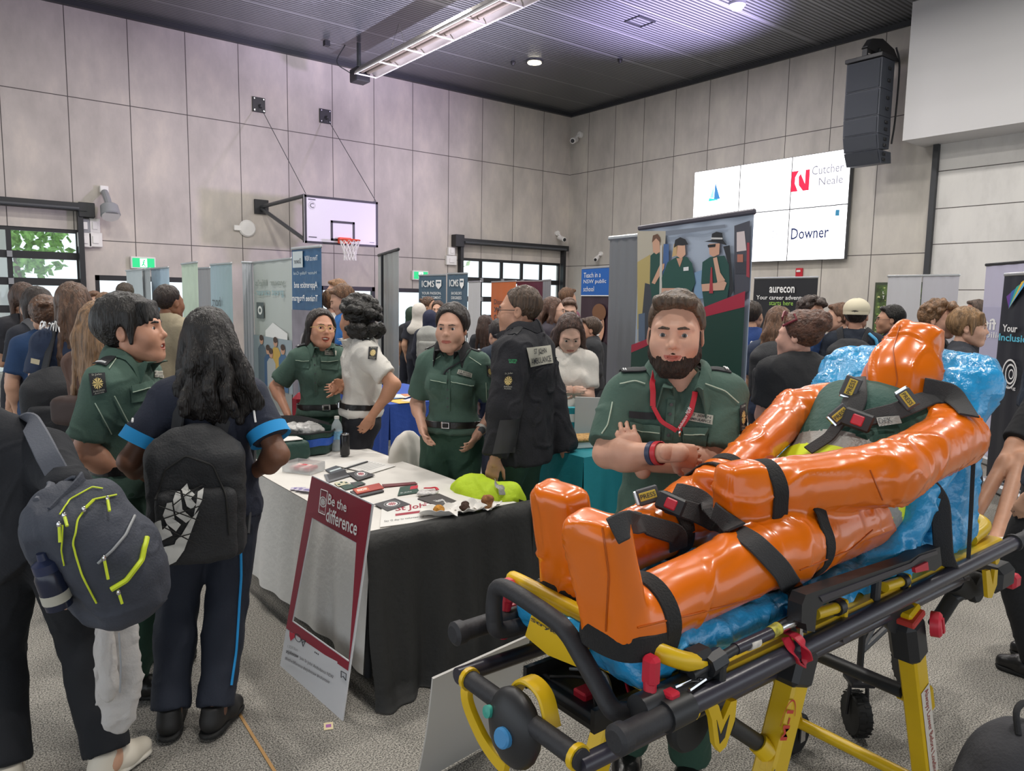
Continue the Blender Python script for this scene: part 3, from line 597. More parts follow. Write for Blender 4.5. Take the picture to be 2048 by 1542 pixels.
# blue apprentice banner, mirrored from behind
t, P, W = banner('banner_stand', (584, 500), (642, 495), 2.12, mat('banner_navyblue', '2f5d86', .45), 'tall blue banner with mirrored apprentice and trainee program wording')
def _a(mb):
    P.text(mb, 'Apprentice and', .12, .80, .92, .84, txt_w, .018, .012, mirror=True); P.text(mb, 'Trainee Program', .03, .735, .93, .775, txt_w, .018, .012, mirror=True); P.text(mb, 'Hunter Valley Coal', .1, .87, .9, .89, bpale, .018, mirror=True); P.rect(mb, .06, .91, .42, .99, bpale, .014); P.text(mb, 'Downer', .12, .93, .36, .955, txt_d, .018, mirror=True); P.text(mb, 'There at NSW', .5, .94, .94, .965, txt_w, .018, mirror=True)
    P.rect(mb, .0, .02, 1, .70, mat('print_mauve', '8a8590', .6, var=.25, vs=3), .014); P.disc(mb, .45, .5, .14, .07, c_skin, .016); P.disc(mb, .45, .545, .15, .045, mat('print_hat', 'a8a2a8', .5), .017); P.poly(mb, [(.2, .1), (.2, .36), (.34, .43), (.56, .43), (.75, .36), (.75, .1)], mat('print_coat', '6f7a8a', .6), .016)
art(t, _a)
# silver banner back with black pole
t, P, W = banner('banner_stand', (757, 513), (797, 501), 2.1, mat('banner_silver', 'a7aaa8', .35, .2), 'tall silver banner seen from behind with a black support pole', bar=black); mb = MB(); q = P.p(.36, 0, 0); mb.cyl(q - P.n * -.03, q + V(0, 0, 2.0) + P.n * .03, .014, black); mb.obj('pole', t)
icb = mat('banner_slate', '4b6173', .5)
for tl, tr, sub, lab in (((838, 552), (892, 551), ('YOUR PASSION.', 'YOUR PLACEMENT.', 'OUR PARTNERS.'), 'slate college banner with your passion wording'), ((895, 549), (935, 548), ("BACHELOR'S", 'DEGREES'), 'narrower slate college banner with degrees wording')):
    t, P, W = banner('banner_stand', tl, tr, 2.07, icb, lab)
    def _a(mb):
        P.text(mb, 'ICMS', .14, .895, .6, .955, txt_w, .018, .008); P.poly(mb, [(.66, .96), (.86, .96), (.86, .905), (.76, .875), (.66, .905)], txt_w, .018); P.poly(mb, [(.69, .945), (.83, .945), (.83, .93), (.69, .93)], icb, .02)
        for k, s_ in enumerate(sub): P.text(mb, s_, .14 if len(sub) > 2 else .25, .825 - .04 * k, .86 if len(sub) > 2 else .76, .85 - .04 * k, txt_w if s_[:3] != 'OUR' else mat('print_pinkish', 'd8848c', .5), .018, .004)
        P.rect(mb, 0, .02, 1, .72, bw, .014)
        if len(sub) > 2: P.rect(mb, 0, .45, 1, .71, mat('print_sepia', 'a3968c', .6, var=.4, vs=9), .016); P.disc(mb, .85, .64, .1, .05, mat('print_brick', '8c4b3a', .6), .018)
        else: P.text(mb, 'icms.edu.au', .3, .6, .8, .62, grey, .018)
    art(t, _a)
banner('banner_stand', (937, 565), (961, 564), 2.0, bw, 'plain white banner just right of the slate college banners')
t, P, W = banner('banner_stand', (983, 565), (1032, 563), 2.05, mat('banner_orange', 'd8702f', .5), 'orange banner with discover your career wording behind the dark jacket')
art(t, lambda mb: [P.text(mb, s_, .15, .56 + .09 * k, .85, .62 + .09 * k, txt_d, .018) for k, s_ in enumerate(('career', 'your', 'Discover'))] + [P.poly(mb, [(0, .02), (0, .35), (1, .22), (1, .02)], mat('print_maroon', '7a2e3a', .5), .016)])
banner('banner_stand', (1034, 564), (1086, 563), 2.05, mat('banner_maroon', '5d2c3d', .5, var=.3, vs=3), 'dark maroon banner right of the orange banner'); banner('banner_stand', (1086, 562), (1102, 561), 2.05, bgrey, 'grey banner edge right of the dark maroon banner')
t, P, W = banner('banner_stand', (1140, 615), (1168, 613), 1.7, mat('banner_pink', 'c9708c', .5), 'low pink banner behind the students near the hall corner'); art(t, lambda mb: P.text(mb, 'yes!', .4, .6, .9, .7, txt_w, .018))
# Teach banner
t, P, W = banner('banner_stand', (1165, 539), (1260, 533), 2.1, mat('banner_plum', '37232f', .5), 'blue-topped teaching banner with a smiling man in round glasses')
def _a(mb):
    P.rect(mb, 0, .815, 1, 1, mat('print_blue', '0f5cb0', .5), .014); P.rect(mb, 0, .812, 1, .818, txt_w, .015)
    for k, s_ in enumerate(('Teach in a', 'NSW public', 'school')): P.text(mb, s_, .06, .94 - .048 * k, (.44, .56, .3)[k], .975 - .048 * k, txt_w, .018)
    P.poly(mb, [(.1, .02), (.12, .42), (.34, .5), (.56, .5), (.8, .42), (.84, .02)], txt_d, .016); P.disc(mb, .42, .6, .13, .11, mat('print_skin2', 'd6a488', .6), .02); P.disc(mb, .43, .7, .15, .06, mat('print_brown', '7a5338', .6), .021); P.ring(mb, .36, .62, .045, .053, txt_d, .023, asp=.6); P.ring(mb, .48, .62, .045, .053, txt_d, .023, asp=.6); P.poly(mb, [(.36, .555), (.42, .535), (.48, .555), (.42, .55)], txt_w, .023)
art(t, _a)
# grey back of the next banner, and the ambulance volunteers' photo banner
banner('banner_stand', (1219, 480), (1282, 474), 2.1, mat('banner_back_grey2', '77787c', .42), 'plain grey banner back just left of the volunteer photo banner')
t, P, W = banner('banner_stand', (1279, 460), (1508, 428), 2.1, mat('banner_photo_bg', 'a9b3c4', .5), 'large photo banner of three green-shirted volunteers behind the bearded man', bar=mat('banner_bar_dark', '4a4550', .4))
def _a(mb):
    d = .02; A = lambda pts, c_, k: P.poly(mb, [P.uv(1180 + x / 3.8553, 400 + y / 3.855) for x, y in pts], mat('photo_' + c_, c_, .55), .014 + .0007 * k)
    A([(380, 240), (600, 240), (560, 1100), (380, 1100)], 'b9b0a0', 0); A([(380, 480), (480, 420), (470, 900), (380, 1000)], 'b8a46a', 1); A([(1130, 200), (1250, 160), (1250, 700), (1130, 760)], '4a4a55', 1); A([(600, 240), (1060, 190), (1060, 215), (600, 275)], '7b8290', 2)
    A([(1150, 250), (1210, 240), (1225, 390), (1150, 400)], 'd8c8c8', 3); A([(1140, 480), (1250, 470), (1250, 570), (1140, 570)], '3a3a44', 3); A([(1155, 420), (1200, 420), (1200, 480), (1155, 480)], 'b4705f', 4); A([(1230, 330), (1250, 330), (1250, 600), (1225, 590)], 'a33b48', 4)
    A([(440, 640), (510, 660), (500, 1090), (400, 1090)], '3c3f47', 2); A([(390, 880), (440, 870), (440, 1090), (390, 1090)], '5b6a80', 3); A([(820, 560), (885, 540), (900, 760), (820, 760)], '7f9dbd', 2); A([(585, 340), (625, 340), (625, 700), (570, 760)], '47679a', 3)
    # left volunteer
    A([(485, 430), (520, 400), (570, 420), (575, 620), (540, 800), (500, 800), (480, 640)], '1d4a42', 5); A([(500, 310), (525, 285), (555, 310), (560, 400), (530, 420), (505, 400)], 'cfa086', 6); A([(497, 330), (505, 275), (540, 262), (560, 290), (562, 330), (530, 295)], '6a4a38', 7); A([(560, 500), (595, 490), (590, 530), (520, 650), (495, 640)], 'cfa086', 7); A([(562, 350), (578, 350), (575, 760), (555, 760)], 'c9c4bc', 8)
    # middle volunteer
    A([(575, 600), (620, 480), (690, 440), (770, 440), (810, 490), (835, 640), (790, 740), (580, 740)], '1f4f47', 9); A([(690, 350), (755, 340), (760, 420), (725, 455), (690, 430)], 'd9a98f', 10); A([(655, 440), (670, 340), (700, 345), (690, 430)], 'c9a878', 10); A([(670, 370), (680, 310), (720, 288), (760, 305), (782, 345), (740, 352), (700, 350)], '23242a', 11); A([(575, 680), (700, 680), (705, 730), (575, 735)], 'd0a08a', 12); A([(745, 520), (785, 515), (785, 545), (745, 548)], 'e6e4e4', 12); A([(690, 450), (715, 520), (740, 450)], 'c9967c', 11)
    # right volunteer in the broad hat
    A([(880, 640), (890, 480), (950, 440), (1060, 430), (1095, 500), (1100, 640), (1070, 830), (905, 830)], '1d4a44', 9); A([(940, 340), (1025, 335), (1020, 420), (975, 440), (945, 420)], 'd29f86', 10); A([(905, 322), (960, 310), (965, 262), (1000, 246), (1045, 256), (1052, 310), (1080, 350), (1000, 330)], '1d1e24', 11); A([(958, 290), (1048, 292), (1048, 305), (958, 305)], 'c9c7c7', 12); A([(932, 348), (995, 340), (990, 362), (936, 368)], '17181c', 12); A([(885, 650), (1000, 640), (1040, 610), (1080, 640), (1060, 695), (890, 705)], 'd4a58e', 12); A([(975, 450), (1005, 440), (1030, 560), (1070, 620), (1010, 640)], 'd4a58e', 13); A([(958, 520), (968, 520), (975, 720), (945, 720)], 'a8323e', 13)
    A([(1050, 360), (1100, 350), (1110, 470), (1130, 700), (1100, 760), (1085, 480)], '26282e', 8)
    # red stripe and green field
    e = [P.uv(1180 + x / 3.8553, 400 + y / 3.855)[1] for x, y in ((378, 1120), (500, 1085), (900, 860), (1248, 703), (1240, 825), (930, 920), (500, 1140), (378, 1180))]; us = (0, .14, .6, 1, 1, .63, .14, 0)
    P.poly(mb, list(zip(us, e)), mat('photo_red', 'a8213c', .5), .03); P.poly(mb, [(0, .02), (0, e[7]), (.14, e[6]), (.63, e[5]), (1, e[4]), (1, .02)], mat('photo_darkgreen', '0f3a30', .5), .029)
art(t, _a)
t, P, W = banner('banner_stand', (1509, 558), (1636, 556), 2.06, mat('banner_nearblack', '26272c', .45), 'black engineering banner with white and lime career adventure wording')
art(t, lambda mb: [P.text(mb, 'aurecon', .27, .885, .67, .935, txt_w, .018, .02), P.text(mb, 'Your career adventure', .06, .83, .9, .865, txt_w, .018, .01), P.text(mb, 'starts here', .28, .785, .66, .822, mat('print_lime', 'a4d65e', .5), .018)])
banner('banner_stand', (1776, 554), (1844, 553), 2.05, mat('banner_back_pale', 'bdbdc2', .5), 'pale grey banner back, the left of a joined pair beside the leafy picture'); banner('banner_stand', (1846, 553), (1919, 552), 2.05, mat('banner_back_pale2', 'b6b5bd', .5), 'pale grey banner back, the right of a joined pair beside the leafy picture')
t, P, W = banner('banner_stand', (1972, 532), (2075, 524), 2.1, mat('banner_lilac', 'c2bfd6', .5), 'lilac banner back with mirrored ghost wording at the right edge', bar=black)
art(t, lambda mb: [P.text(mb, 'fit', .1, .66, .36, .72, txt_w, .018, .02, mirror=True), P.text(mb, 'ability', .1, .61, .6, .65, txt_w, .018, mirror=True), P.rect(mb, .05, .5, .9, .78, mat('print_lilac2', 'b4b2cc', .5), .013)] + [P.poly(mb, [(.1, .42 - k), (.25, .35 - k), (.1, .28 - k), (.14, .28 - k), (.3, .35 - k), (.14, .42 - k)], mat('print_lilac3', 'cfcce0', .5), .015) for k in (0, .08)])
t, P, W = banner('banner_stand', (2010, 552), (2110, 546), 1.94, mat('banner_dark_navy', '20222d', .45), 'dark navy inclusion banner with rainbow fan at the right edge')
def _a(mb):
    for k, c_ in enumerate(('6a3f98', '2f6fb5', '38b3a0', 'f0c53c', '5ab0e0')): P.poly(mb, [(.2, .84), (.12 + .1 * k, .90 + .022 * k), (.22 + .1 * k, .92 + .02 * k)], mat('fan%d' % k, c_, .5), .018 + k * .001)
    P.text(mb, 'Your', .1, .73, .42, .765, txt_w, .018, .02); P.text(mb, 'Inclusion', .04, .685, .75, .72, mat('print_cyan', '5ec3e0', .5), .018, .02); P.ring(mb, .34, .53, .14, .16, txt_w, .018, asp=.45); P.ring(mb, .36, .53, .09, .11, txt_w, .018, asp=.45); P.ring(mb, .38, .53, .04, .055, txt_w, .018, asp=.45); P.text(mb, 'Finding', .1, .455, .5, .475, txt_w, .018)
art(t, _a)
# leafy picture window on the wall
a = onx(1752, 565, WX); b_ = onx(1962, 560, WX); zt = a[2]; P = Plane((WX - .03, a[1], .3), (0, b_[1] - a[1], 0), (0, 0, zt - .3)); t = thing('wall_picture', (WX - .02, (a[1] + b_[1]) / 2, .3), 'dark-framed leafy picture on the wall behind the pale banner backs', 'picture')
B1('box', (WX - .012, (a[1] + b_[1]) / 2, (zt + .3) / 2), (.024, a[1] - b_[1], zt - .3), mat('picture_dark', '3c4434', .4)).obj('backing', t)
mb = MB(); lf = [mat('pic_leaf%d' % i, c_, .5) for i, c_ in enumerate(('3f5a2c', '6e8a44', '97a35a', '55703a', '2f4426', 'c9c58a'))]
P.rect(mb, .02, .1, .98, .97, mat('pic_base', '46582f', .5, var=.5, vs=5), .004)
for k in range(600):
    u, v = RNG.random() * .92 + .04, RNG.random() * .82 + .13; r = .006 + .012 * RNG.random(); P.disc(mb, u, v, r, r * .9, lf[RNG.integers(6)], .006 + .0001 * k / 3, 5)
P.text(mb, 'L', .1, .87, .115, .9, txt_w, .06); P.text(mb, 'T', .1, .81, .12, .845, txt_w, .06); mb.obj('print', t, smooth=0)
# ------------------------------------------------------------------ people
def rot(axis, a):
    return np.array(Matrix.Rotation(a, 3, Vector(axis)))
SKINS = {}
def skin_mats(c):
    if c not in SKINS:
        SKINS[c] = (mat('skin_' + c, c, .5, var=.06, vs=14, bump=.04, bs=120), mat('lips_' + c, tuple(int(int(c[i:i + 2], 16) * k) for i, k in ((0, .86), (2, .62), (4, .62))), .4), mat('nail_' + c, tuple(min(255, int(int(c[i:i + 2], 16) * k)) for i, k in ((0, 1.06), (2, .98), (4, .96))), .3))
    return SKINS[c]
def frame_fit(F, pitch=0., roll=0.):
    """rows: left, back(-forward), up for a head facing F"""
    F = nrm(F); up = Z - F * (Z @ F); up = nrm(up); L = np.cross(up, F); R = np.array([L, -F, up])
    R = rot((1, 0, 0), pitch).T @ R if pitch else R
    R = rot((0, 1, 0), roll).T @ R if roll else R
    return R
def head_sdf(sex='m', smile=0., fat=1., open_=0.):
    """head in its own frame: x to its left, -y forward, z up, origin between the eyes, 0.235 m chin to crown"""
    S = SDF(); w = .95 if sex == 'f' else 1.0
    S.ell((0, .016, .034), (.0745 * w, .094, .086), .02); S.ell((0, -.018, -.03), (.066 * w * fat, .07, .082), .03); S.ell((0, -.052, -.02), (.058 * w, .038, .066), .035)
    S.cap((-.012, -.073, -.1), (.012, -.073, -.1), .017 if sex == 'f' else .02, k=.03)
    for s in (-1, 1):
        S.cap((s * .052 * w * fat, .002, -.06), (s * .02, -.062, -.098), .015, .016, k=.035); S.ell((s * .038 * w, -.064, -.034), (.024, .02, .024), .03)
        S.cap((s * .012, -.087, .019), (s * .046 * w, -.07, .021), .008 if sex == 'f' else .0105, .007, k=.016)
        S.ell((s * .031, -.1, .001), (.0175, .014, .0105), .014, op=-1)
        S.ell((s * .031, -.075, -.001), .0138, .004); S.ell((s * .031, -.089, -.0015), (.0128, .009, .0034 if smile < .8 else .0024), .0025, op=-1)
    S.cap((0, -.086, .012), (0, -.104, -.024), .0065, .009, k=.014); S.ell((0, -.107, -.031), (.0105, .0105, .0095), .01)
    for s in (-1, 1): S.ell((s * .0125, -.096, -.035), (.0075, .009, .007), .007); S.ell((s * .006, -.104, -.0405), (.0035, .004, .004), .003, op=-1)
    S.ell((0, -.083, -.063), (.03, .016, .02), .02)
    c = .007 * smile
    for s in (-1, 1):
        S.cap((0, -.0965, -.0605), (s * .022 * (1 + .25 * smile), -.085, -.0655 + c), .0048, .0028, k=.006); S.cap((0, -.0945, -.0705 - open_), (s * .018 * (1 + .3 * smile), -.085, -.068 + c - open_ * .4), .0062, .003, k=.007)
    if open_: S.ell((0, -.096, -.066 - open_ * .45), (.021, .02, .003 + open_ * .7), .003, op=-1)
    else:
        for s in (-1, 1): S.cap((0, -.103, -.0655), (s * .024 * (1 + .2 * smile), -.091, -.067 + c), .0018, k=.003, op=-1)
    for s in (-1, 1):
        E = np.array([[.94, s * .34, 0], [-s * .34, .94, -.12], [0, .12, 1]]); S.ell((s * .077 * w, .012, -.008), (.008, .019, .031), .008, R=E); S.ell((s * .086 * w, .008, -.004), (.006, .010, .017), .006, R=E, op=-1)
    return S
HAIRS = {}
def hair_mat(c, gloss=.42, curl=False):
    k = (c, curl)
    if k not in HAIRS:
        m = mat('hair_%s%s' % (c, 'c' if curl else ''), c, gloss, var=.45, vs=70 if not curl else 40, stretch=(1, 1, .12) if not curl else None, bump=.7, bs=160 if not curl else 60, detail=4); HAIRS[k] = m
    return HAIRS[k]
def hair_sdf(style, S=None):
    S = S or SDF(); face = [((0, -.03, .055), nrm((0, -.62, -.6)))]
    if style in ('short', 'crew', 'sides', 'messy', 'fringe', 'curlytop'):
        t = dict(short=.012, crew=.006, sides=.010, messy=.018, fringe=.018, curlytop=.02)[style]
        S.ell((0, .022, .038), (.0745 + t, .094 + t, .086 + t), .01, clip=[((0, -.05, .072), nrm((0, -.75, -.5))), ((0, .03, -.055), (0, -.0, -1))] if style != 'fringe' else [((0, .0, -.045), nrm((0, -.55, -1)))])
        S.ell((0, -.08, -.05), (.09, .085, .075), .012, op=-1)
        for s in (-1, 1): S.ell((s * .085, -.0, -.02), (.022, .026, .036), .01, op=-1)
        if style in ('short', 'messy', 'sides'): S.cap((-.05, -.06, .098), (.045, -.066, .096), .02 if style != 'sides' else .024, .018, k=.03)
        if style == 'fringe':
            for i, x in enumerate((-.062, -.045, -.028, -.01, .008, .026, .044, .06)): S.cap((x * .9, -.065, .085), (x * 1.02 + .004, -.098 + abs(x) * .35, .022 + .012 * math.sin(i * 2.1)), .017, .005, k=.012)
            for s in (-1, 1): S.cap((s * .074, -.02, .06), (s * .083, -.02, -.045), .018, .008, k=.02)
        if style == 'curlytop':
            r = np.random.default_rng(3)
            for k in range(60):
                p = r.normal(size=3); p /= np.linalg.norm(p)
                if p[2] < -.1 or (p[1] < -.3 and p[2] < .45): continue
                S.ell(V(0, .02, .045) + p * V(.083, .10, .09), .019, .008)
    else:                                           # long styles share the swept crown
        t = .014
        S.ell((0, .022, .038), (.0745 + t, .096 + t, .086 + t), .01, clip=[((0, -.045, .05), nrm((0, -.8, -.42)))])
        S.ell((0, -.085, -.045), (.066, .085, .105), .015, op=-1)
    return S
def strands(S, path, r, n, spread, k=.012, seed=0, taper=.5, wave=0.):
    """n wavy locks along path (head frame), spread sideways"""
    r_ = np.random.default_rng(seed); P = curve(path, 4)
    for i in range(n):
        o = r_.normal(size=3) * spread; ph = r_.random() * 6
        for j in range(len(P) - 1):
            t0, t1 = j / (len(P) - 1), (j + 1) / (len(P) - 1); w0 = V(math.sin(ph + t0 * 14), math.cos(ph + t0 * 12), 0) * wave * t0; w1 = V(math.sin(ph + t1 * 14), math.cos(ph + t1 * 12), 0) * wave * t1
            S.cap(P[j] + o * (.4 + .6 * t0) + w0, P[j + 1] + o * (.4 + .6 * t1) + w1, r * (1 - t0 * (1 - taper)), r * (1 - t1 * (1 - taper)), k=k)
    return S
def ik(a, c, l1, l2, pole):
    a = np.asarray(a, float); c = np.asarray(c, float); d = c - a; D = min(np.linalg.norm(d), (l1 + l2) * .999); u = nrm(d); x = (l1 * l1 - l2 * l2 + D * D) / (2 * D); h = math.sqrt(max(l1 * l1 - x * x, 0))
    p = np.asarray(pole, float); p = nrm(p - u * (p @ u)); return a + u * x + p * h
def hand_mesh(mb, wr, d, n, side, s=1., curl=.35, skin=None, nail=None, res=.0045, spread=.0, thumb=.6):
    """hand at wrist wr, fingers along d, palm normal n (out of the palm); side=+1 left, -1 right"""
    d = nrm(d); n = nrm(n - d * (n @ d)); t = np.cross(d, n) * side; S = SDF(); c = lambda a, b, e: wr + (d * a + t * b + n * e) * s
    S.cap(c(-.03, 0, 0), c(.02, 0, 0), .026 * s, .028 * s, k=.015, sq=(n, .75)); S.cap(c(.03, .018, 0), c(.085, .022, -.002), .022 * s, .017 * s, k=.015, sq=(n, .7)); S.cap(c(.03, -.014, 0), c(.08, -.024, 0), .022 * s, .016 * s, k=.015, sq=(n, .7)); S.cap(c(.03, 0, -.001), c(.087, 0, -.003), .022 * s, .017 * s, k=.015, sq=(n, .7))
    tips = []
    for i, (b, L, r) in enumerate(((.029, .078, .0088), (.010, .088, .009), (-.010, .081, .0086), (-.029, .064, .0076))):
        p = c(.083 - abs(i - 1.2) * .004, b, -.002); a = curl * (1 + .12 * i); v0 = d * math.cos(a * .5) + n * math.sin(a * .5) + t * spread * (1.5 - i) * .25
        ang = a * .6
        for k, f_ in enumerate((.46, .31, .23)):
            v0 = nrm(d * math.cos(ang) + n * math.sin(ang) + t * spread * (1.5 - i) * .25); q = p + v0 * L * f_ * s; S.cap(p, q, r * s * (1 - .07 * k), r * s * (.94 - .08 * k), k=.004); p = q; ang += a * (1.0 if k == 0 else .7)
        tips.append((p - v0 * .006 * s, v0))
    p = c(.02, .026, .006); v1 = nrm(d * .75 + t * thumb + n * .3); q = p + v1 * .042 * s; S.cap(c(.01, .016, .004), q, .015 * s, .0115 * s, k=.012); v2 = nrm(d * .95 + t * thumb * .45 + n * (.25 + curl * .4)); q2 = q + v2 * .032 * s; S.cap(q, q2, .0108 * s, .0098 * s, k=.005); S.cap(q2, q2 + nrm(v2 + n * curl * .3) * .024 * s, .0098 * s, .008 * s, k=.005)
    soft(S, res, skin, mb=mb, it=1); return tips
class Person:
    pass
def person(base, F, label, h=1.75, sex='m', skin='c99b80', head=None, headF=None, hp=0., hr=0., lean=0., twist=0., bulk=1., J=None, top=None, bottom=None, shoes=None, hair=('short', '3a2c22'), beard=None, smile=0., open_=0.,
           arms=None, legs=None, res=.011, hres=.0035, group=None, hands=True, faceless=False, hem=.0, sleeve=.62, leglen=1., topamp=.006, name='person', curl=.35, eyes='3a2a1e', collar=None, loose=1., fat=1., skirt=None, hs=None, seed=0, lower=True, puff=.0):
    """a standing figure; base = spot on the floor (x, y), F = facing direction (x, y)"""
    p = Person(); s = h / 1.75; F = nrm(V(F[0], F[1], 0)); L = np.cross(Z, F); B = V(base[0], base[1], 0); W = lambda l, f, z: B + (L * l + F * f + Z * z) * s
    wd = .92 if sex == 'f' else 1.; J = dict(J or {}); G = {}
    G['pel'] = W(0, 0, .95); G['neck'] = W(0, -.01, 1.475); G['head'] = W(0, .03, 1.635)
    for k, sd in (('L', 1), ('R', -1)):
        G['sh' + k] = W(sd * .178 * wd * bulk ** .5, -.01, 1.41); G['hip' + k] = W(sd * .09, 0, .92); G['an' + k] = W(sd * .11, -.02, .09)
    Rl = rot(L, lean) @ rot(Z, twist) if (lean or twist) else None
    if Rl is not None:
        for k in ('neck', 'head', 'shL', 'shR'): G[k] = G['pel'] + Rl @ (G[k] - G['pel'])
    for k, v in J.items(): G[k] = np.asarray(v, float)
    if 'shift' in J:
        for k in ('neck', 'head', 'shL', 'shR'): G[k] = G[k] + J['shift']
    up = nrm(G['neck'] - G['pel']); tl = nrm(G['shL'] - G['shR']); tf = nrm(np.cross(tl, up)); tl = np.cross(up, tf); RT = np.array([tl, -tf, up])
    arms = arms or {}; lat = {'L': tl, 'R': -tl}
    for k in 'LR':
        a = arms.get(k, 'down'); sh = G['sh' + k]
        if isinstance(a, str):
            wr = {'down': sh + (lat[k] * .045 + tf * .07) * s - up * .53 * s * 1., 'fwd': sh + tf * .33 * s - up * .28 * s - lat[k] * .08 * s, 'pocket': sh + lat[k] * .035 * s + tf * .06 * s - up * .47 * s, 'strap': sh + tf * .14 * s - up * .12 * s - lat[k] * .06 * s, 'hold': sh + tf * .27 * s - up * .22 * s - lat[k] * .14 * s, 'up': sh + tf * .25 * s + up * .02 * s - lat[k] * .08 * s}[a]
        else: wr = np.asarray(a, float)
        if 'el' + k not in G: G['el' + k] = ik(sh, wr, .295 * s, .262 * s, -tf * .8 + lat[k] * (1.2 if isinstance(a, str) and a == 'pocket' else .55) - up * .2)
        G['wr' + k] = wr
        if 'kn' + k not in G: G['kn' + k] = ik(G['hip' + k], G['an' + k], .44 * s, .43 * s, F + (L if k == 'L' else -L) * .12)
    p.G = G; p.s = s; p.RT = RT; p.F = F; p.L = L; p.tf = tf; p.tl = tl; p.up = up; p.B = B
    sm, lm, nm = skin_mats(skin)
    T = thing(name, B, label, 'person', group); p.T = T
    def torso(S, o, k=.05, shirt=False):
        b = bulk; pe, ne = G['pel'], G['neck']
        S.ell(lerp(pe, ne, .0), V(.168 * (1.04 if sex == 'f' else 1), .118 * b, .13) * s * V(b, 1, 1) + o, k, RT); S.ell(lerp(pe, ne, .33), V(.146 * wd * b, .112 * b, .17) * s + o, k, RT); S.ell(lerp(pe, ne, .68) + tf * .004, V(.166 * wd * b, .122 * b, .19) * s + o, k, RT)
        S.cap(G['shL'] - tl * .045 * s, G['shR'] + tl * .045 * s, .066 * s + o, k=k)
        for q in 'LR': S.cap(lerp(G['neck'], G['sh' + q], .15) + up * .02 * s, lerp(G['neck'], G['sh' + q], .8) - up * .01 * s, .045 * s + o, .05 * s + o, k=k)
        if sex == 'f':
            for sd in (-1, 1): S.ell(lerp(pe, ne, .66) + tf * .10 * s + tl * sd * .07 * s - up * .01, V(.062, .05, .06) * s + o, .04, RT)
    def arm(S, k, o, lo=0., hi=2., kk=.03, flare=0.):
        sh, el, wr = G['sh' + k], G['el' + k], G['wr' + k]; r = [.056 * bulk ** .5, .043 * bulk ** .5, .041 * bulk ** .5, .029]
        if hi <= 1: e = lerp(sh, el, hi); d = nrm(el - sh); S.cap(sh, lerp(sh, el, hi + .1), r[0] * s + o, lerp(r[0], r[1], hi + .1) * s + o + flare, k=kk, clip=[(e, d)])
        else:
            S.cap(sh, el, r[0] * s + o, r[1] * s + o, k=kk); t = hi - 1; e = lerp(el, wr, t); d = nrm(wr - el); S.cap(el, lerp(el, wr, min(t + .1, 1.1)), r[2] * s + o, lerp(r[2], r[3], t) * s + o, k=kk, clip=[(e, d)] if t < .999 or o > 0 else None)
            if o == 0: S.ell(lerp(el, wr, .25), V(.043, .043, .06) * s, .03)
    def leg(S, k, o, hi=2., kk=.03, cut=True):
        a, b_, c = G['hip' + k], G['kn' + k], G['an' + k]; r = [.088 * bulk ** .7, .058, .056, .04]
        if hi <= 1: e = lerp(a, b_, hi); S.cap(a, lerp(a, b_, min(1, hi + .05)), r[0] * s + o, lerp(r[0], r[1], hi) * s + o * 1.3, k=kk, clip=[(e, nrm(b_ - a))])
        else:
            S.cap(a, b_, r[0] * s + o, r[1] * s + o, k=kk); t = hi - 1; e = lerp(b_, c, t); d = nrm(c - b_); S.cap(b_, lerp(b_, c, t + .06), r[2] * s + o, lerp(r[2], r[3] + .01, t) * s + o * 1.1, k=kk, clip=[(e, d)] if cut else None)
            S.ell(lerp(b_, c, .28) - F * .018 * s, V(.052, .05, .1) * s + o, .04)
    # --- body
    S = SDF(); torso(S, -.006); R = frame_fit(headF if headF is not None else V(*F[:2], 0), hp, hr); hc = G['head']; hs = hs or (s ** .5) * (.97 if sex == 'f' else 1.0)
    S.cap(G['neck'] - up * .03 * s, hc + R[1] * .03 - R[2] * .075, (.056 if sex == 'm' else .047) * s * fat, (.054 if sex == 'm' else .046) * s, k=.035)
    for k in 'LR':
        arm(S, k, 0)
        if lower: leg(S, k, -.004, cut=False); S.cap(G['an' + k], G['an' + k] + (legs or {}).get('toe' + k, F) * .09 * s - Z * .05, .03 * s, .02 * s)
    mb = soft(S, res, sm, it=1)
    tv, tq = head_sdf(sex, smile, fat, open_).mesh(hres); tv = relax(tv, tq, 1, .35)
    c = tv[tq].mean(1); lip = (np.abs(c[:, 0]) < .027) & (c[:, 1] < -.082) & (c[:, 2] < -.0575 + .004 * smile) & (c[:, 2] > -.078 - open_ * 1.1) & (((c[:, 0] / .026) ** 2 + ((c[:, 2] + .0665 + open_ * .5 - smile * .007 * (c[:, 0] / .026) ** 2) / (.0095 + open_ * .6)) ** 2) < 1)
    wv_ = (tv * hs) @ R + hc
    mb.add(wv_, tq[~lip], sm); mb.v.append(np.zeros((0, 3)))
    o_ = mb.n - len(wv_); mb.f += [tuple(int(i) + o_ for i in q) for q in tq[lip]]; mb.m += [mb.mi(lm)] * int(lip.sum())
    p.tips = {}
    if hands:
        for k, sd in (('L', 1), ('R', -1)):
            a = arms.get('hand' + k); d = nrm(G['wr' + k] - G['el' + k]); n = -lat[k] * .8 + tf * .2 - d * .2
            if a is False: continue
            if a: d, n = a[0], a[1]
            p.tips[k] = hand_mesh(mb, G['wr' + k], d, n, sd, s, (a[2] if a and len(a) > 2 else curl), sm, nm, .0045 if hres < .004 else .008)
    p.body = mb.obj('body', T, smooth=180); p.R = R; p.hc = hc; p.hs = hs
    hw = lambda q: (np.asarray(q, float) * hs) @ R + hc; p.hw = hw
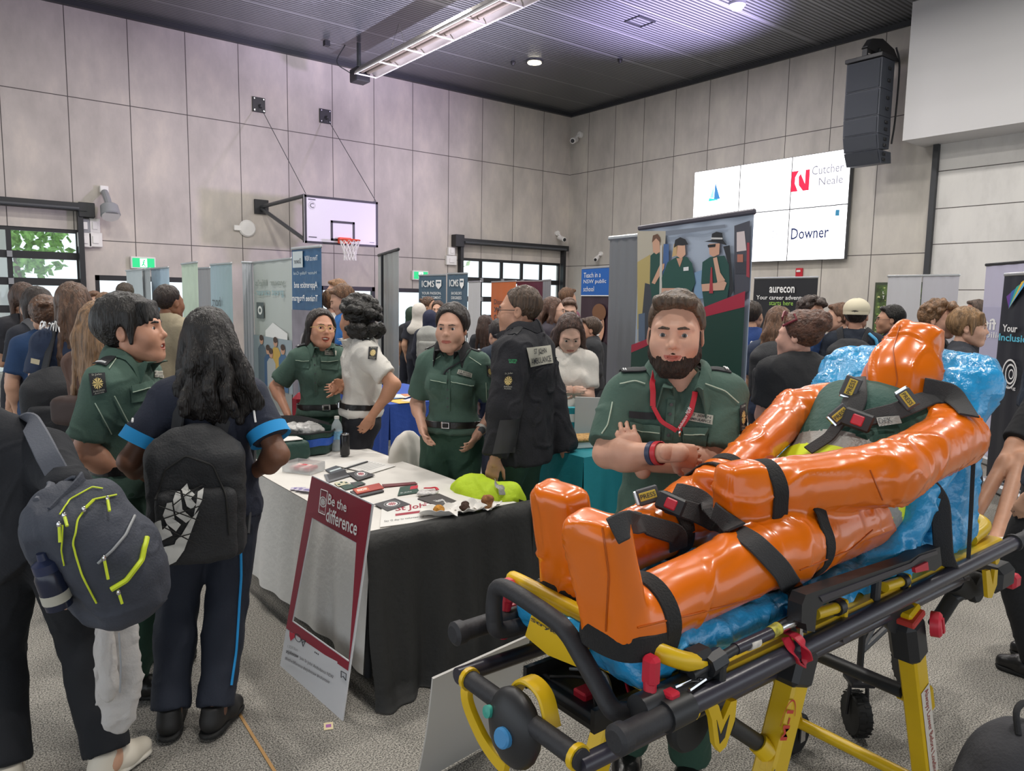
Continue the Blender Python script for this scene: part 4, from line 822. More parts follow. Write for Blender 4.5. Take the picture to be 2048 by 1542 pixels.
    if not faceless:
        sc_ = mat('eye_white', 'e8e4e0', .25); ir = mat('iris_' + eyes, eyes, .2); pu = mat('pupil', '0a0908', .1)
        for sd in (-1, 1):
            mb = MB(); ec = V(sd * .031, -.0765, -.001); mb.ball(hw(ec), .0122 * hs, sc_, 14); g = nrm((0, -1, 0)); d = g @ R
            q = hw(ec + g * .0117); mb.lathe(q - d * .0009, [(.0068 * hs, -.0006), (.006 * hs, .0008), (.0001, .0014)], ir, 12, d); mb.lathe(q + d * .0004, [(.0032 * hs, 0), (.0001, .0008)], pu, 10, d); mb.obj('eye', T)
        if res < .02:
            hm = hair_mat(hair[1] if hair and hair[0] != 'hijab' else '1d1612'); mb = MB()
            for sd in (-1, 1):
                S = SDF(); br = .0042 if sex == 'm' else .0026
                S.cap((sd * .013, -.0965, .0185), (sd * .032, -.0925, .0208), br, br, k=.003); S.cap((sd * .032, -.0925, .0208), (sd * .049, -.077, .0165), br, br * .45, k=.003); v, q = S.mesh(.0022); mb.add((v * hs) @ R + hc, q, hm)
            mb.obj('eyebrows', T, smooth=180)
        if open_:
            mb = MB(); S = SDF(); S.cap((-.016, -.088, -.0665), (.016, -.088, -.0665), .0042, k=.002); S.cap((0, -.0915, -.0668), (0, -.0915, -.0668), .0045, k=.006); v, q = S.mesh(.0022); mb.add((v * hs) @ R + hc, q, mat('teeth', 'f0ece4', .2)); mb.obj('teeth', T, smooth=180)
    if beard:
        S = SDF(); S.ell((0, -.022, -.055), (.069 * fat, .0755, .07), .01, clip=[((0, -.03, -.03), nrm((0, -.35, .9))), ((0, .02, 0), (0, 1, 0))])
        S.cap((-.016, -.074, -.098), (.016, -.074, -.098), .025, k=.03); S.cap((0, -.092, -.08), (0, -.088, -.1), .008, .014, k=.015)
        for sd in (-1, 1): S.cap((sd * .066 * fat, -.012, .005), (sd * .06 * fat, -.02, -.05), .008, .014, k=.015); S.cap((sd * .053 * fat, -.01, -.068), (sd * .02, -.062, -.106), .02, k=.02); S.cap((0, -.0985, -.0535), (sd * .027, -.087, -.061), .0066, .0055, k=.004); S.cap((sd * .027, -.086, -.062), (sd * .03, -.08, -.08), .006, .008, k=.008)
        S.ell((0, -.1, -.0665), (.024, .02, .0085), .003, op=-1); S.ell((0, -.08, -.012), (.05, .05, .041), .01, op=-1)
        v, q = S.mesh(.003); n_ = vnormals(v, q); v = v + n_ * (.0025 * noise(v * V(1, 1, .35), 190))[:, None]
        mb = MB(); mb.add((v * hs) @ R + hc, q, mat('beard_' + beard, beard, .7, var=.45, vs=160, bump=.9, bs=300, stretch=(1, 1, .3))); mb.obj('beard', T, smooth=180)
    # --- hair
    if hair:
        st, hcol = hair[0], hair[1]; hk = hair[2] if len(hair) > 2 else {}; amp = .0035; sc = V(46, 46, 9)
        S = hair_sdf(st if st in ('short', 'crew', 'sides', 'messy', 'fringe', 'curlytop') else 'long')
        if st == 'long': strands(S, [(0, .075, .05), (0, .11, -.03), (0, .115, -.13), hk.get('end', (0, .10, -.32))], .03, hk.get('n', 16), V(.038, .012, .02), seed=seed, wave=hk.get('wave', .006)); [S.cap((sd * .07, .0, .03), (sd * .075, .02, -.1), .022, .018, k=.03) for sd in (-1, 1)]
        if st == 'wavy':
            strands(S, [(0, .085, .03), (0, .115, -.05), (0, .12, -.12), hk.get('end', (0, .115, -.25))], .024, hk.get('n', 30), V(.055, .02, .025), seed=seed, wave=.014, taper=.7)
            for sd in (-1, 1): strands(S, [(sd * .07, -.0, .03), (sd * .085, .01, -.06), (sd * .10, .02, -.15), (sd * .10, .0, -.26)], .02, 7, V(.012, .02, .02), seed=seed + sd + 3, wave=.012)
        if st == 'pony': strands(S, [(0, .10, .045), (0, .145, .03), (0, .155, -.06), hk.get('end', (0, .13, -.27))], .02, 9, V(.012, .012, .01), seed=seed, wave=.005)
        if st == 'bun':
            r_ = np.random.default_rng(seed + 5)
            for k in range(hk.get('n', 26)):
                q = r_.normal(size=3); q /= np.linalg.norm(q); S.ell(V(0, .1, .075) + q * .042, .02, .012)
        if st == 'curly':
            r_ = np.random.default_rng(seed + 2); R0 = hk.get('r', .03)
            for k in range(130):
                q = r_.normal(size=3); q /= np.linalg.norm(q)
                if q[1] < -.35 and q[2] < .35 or q[2] < -.75: continue
                S.ell(V(0, .03, .03) + q * V(.078 + R0 * .6, .1 + R0 * .5, .09 + R0 * .5) + (V(0, .03, -.05) if q[2] < -.1 else 0), R0 * (.55 + .35 * r_.random()), .008)
        if st == 'mop':
            r_ = np.random.default_rng(seed + 2)
            for k in range(90):
                q = r_.normal(size=3); q /= np.linalg.norm(q)
                if q[2] < -.05: continue
                S.ell(V(0, .0, .06) + q * V(.088, .105, .075), .022, .008)
        if st == 'hijab':
            S = SDF(); S.ell((0, .02, .03), (.092, .112, .104), .02); S.cap((0, .03, -.05), (0, .03, -.13), .085, .1, k=.05); S.ell((0, .04, -.22), (.17, .13, .1), .05); S.ell((0, -.1, -.02), (.058, .06, .085), .01, op=-1); amp = .004; sc = V(10, 10, 14)
        v, q = S.mesh(max(hres, .004) if res < .015 else .008); n_ = vnormals(v, q); v = relax(v, q, 1); v = v + n_ * (amp * noise(v * sc, 1., seed) + amp * .6 * noise(v * sc * 2.2, 1., seed + 5))[:, None]
        mb = MB(); mb.add((v * hs) @ R + hc, q, mat('scarf_' + hcol, hcol, .8, bump=.2, bs=80) if st == 'hijab' else hair_mat(hcol, curl=st in ('curly', 'mop', 'bun', 'curlytop'))); p.hair = mb.obj('headscarf' if st == 'hijab' else 'hair', T, smooth=180)
    # --- clothes
    if bottom:
        S = SDF(); bl = leglen * 2 if leglen <= 1 else 2; o = .016 * loose
        for k in 'LR': leg(S, k, o, bl * .985, .035)
        S.ell(G['pel'] - up * .02, V(.168 * (1.04 if sex == 'f' else 1) * bulk, .118 * bulk, .12) * s + .008, .05, RT, clip=[(G['pel'] + up * .1 * s, up)])
        if skirt: S.cap(G['pel'], (B + Z * skirt) + (G['pel'] - B) * V(1, 1, 0), .15 * s, .21 * s, k=.05, clip=[(B + Z * skirt, -Z)])
        p.bottom = soft(S, res * .9, bottom, .005, 14, seed, 'trousers' if leglen > .8 else 'shorts', T, stretch=(1, 1, .8), creases=.003)
    if top:
        S = SDF(); o = .012 * loose + puff; torso(S, o)
        hz_ = hem - .02
        S.ell(lerp(G['pel'], G['neck'], hz_ / .525 + .05), V(.165 * bulk, .124 * bulk, .1) * s + o, .05, RT)
        if hem <= .01: S.cap(G['pel'] + up * .08 * s, G['pel'] + up * (min(hem, 0) - .06) * s, .158 * s * bulk + o, .168 * s * bulk + o, k=.05, sq=(tf, .74))
        for k in 'LR': arm(S, k, o + .002 + puff * .3, 0, sleeve, .035, .012)
        pl = G['pel'] + up * hem * s
        for i in range(len(S.p)):                      # hem cut
            fn, a, b_, k_, op = S.p[i]; S.p[i] = ((lambda fn: lambda P: np.maximum(fn(P), (pl - P) @ up))(fn), a, b_, k_, op) if op > 0 and i < len(S.p) - 2 else S.p[i]
        S.cap(G['neck'] + up * .03 * s + tf * .02, G['neck'] + up * .25, .062 * s, .075 * s, k=.012, op=-1)
        if collar: S.cap(G['neck'] + tf * .10 * s + up * .05 * s, G['neck'] + tf * .125 * s - up * .07 * s, .05 * s, .006, k=.006, op=-1)
        p.top = soft(S, res * .85, top, topamp, 13, seed + 1, 'shirt' if sleeve < 1.3 else 'jacket', T, stretch=(1, 1, .7), creases=topamp * .8)
        if collar:
            mb = MB(); nb = G['neck'] + up * .01 * s; bt = bvh_of([p.top])
            def drop(q):
                h = bt.ray_cast(Vector(q + up * .22 * s), Vector(-up), .34 * s); return np.array(h[0]) if h[0] is not None else q + up * .005
            for sd in (-1, 1):
                def cf(u, v):
                    a = math.pi * (.0 + u * .9); dr = tl * math.sin(a) * sd - tf * math.cos(a); f = max(0, u - .72) / .28; r0 = .07 + .012 * u + .02 * f; r1 = r0 + .036 + .028 * f
                    q0, q1 = nb + (dr * r0 + tf * .012) * s, nb + (dr * r1 + tf * .012) * s; q0 = drop(q0) + up * (.036 - .03 * u) * s; q1 = drop(q1) + up * .005 * s
                    return lerp(q0, q1, v) + up * .014 * s * math.sin(math.pi * v)
                mb.grid(cf, 14, 5, collar, .004)
            mb.obj('collar', T)
    if shoes:
        for k in 'LR':
            a = G['an' + k] * V(1, 1, 0) + Z * .0; Fd = (legs or {}).get('toe' + k, F); Fd = nrm(Fd); sd = np.cross(Z, Fd); lift = V(0, 0, max(0, G['an' + k][2] - .09 * s)); q = lambda f, l, z: a + lift + Fd * f * s + sd * l * s + Z * z * s; mb = MB()
            S = SDF(); S.cap(q(-.035, 0, .055), q(.08, 0, .05), .04 * s, .045 * s, k=.03); S.cap(q(.08, 0, .045), q(.16, 0, .036), .045 * s, .036 * s, k=.03); S.cap(q(-.02, 0, .06), q(-.015, 0, .12), .044 * s, .047 * s, k=.03, clip=[(q(0, 0, .125), Z)])
            fl = q(0, 0, .018)
            for i in range(len(S.p)): fn, x1, x2, k_, op = S.p[i]; S.p[i] = ((lambda fn: lambda P: np.maximum(fn(P), fl[2] - P[..., 2]))(fn), x1, x2, k_, op)
            soft(S, .008, shoes[0], mb=mb); S = SDF(); S.cap(q(-.04, 0, .02), q(.0, 0, .02), .046 * s, k=.02, clip=[(q(0, 0, .022), Z), (q(0, 0, .002), -Z)]); S.cap(q(.0, 0, .02), q(.15, 0, .02), .045 * s, .044 * s, k=.02, clip=[(q(0, 0, .022), Z), (q(0, 0, .002), -Z)]); soft(S, .008, shoes[1], mb=mb, it=0); mb.obj('shoe', T, smooth=50)
    return p
def belt(p, m, z=.09, buckle=chrome, r=.0):
    mb = MB(); c = p.G['pel'] + p.up * z * p.s; bv = bvh_of([o for o in (getattr(p, 'bottom', None), getattr(p, 'top', None)) if o]); P = []
    for i in range(40):
        a = 2 * math.pi * i / 40; d = p.tl * math.cos(a) + p.tf * math.sin(a); h = bv.ray_cast(Vector(c + d * .5), Vector(-d)); P.append(np.array(h[0]) + d * .006 if h[0] else c + d * .16)
    P = np.array(P); P = .25 * np.roll(P, 1, 0) + .5 * P + .25 * np.roll(P, -1, 0); mb.tube(P, 1, m, 8, closed=True, flat=(.004, .019, p.up)); b = mb.obj('belt', p.T)
    d = p.tf; q = P[10] + d * .006; mb = MB(); mb.box(q, (.055, .012, .045), buckle, np.array([p.tl, p.tf, p.up]), .006); mb.box(q + d * .005, (.035, .008, .026), m, np.array([p.tl, p.tf, p.up]), .004); mb.obj('buckle', b)
def epaulette(p, m, side, txt=True):
    sh = p.G['sh' + side]; n0 = p.G['neck']; bv = bvh_of([p.top]); mb = MB(); ax = nrm(sh - n0); w_ = p.tf
    def fn(u, v):
        q = lerp(n0, sh, .42 + .66 * v) + w_ * (u - .5) * .052; h = bv.ray_cast(Vector(q + p.up * .25), Vector(-p.up)); return (np.array(h[0]) if h[0] else q + p.up * .07) + p.up * .006
    mb.grid(fn, 4, 8, m, .004); o = mb.obj('epaulette', p.T)
    if txt:
        mb = MB()
        for v in (.86, .92): mb.tube([fn(.15, v) + p.up * .004, fn(.5, v) + p.up * .004, fn(.85, v) + p.up * .004], .0022, txt_w, 5)
        mb.obj('rank_bar', o)
    return o
def glasses(p, m, rnd=True):
    hw = p.hw; mb = MB()
    for sd in (-1, 1):
        c = V(sd * .033, -.104, -.004); P = [hw(c + V(.023 * math.cos(t) * (1 if rnd else 1.05), .004 * math.cos(t) * sd * 1.6, .019 * math.copysign(abs(math.sin(t)) ** (1 if rnd else .6), math.sin(t)))) for t in np.linspace(0, 2 * math.pi, 20, endpoint=False)]; mb.tube(P, .0016, m, 6, closed=True)
        mb.tube([hw((sd * .056, -.098, .002)), hw((sd * .074, -.06, .004)), hw((sd * .08, .01, .004))], .0018, m, 6)
    mb.tube([hw((-.011, -.107, .0)), hw((0, -.11, .003)), hw((.011, -.107, .0))], .0016, m, 6); mb.obj('glasses', p.T)
def backpack(name, p, m, label, cat='backpack', w_=.30, hh=.44, d=.16, z=.0, off=.0, pocket=None, straps=None, handle=True, drop=0., group=None, amp=.006, side=0., res=.01, tilt=0.):
    """a backpack hung on the back of figure p; straps go over its shoulders"""
    R = p.RT; c = lerp(p.G['pel'], p.G['neck'], .56 + z) - p.tf * (.13 * p.s + d * .5 + off) - p.up * drop + p.tl * side; T = thing(name, V(c[0], c[1], c[2] - hh / 2), label, cat, group); q = lambda a, b, e: c + p.tl * a - p.tf * b + p.up * e
    S = SDF(); S.box(c, V(w_ / 2, d / 2, hh / 2 - .04), .05, .04, R); S.ell(q(0, -.01, hh / 2 - .08), V(w_ * .46, d * .48, .12), .05, R); soft(S, res, m, amp, 14, 4, 'main_bag', T, creases=.003)
    S = SDF(); S.box(q(0, d * .5 + .01, -hh * .12), V(w_ * .4, .035, hh * .27), .03, .03, R); soft(S, res, pocket or m, amp * .7, 16, 8, 'front_pocket', T, creases=.002)
    st = straps or m
    for sd, k in ((1, 'L'), (-1, 'R')):
        sh = p.G['sh' + k]; P = curve([q(sd * .07, -d * .35, hh * .36), lerp(p.G['neck'], sh, .62) + p.up * .075 * p.s - p.tf * .05, lerp(p.G['neck'], sh, .68) + p.up * .075 * p.s + p.tf * .03, lerp(p.G['neck'], sh, .78) + p.tf * .135 * p.s - p.up * .08, sh + p.tf * .11 * p.s - p.up * .24 * p.s, q(sd * w_ * .48, -d * .4, -hh * .32)], 6); mb = MB()
        ups = []
        for i in range(len(P)): ctr = lerp(p.G['pel'], p.G['neck'], .75); ups.append(nrm(P[i] - ctr))
        mb.tube(P, 1, st, 8, flat=(.028, .007, np.array(ups))); mb.obj('shoulder_strap', T)
    if handle: mb = MB(); mb.tube(curve([q(-.05, -d * .3, hh * .42), q(-.035, -d * .3, hh * .5), q(.035, -d * .3, hh * .5), q(.05, -d * .3, hh * .42)], 5), 1, st, 8, flat=(.012, .004, -p.tf)); mb.obj('grab_handle', T)
    return T, q
# ------------------------------------------------------------------ the people near the stand
ug = mat('uniform_green', '4a6358', .85, var=.06, vs=5, bump=.12, bs=90); ugd = mat('uniform_green_trouser', '2c4a3c', .85, var=.08, vs=5, bump=.12, bs=90)
blk = mat('black_cloth', '222225', .85, bump=.15, bs=120); navy = mat('navy_cloth', '232838', .85, bump=.15, bs=110); leather = mat('black_leather', '1c1b1b', .3, bump=.1, bs=60); rubber = mat('rubber_sole', '191919', .7); epm = mat('epaulette_black', '2a2b2e', .8)
patchw = mat('patch_silver', 'b4b1a4', .6); piping = mat('piping_mint', 'b8c8b4', .6); bright = mat('aqua_blue', '1f8fd0', .8); wht = mat('white_cotton', 'd6d2cb', .85, bump=.12, bs=90); gold = mat('thread_gold', 'd6bd7a', .5)
def eyeh(z): return z * 1.07034
def place(px, py, D): q = at(px, py, D); return q[:2], eyeh(q[2])
TC = lambda xy: nrm(V(-xy[0], -xy[1], 0)); RI = lambda xy: np.cross(TC(xy), Z) * -1.   # towards the viewer; image-right
def dirn(xy, toward, right): t = TC(xy); r = np.cross(Z, t); return nrm(t * toward + r * right)
def name_patch(p, q, sub=True, parts=None):
    sk = Skin(bvh_of(parts or [p.top]), q, .004); mb = MB(); sk.rect(mb, 0, 0, 1, 1, patchw); o = mb.obj('name_patch', p.T); mb = MB(); sk.b = bvh_of((parts or [p.top]) + [o]); sk.text(mb, 'ST JOHN', .08, .52, .92, .88, txt_d, -.001, .012); sk.text(mb, 'AMBULANCE', .06, .12, .94, .42, txt_d, -.001, .012); mb.obj('patch_lettering', o, smooth=0); return o
def star(sk, mb, cx, cy, r, m, d=.003, asp=1.):
    for k in range(8):
        a = k * math.pi / 4 + math.pi / 8; u, v = math.cos(a), math.sin(a); sk.poly(mb, [(cx, cy), (cx + (u * r - v * r * .3) , cy + (v * r + u * r * .3) * asp), (cx + u * r * .8, cy + v * r * .8 * asp), (cx + (u * r + v * r * .3), cy + (v * r - u * r * .3) * asp)], m, d)
def badge(p, q, parts=None, back=epm):
    sk = Skin(bvh_of(parts or [p.top]), q, .004); mb = MB(); o = p.T
    if back is not None: sk.rect(mb, 0, 0, 1, 1, back); o = mb.obj('shoulder_badge', p.T); mb = MB(); sk.b = bvh_of((parts or [p.top]) + [o])
    star(sk, mb, .5, .5, .34, gold, .003, .8); sk.text(mb, 'St John', .2, .84, .8, .95, patchw, .003); sk.text(mb, 'Ambulance', .14, .13, .86, .22, patchw, .003); sk.text(mb, 'Australia', .2, .03, .8, .11, patchw, .003); mb.obj('badge_emblem', o, smooth=0)
def pocket(p, q, m=None, flap=.38):
    sk = Skin(bvh_of([p.top]), q, .005); mb = MB(); sk.rect(mb, 0, 0, 1, 1, m or ug); o = mb.obj('chest_pocket', p.T); mb = MB(); mb.grid(lambda a, b: sk.p(a, 1 - flap * b - .14 * flap * (1 - abs(2 * a - 1)) * b, .006), 10, 4, m or ug, .004); mb.obj('pocket_flap', o); mb = MB(); mb.tube([sk.p(u, 1 - flap * .98, .009) for u in np.linspace(.02, .98, 9)], .0018, piping, 5); mb.obj('pocket_piping', o)
def placket(p, pts, n=5):
    b = bvh_of([p.top]); pxline(b, pts, 1, ug, .003, 8, 'button_placket', p.T, flat=(.014, .003, p.tf)); mb = MB()
    for i in range(n):
        x, y = lerp(pts[0], pts[-1], (i + .5) / n); h = hit(b, x, y, .007)
        if h is not None: mb.lathe(h, [(.005, -.002), (.0055, .001), (.0001, .0015)], dgrey, 10, p.tf)
    if mb.n: mb.obj('shirt_button', p.T)
def pipe(p, *lines, r=.0022, m=None, src=None):
    b = bvh_of([src or p.top])
    for l in lines: pxline(b, l, r, m or piping, .003, 5, 'piping', p.T)
# bearded volunteer, arms crossed
D = 2.42; xy, h = place(1352, 667, D); F = dirn(xy, 1, -.06); a = at
bm = person(xy, F, 'bearded man with crossed arms in green ambulance shirt and red lanyard', h=h, skin='d2a189', hair=('short', '5a4838'), beard='3a2a20', smile=.75, fat=1.04, top=ug, bottom=ugd, shoes=(leather, rubber), hres=.0026, res=.009, collar=ug, bulk=1.06, hs=1.07, hem=-.04, sleeve=.86, loose=1.35, eyes='3d3a34',
    J=dict(neck=at(1352, 772, D + .03), shL=at(1448, 790, D + .02), shR=at(1247, 795, D + .02), elR=at(1214, 908, D - .06), elL=at(1428, 926, D - .08), pel=at(1335, 1090, D + .13)),
    arms={'R': at(1346, 906, D - .245), 'L': at(1278, 926, D - .13), 'handR': (at(1420, 920, D - .16) - at(1346, 906, D - .245), nrm(F) * -1 + V(0, 0, -.2), .3), 'handL': (at(1244, 850, D - .12) - at(1278, 926, D - .13), -F, .45)}, topamp=.006, lean=0)
epaulette(bm, epm, 'L'); epaulette(bm, epm, 'R')
name_patch(bm, [(1377, 823), (1427, 832), (1425, 850), (1372, 840)]); badge(bm, [(1478, 812), (1490, 805), (1488, 862), (1478, 862)])
sk = Skin(bvh_of([bm.top]), [(1257, 822), (1311, 826), (1311, 840), (1257, 836)]); mb = MB(); sk.rect(mb, 0, 0, 1, 1, epm); mb.obj('hook_patch', bm.T)
pocket(bm, [(1256, 846), (1322, 852), (1320, 890), (1258, 884)]); pocket(bm, [(1362, 854), (1420, 858), (1412, 896), (1366, 892)])
placket(bm, [(1343, 800), (1336, 880)], 4); pipe(bm, [(1240, 768), (1270, 762), (1290, 768)], [(1410, 768), (1450, 782), (1476, 806)], [(1225, 805), (1216, 850), (1204, 868)], [(1478, 870), (1470, 900)])
b = bvh_of([bm.top, bm.body]); mb = MB(); lan = mat('lanyard_red', 'c02232', .5)
pxline(b, [(1312, 735), (1305, 770), (1306, 812)], 1, lan, .008, 8, mb=mb, flat=(.009, .0015, bm.tf)); pxline(b, [(1306, 812), (1322, 842), (1352, 862)], 1, lan, .008, 8, mb=mb, flat=(.007, .0015, bm.tf)); pxline(b, [(1390, 785), (1380, 825), (1356, 862)], 1, lan, .008, 8, mb=mb, flat=(.009, .0015, bm.tf)); lo = mb.obj('lanyard', bm.T)
sk = Skin(b, [(1352, 856), (1378, 812), (1384, 818), (1358, 862)], .012); mb = MB(); sk.text(mb, 'Ambulance NSW', .02, .15, .98, .85, txt_w, 0); mb.obj('lanyard_lettering', lo, smooth=0)
mb = MB(); q = hit(b, 1357, 866, .014); mb.ball(q, (.006, .004, .012), chrome, 10); mb.obj('lanyard_clip', lo)
w0, e0 = bm.G['wrR'], bm.G['elR']; d = nrm(w0 - e0)
for k, c_ in ((.80, 'c2303a'), (.72, '39425c')):
    c = lerp(e0, w0, k); mb = MB(); mb.tube([c - d * .009, c - d * .008, c + d * .008, c + d * .009], [.034, .0365, .0365, .034], mat('band_' + c_, c_, .4), 20, cap=False); mb.obj('wristband', bm.T)
# young officer on the left
D = 3.0; xy, h = place(250, 660, D); F = dirn(xy, .45, .85)
ym = person(xy, F, 'young black-haired man in green ambulance shirt facing right with parted lips', h=h, skin='c99378', hair=('fringe', '1b1714'), open_=.006, top=ug, bottom=ugd, shoes=(leather, rubber), hres=.003, res=.009, collar=ug, bulk=1.0, hs=1.13, hem=-.02, sleeve=.8, loose=1.3, headF=dirn(xy, .34, .94), hp=-.12, topamp=.006, eyes='1d1512', J=dict(anR=onz(262, 1395, .0) + V(0, 0, .09), anL=onz(315, 1320, .0) + V(0, 0, .09)),
    arms={'R': at(285, 960, D - .02), 'L': at(330, 940, D + .12), 'handR': (nrm(V(.5, .2, .1)), V(0, 0, 1), .5), 'handL': (nrm(V(.5, .2, .1)), V(0, 0, 1), .5)})
epaulette(ym, epm, 'R'); badge(ym, [(178, 748), (210, 746), (213, 784), (186, 792)]); name_patch(ym, [(308, 742), (326, 742), (326, 756), (308, 755)]); pocket(ym, [(258, 772), (300, 762), (302, 800), (262, 806)]); pipe(ym, [(218, 738), (232, 718)], [(228, 792), (258, 848)], [(190, 806), (222, 868)]); belt(ym, leather)
# student seen from behind with the black backpack
D = 2.82; xy, h = place(417, 690, D); F = dirn(xy, -1, .0)
gs = person(xy, F, 'student with wavy dark hair and black backpack seen from behind', h=h, sex='f', skin='7d5642', hair=('wavy', '1a1513', {'end': (0, .125, -.24)}), top=navy, bottom=mat('navy_track', '1c2230', .8, bump=.12, bs=100), shoes=(mat('black_shoe', '1b1a1a', .6), rubber), res=.009, hres=.004, hem=-.04, sleeve=.72, loose=1.35, headF=dirn(xy, -1, -.1), hs=1.06, seed=3, faceless=True, J=dict(anL=onz(340, 1425, .09), anR=onz(430, 1420, .09)), arms={'L': at(300, 955, D + .12), 'R': at(492, 955, D + .14)}, legs={'toeL': dirn(xy, -1, .15), 'toeR': dirn(xy, -.8, .5)}, topamp=.005)
for k, sd in (('L', -1), ('R', 1)):               # aqua sleeve ends with white cord
    sh, el = gs.G['sh' + k], gs.G['el' + k]; d = nrm(el - sh); c0 = lerp(sh, el, .56); c1 = lerp(sh, el, .74); mb = MB(); mb.tube([c0, lerp(c0, c1, .5), c1], [.079, .079, .081], bright, 22, cap=False); mb.tube([c1, c1 - d * .01], [.081, .068], bright, 22, cap=False); o = mb.obj('sleeve_band', gs.T)
    pxline(bvh_of([gs.top]), [(300 if sd < 0 else 478, 770), (272 if sd < 0 else 505, 800), (266 if sd < 0 else 512, 845)], .004, txt_w, .003, 5, 'sleeve_cord', gs.T)
bvv = bvh_of([gs.bottom]); pxline(bvv, [(480, 1010), (482, 1150), (472, 1300), (462, 1370)], .005, bright, .002, 6, 'side_stripe', gs.T, sub=14); mb = MB()
for i, (x, y) in enumerate(((352, 1408), (406, 1410))):
    for k in range(2): mb.box(onz(x + k * 7, y, .1) + TC(xy) * .02, (.008, .006, .03), mat('shoe_tan', 'b49a6a', .5), bev=.002)
mb.obj('shoe_logo', gs.T)
T, q = backpack('backpack', gs, mat('bag_black', '252629', .7, bump=.25, bs=140), 'black sports backpack with large white swoosh print on the student', w_=.33, hh=.50, d=.16, drop=.205, side=.055, straps=mat('bag_strap', '303134', .7), amp=.006)
bo = [c for c in T.children if c.name.startswith(('main_bag', 'front_pocket'))]; bb_ = bvh_of(bo); mb = MB(); w1 = mat('print_white2', 'd4d4d0', .5)
sk = Skin(bb_, [(310, 960), (410, 960), (410, 1130), (310, 1130)], .005)
def warp_poly(mb, sk, pts, m, d=0., n=6):
    """fill a polygon on a curved surface as a fan of small strips"""
    P = np.array(pts, float); c = P.mean(0); k = len(P); E = np.vstack([P, P[:1]]); rows = []
    Q = [lerp(E[i], E[i + 1], t) for i in range(k) for t in np.linspace(0, 1, n, endpoint=False)]
    for f_ in np.linspace(0, 1, 6): rows.append([sk.p(*lerp(c, q, f_), d) for q in Q])
    N_ = len(Q); mb.add(np.array(rows).reshape(-1, 3), [(r * N_ + i, r * N_ + (i + 1) % N_, (r + 1) * N_ + (i + 1) % N_, (r + 1) * N_ + i) for r in range(5) for i in range(N_)], m)
U = lambda x, y: ((x - 310) / 100., 1 - (y - 960) / 170.)
for pts in ([(309, 1098), (330, 1106), (345, 1098), (352, 1080), (372, 1060), (380, 1040), (398, 1020), (380, 1068), (368, 1100), (352, 1122), (334, 1130), (316, 1122)], [(312, 1075), (322, 1082), (345, 1070), (335, 1050), (326, 1060), (322, 1038), (312, 1045)], [(326, 1030), (334, 1048), (352, 1062), (362, 1048), (350, 1040), (344, 1004), (334, 1006)], [(346, 1000), (352, 1030), (372, 1045), (384, 1035), (366, 1024), (360, 985), (352, 985)], [(362, 978), (374, 1012), (384, 1018), (392, 1008), (380, 1000), (390, 990), (378, 980), (374, 966)], [(396, 985), (408, 978), (404, 1000), (388, 1030), (392, 1008)]):
    warp_poly(mb, sk, [U(x, y) for x, y in pts], w1)
mb.obj('white_print', T, smooth=180); mb = MB()
for l in ([(318, 1040), (402, 1010)], [(320, 1010), (400, 1040)], [(312, 1085), (395, 1062)], [(326, 1052), (400, 1090)], [(340, 985), (410, 1000)], [(345, 1010), (406, 968)]): pxline(bb_, l, .0022, rubber, .009, 5, mb=mb)
mb.obj('bungee_cord', T); mb = MB(); pxline(bb_, [(312, 1000), (330, 940), (372, 912), (425, 930), (452, 990), (458, 1070)], .004, rubber, .003, 6, mb=mb, sub=10); mb.obj('zip', T)
# leaning student at the left edge with the charcoal backpack
D = 2.42; xy = onz(120, 1500, 0)[:2]; F = dirn(xy, -1, -.1)
ls = person(xy, F, 'student in black hoodie leaning out of the left edge of the photo', h=1.6, skin='c99b80', hair=('short', '2a201a'), top=mat('hoodie_black', '1d1f25', .9, bump=.15, bs=110), bottom=mat('trouser_black', '16181d', .9, bump=.1, bs=100), shoes=(mat('shoe_cream', 'd8cfbf', .6), mat('sole_cream', 'cfc9bd', .6)), res=.01, hem=-.1, sleeve=1.9, loose=1.6, faceless=True, hands=True, bulk=1.12,
    J=dict(pel=at(62, 1045, D), neck=at(-95, 868, D - .05), head=at(-180, 760, D - .05), shR=at(95, 905, D - .02), shL=at(-250, 905, D - .08), hipR=at(120, 1090, D), hipL=at(15, 1095, D + .02), anR=onz(215, 1512, .09), anL=onz(15, 1540, .09)), arms={'R': at(150, 1130, D - .15), 'L': at(-260, 1180, D)}, legs={'toeR': dirn(xy, -.6, .75), 'toeL': dirn(xy, -1, 0)})
T = thing('backpack', at(180, 1090, 2.2), 'charcoal backpack with yellow zips slung on the leaning student', 'backpack'); bgm = mat('bag_charcoal', '3a3e49', .75, var=.06, vs=6, bump=.2, bs=150)
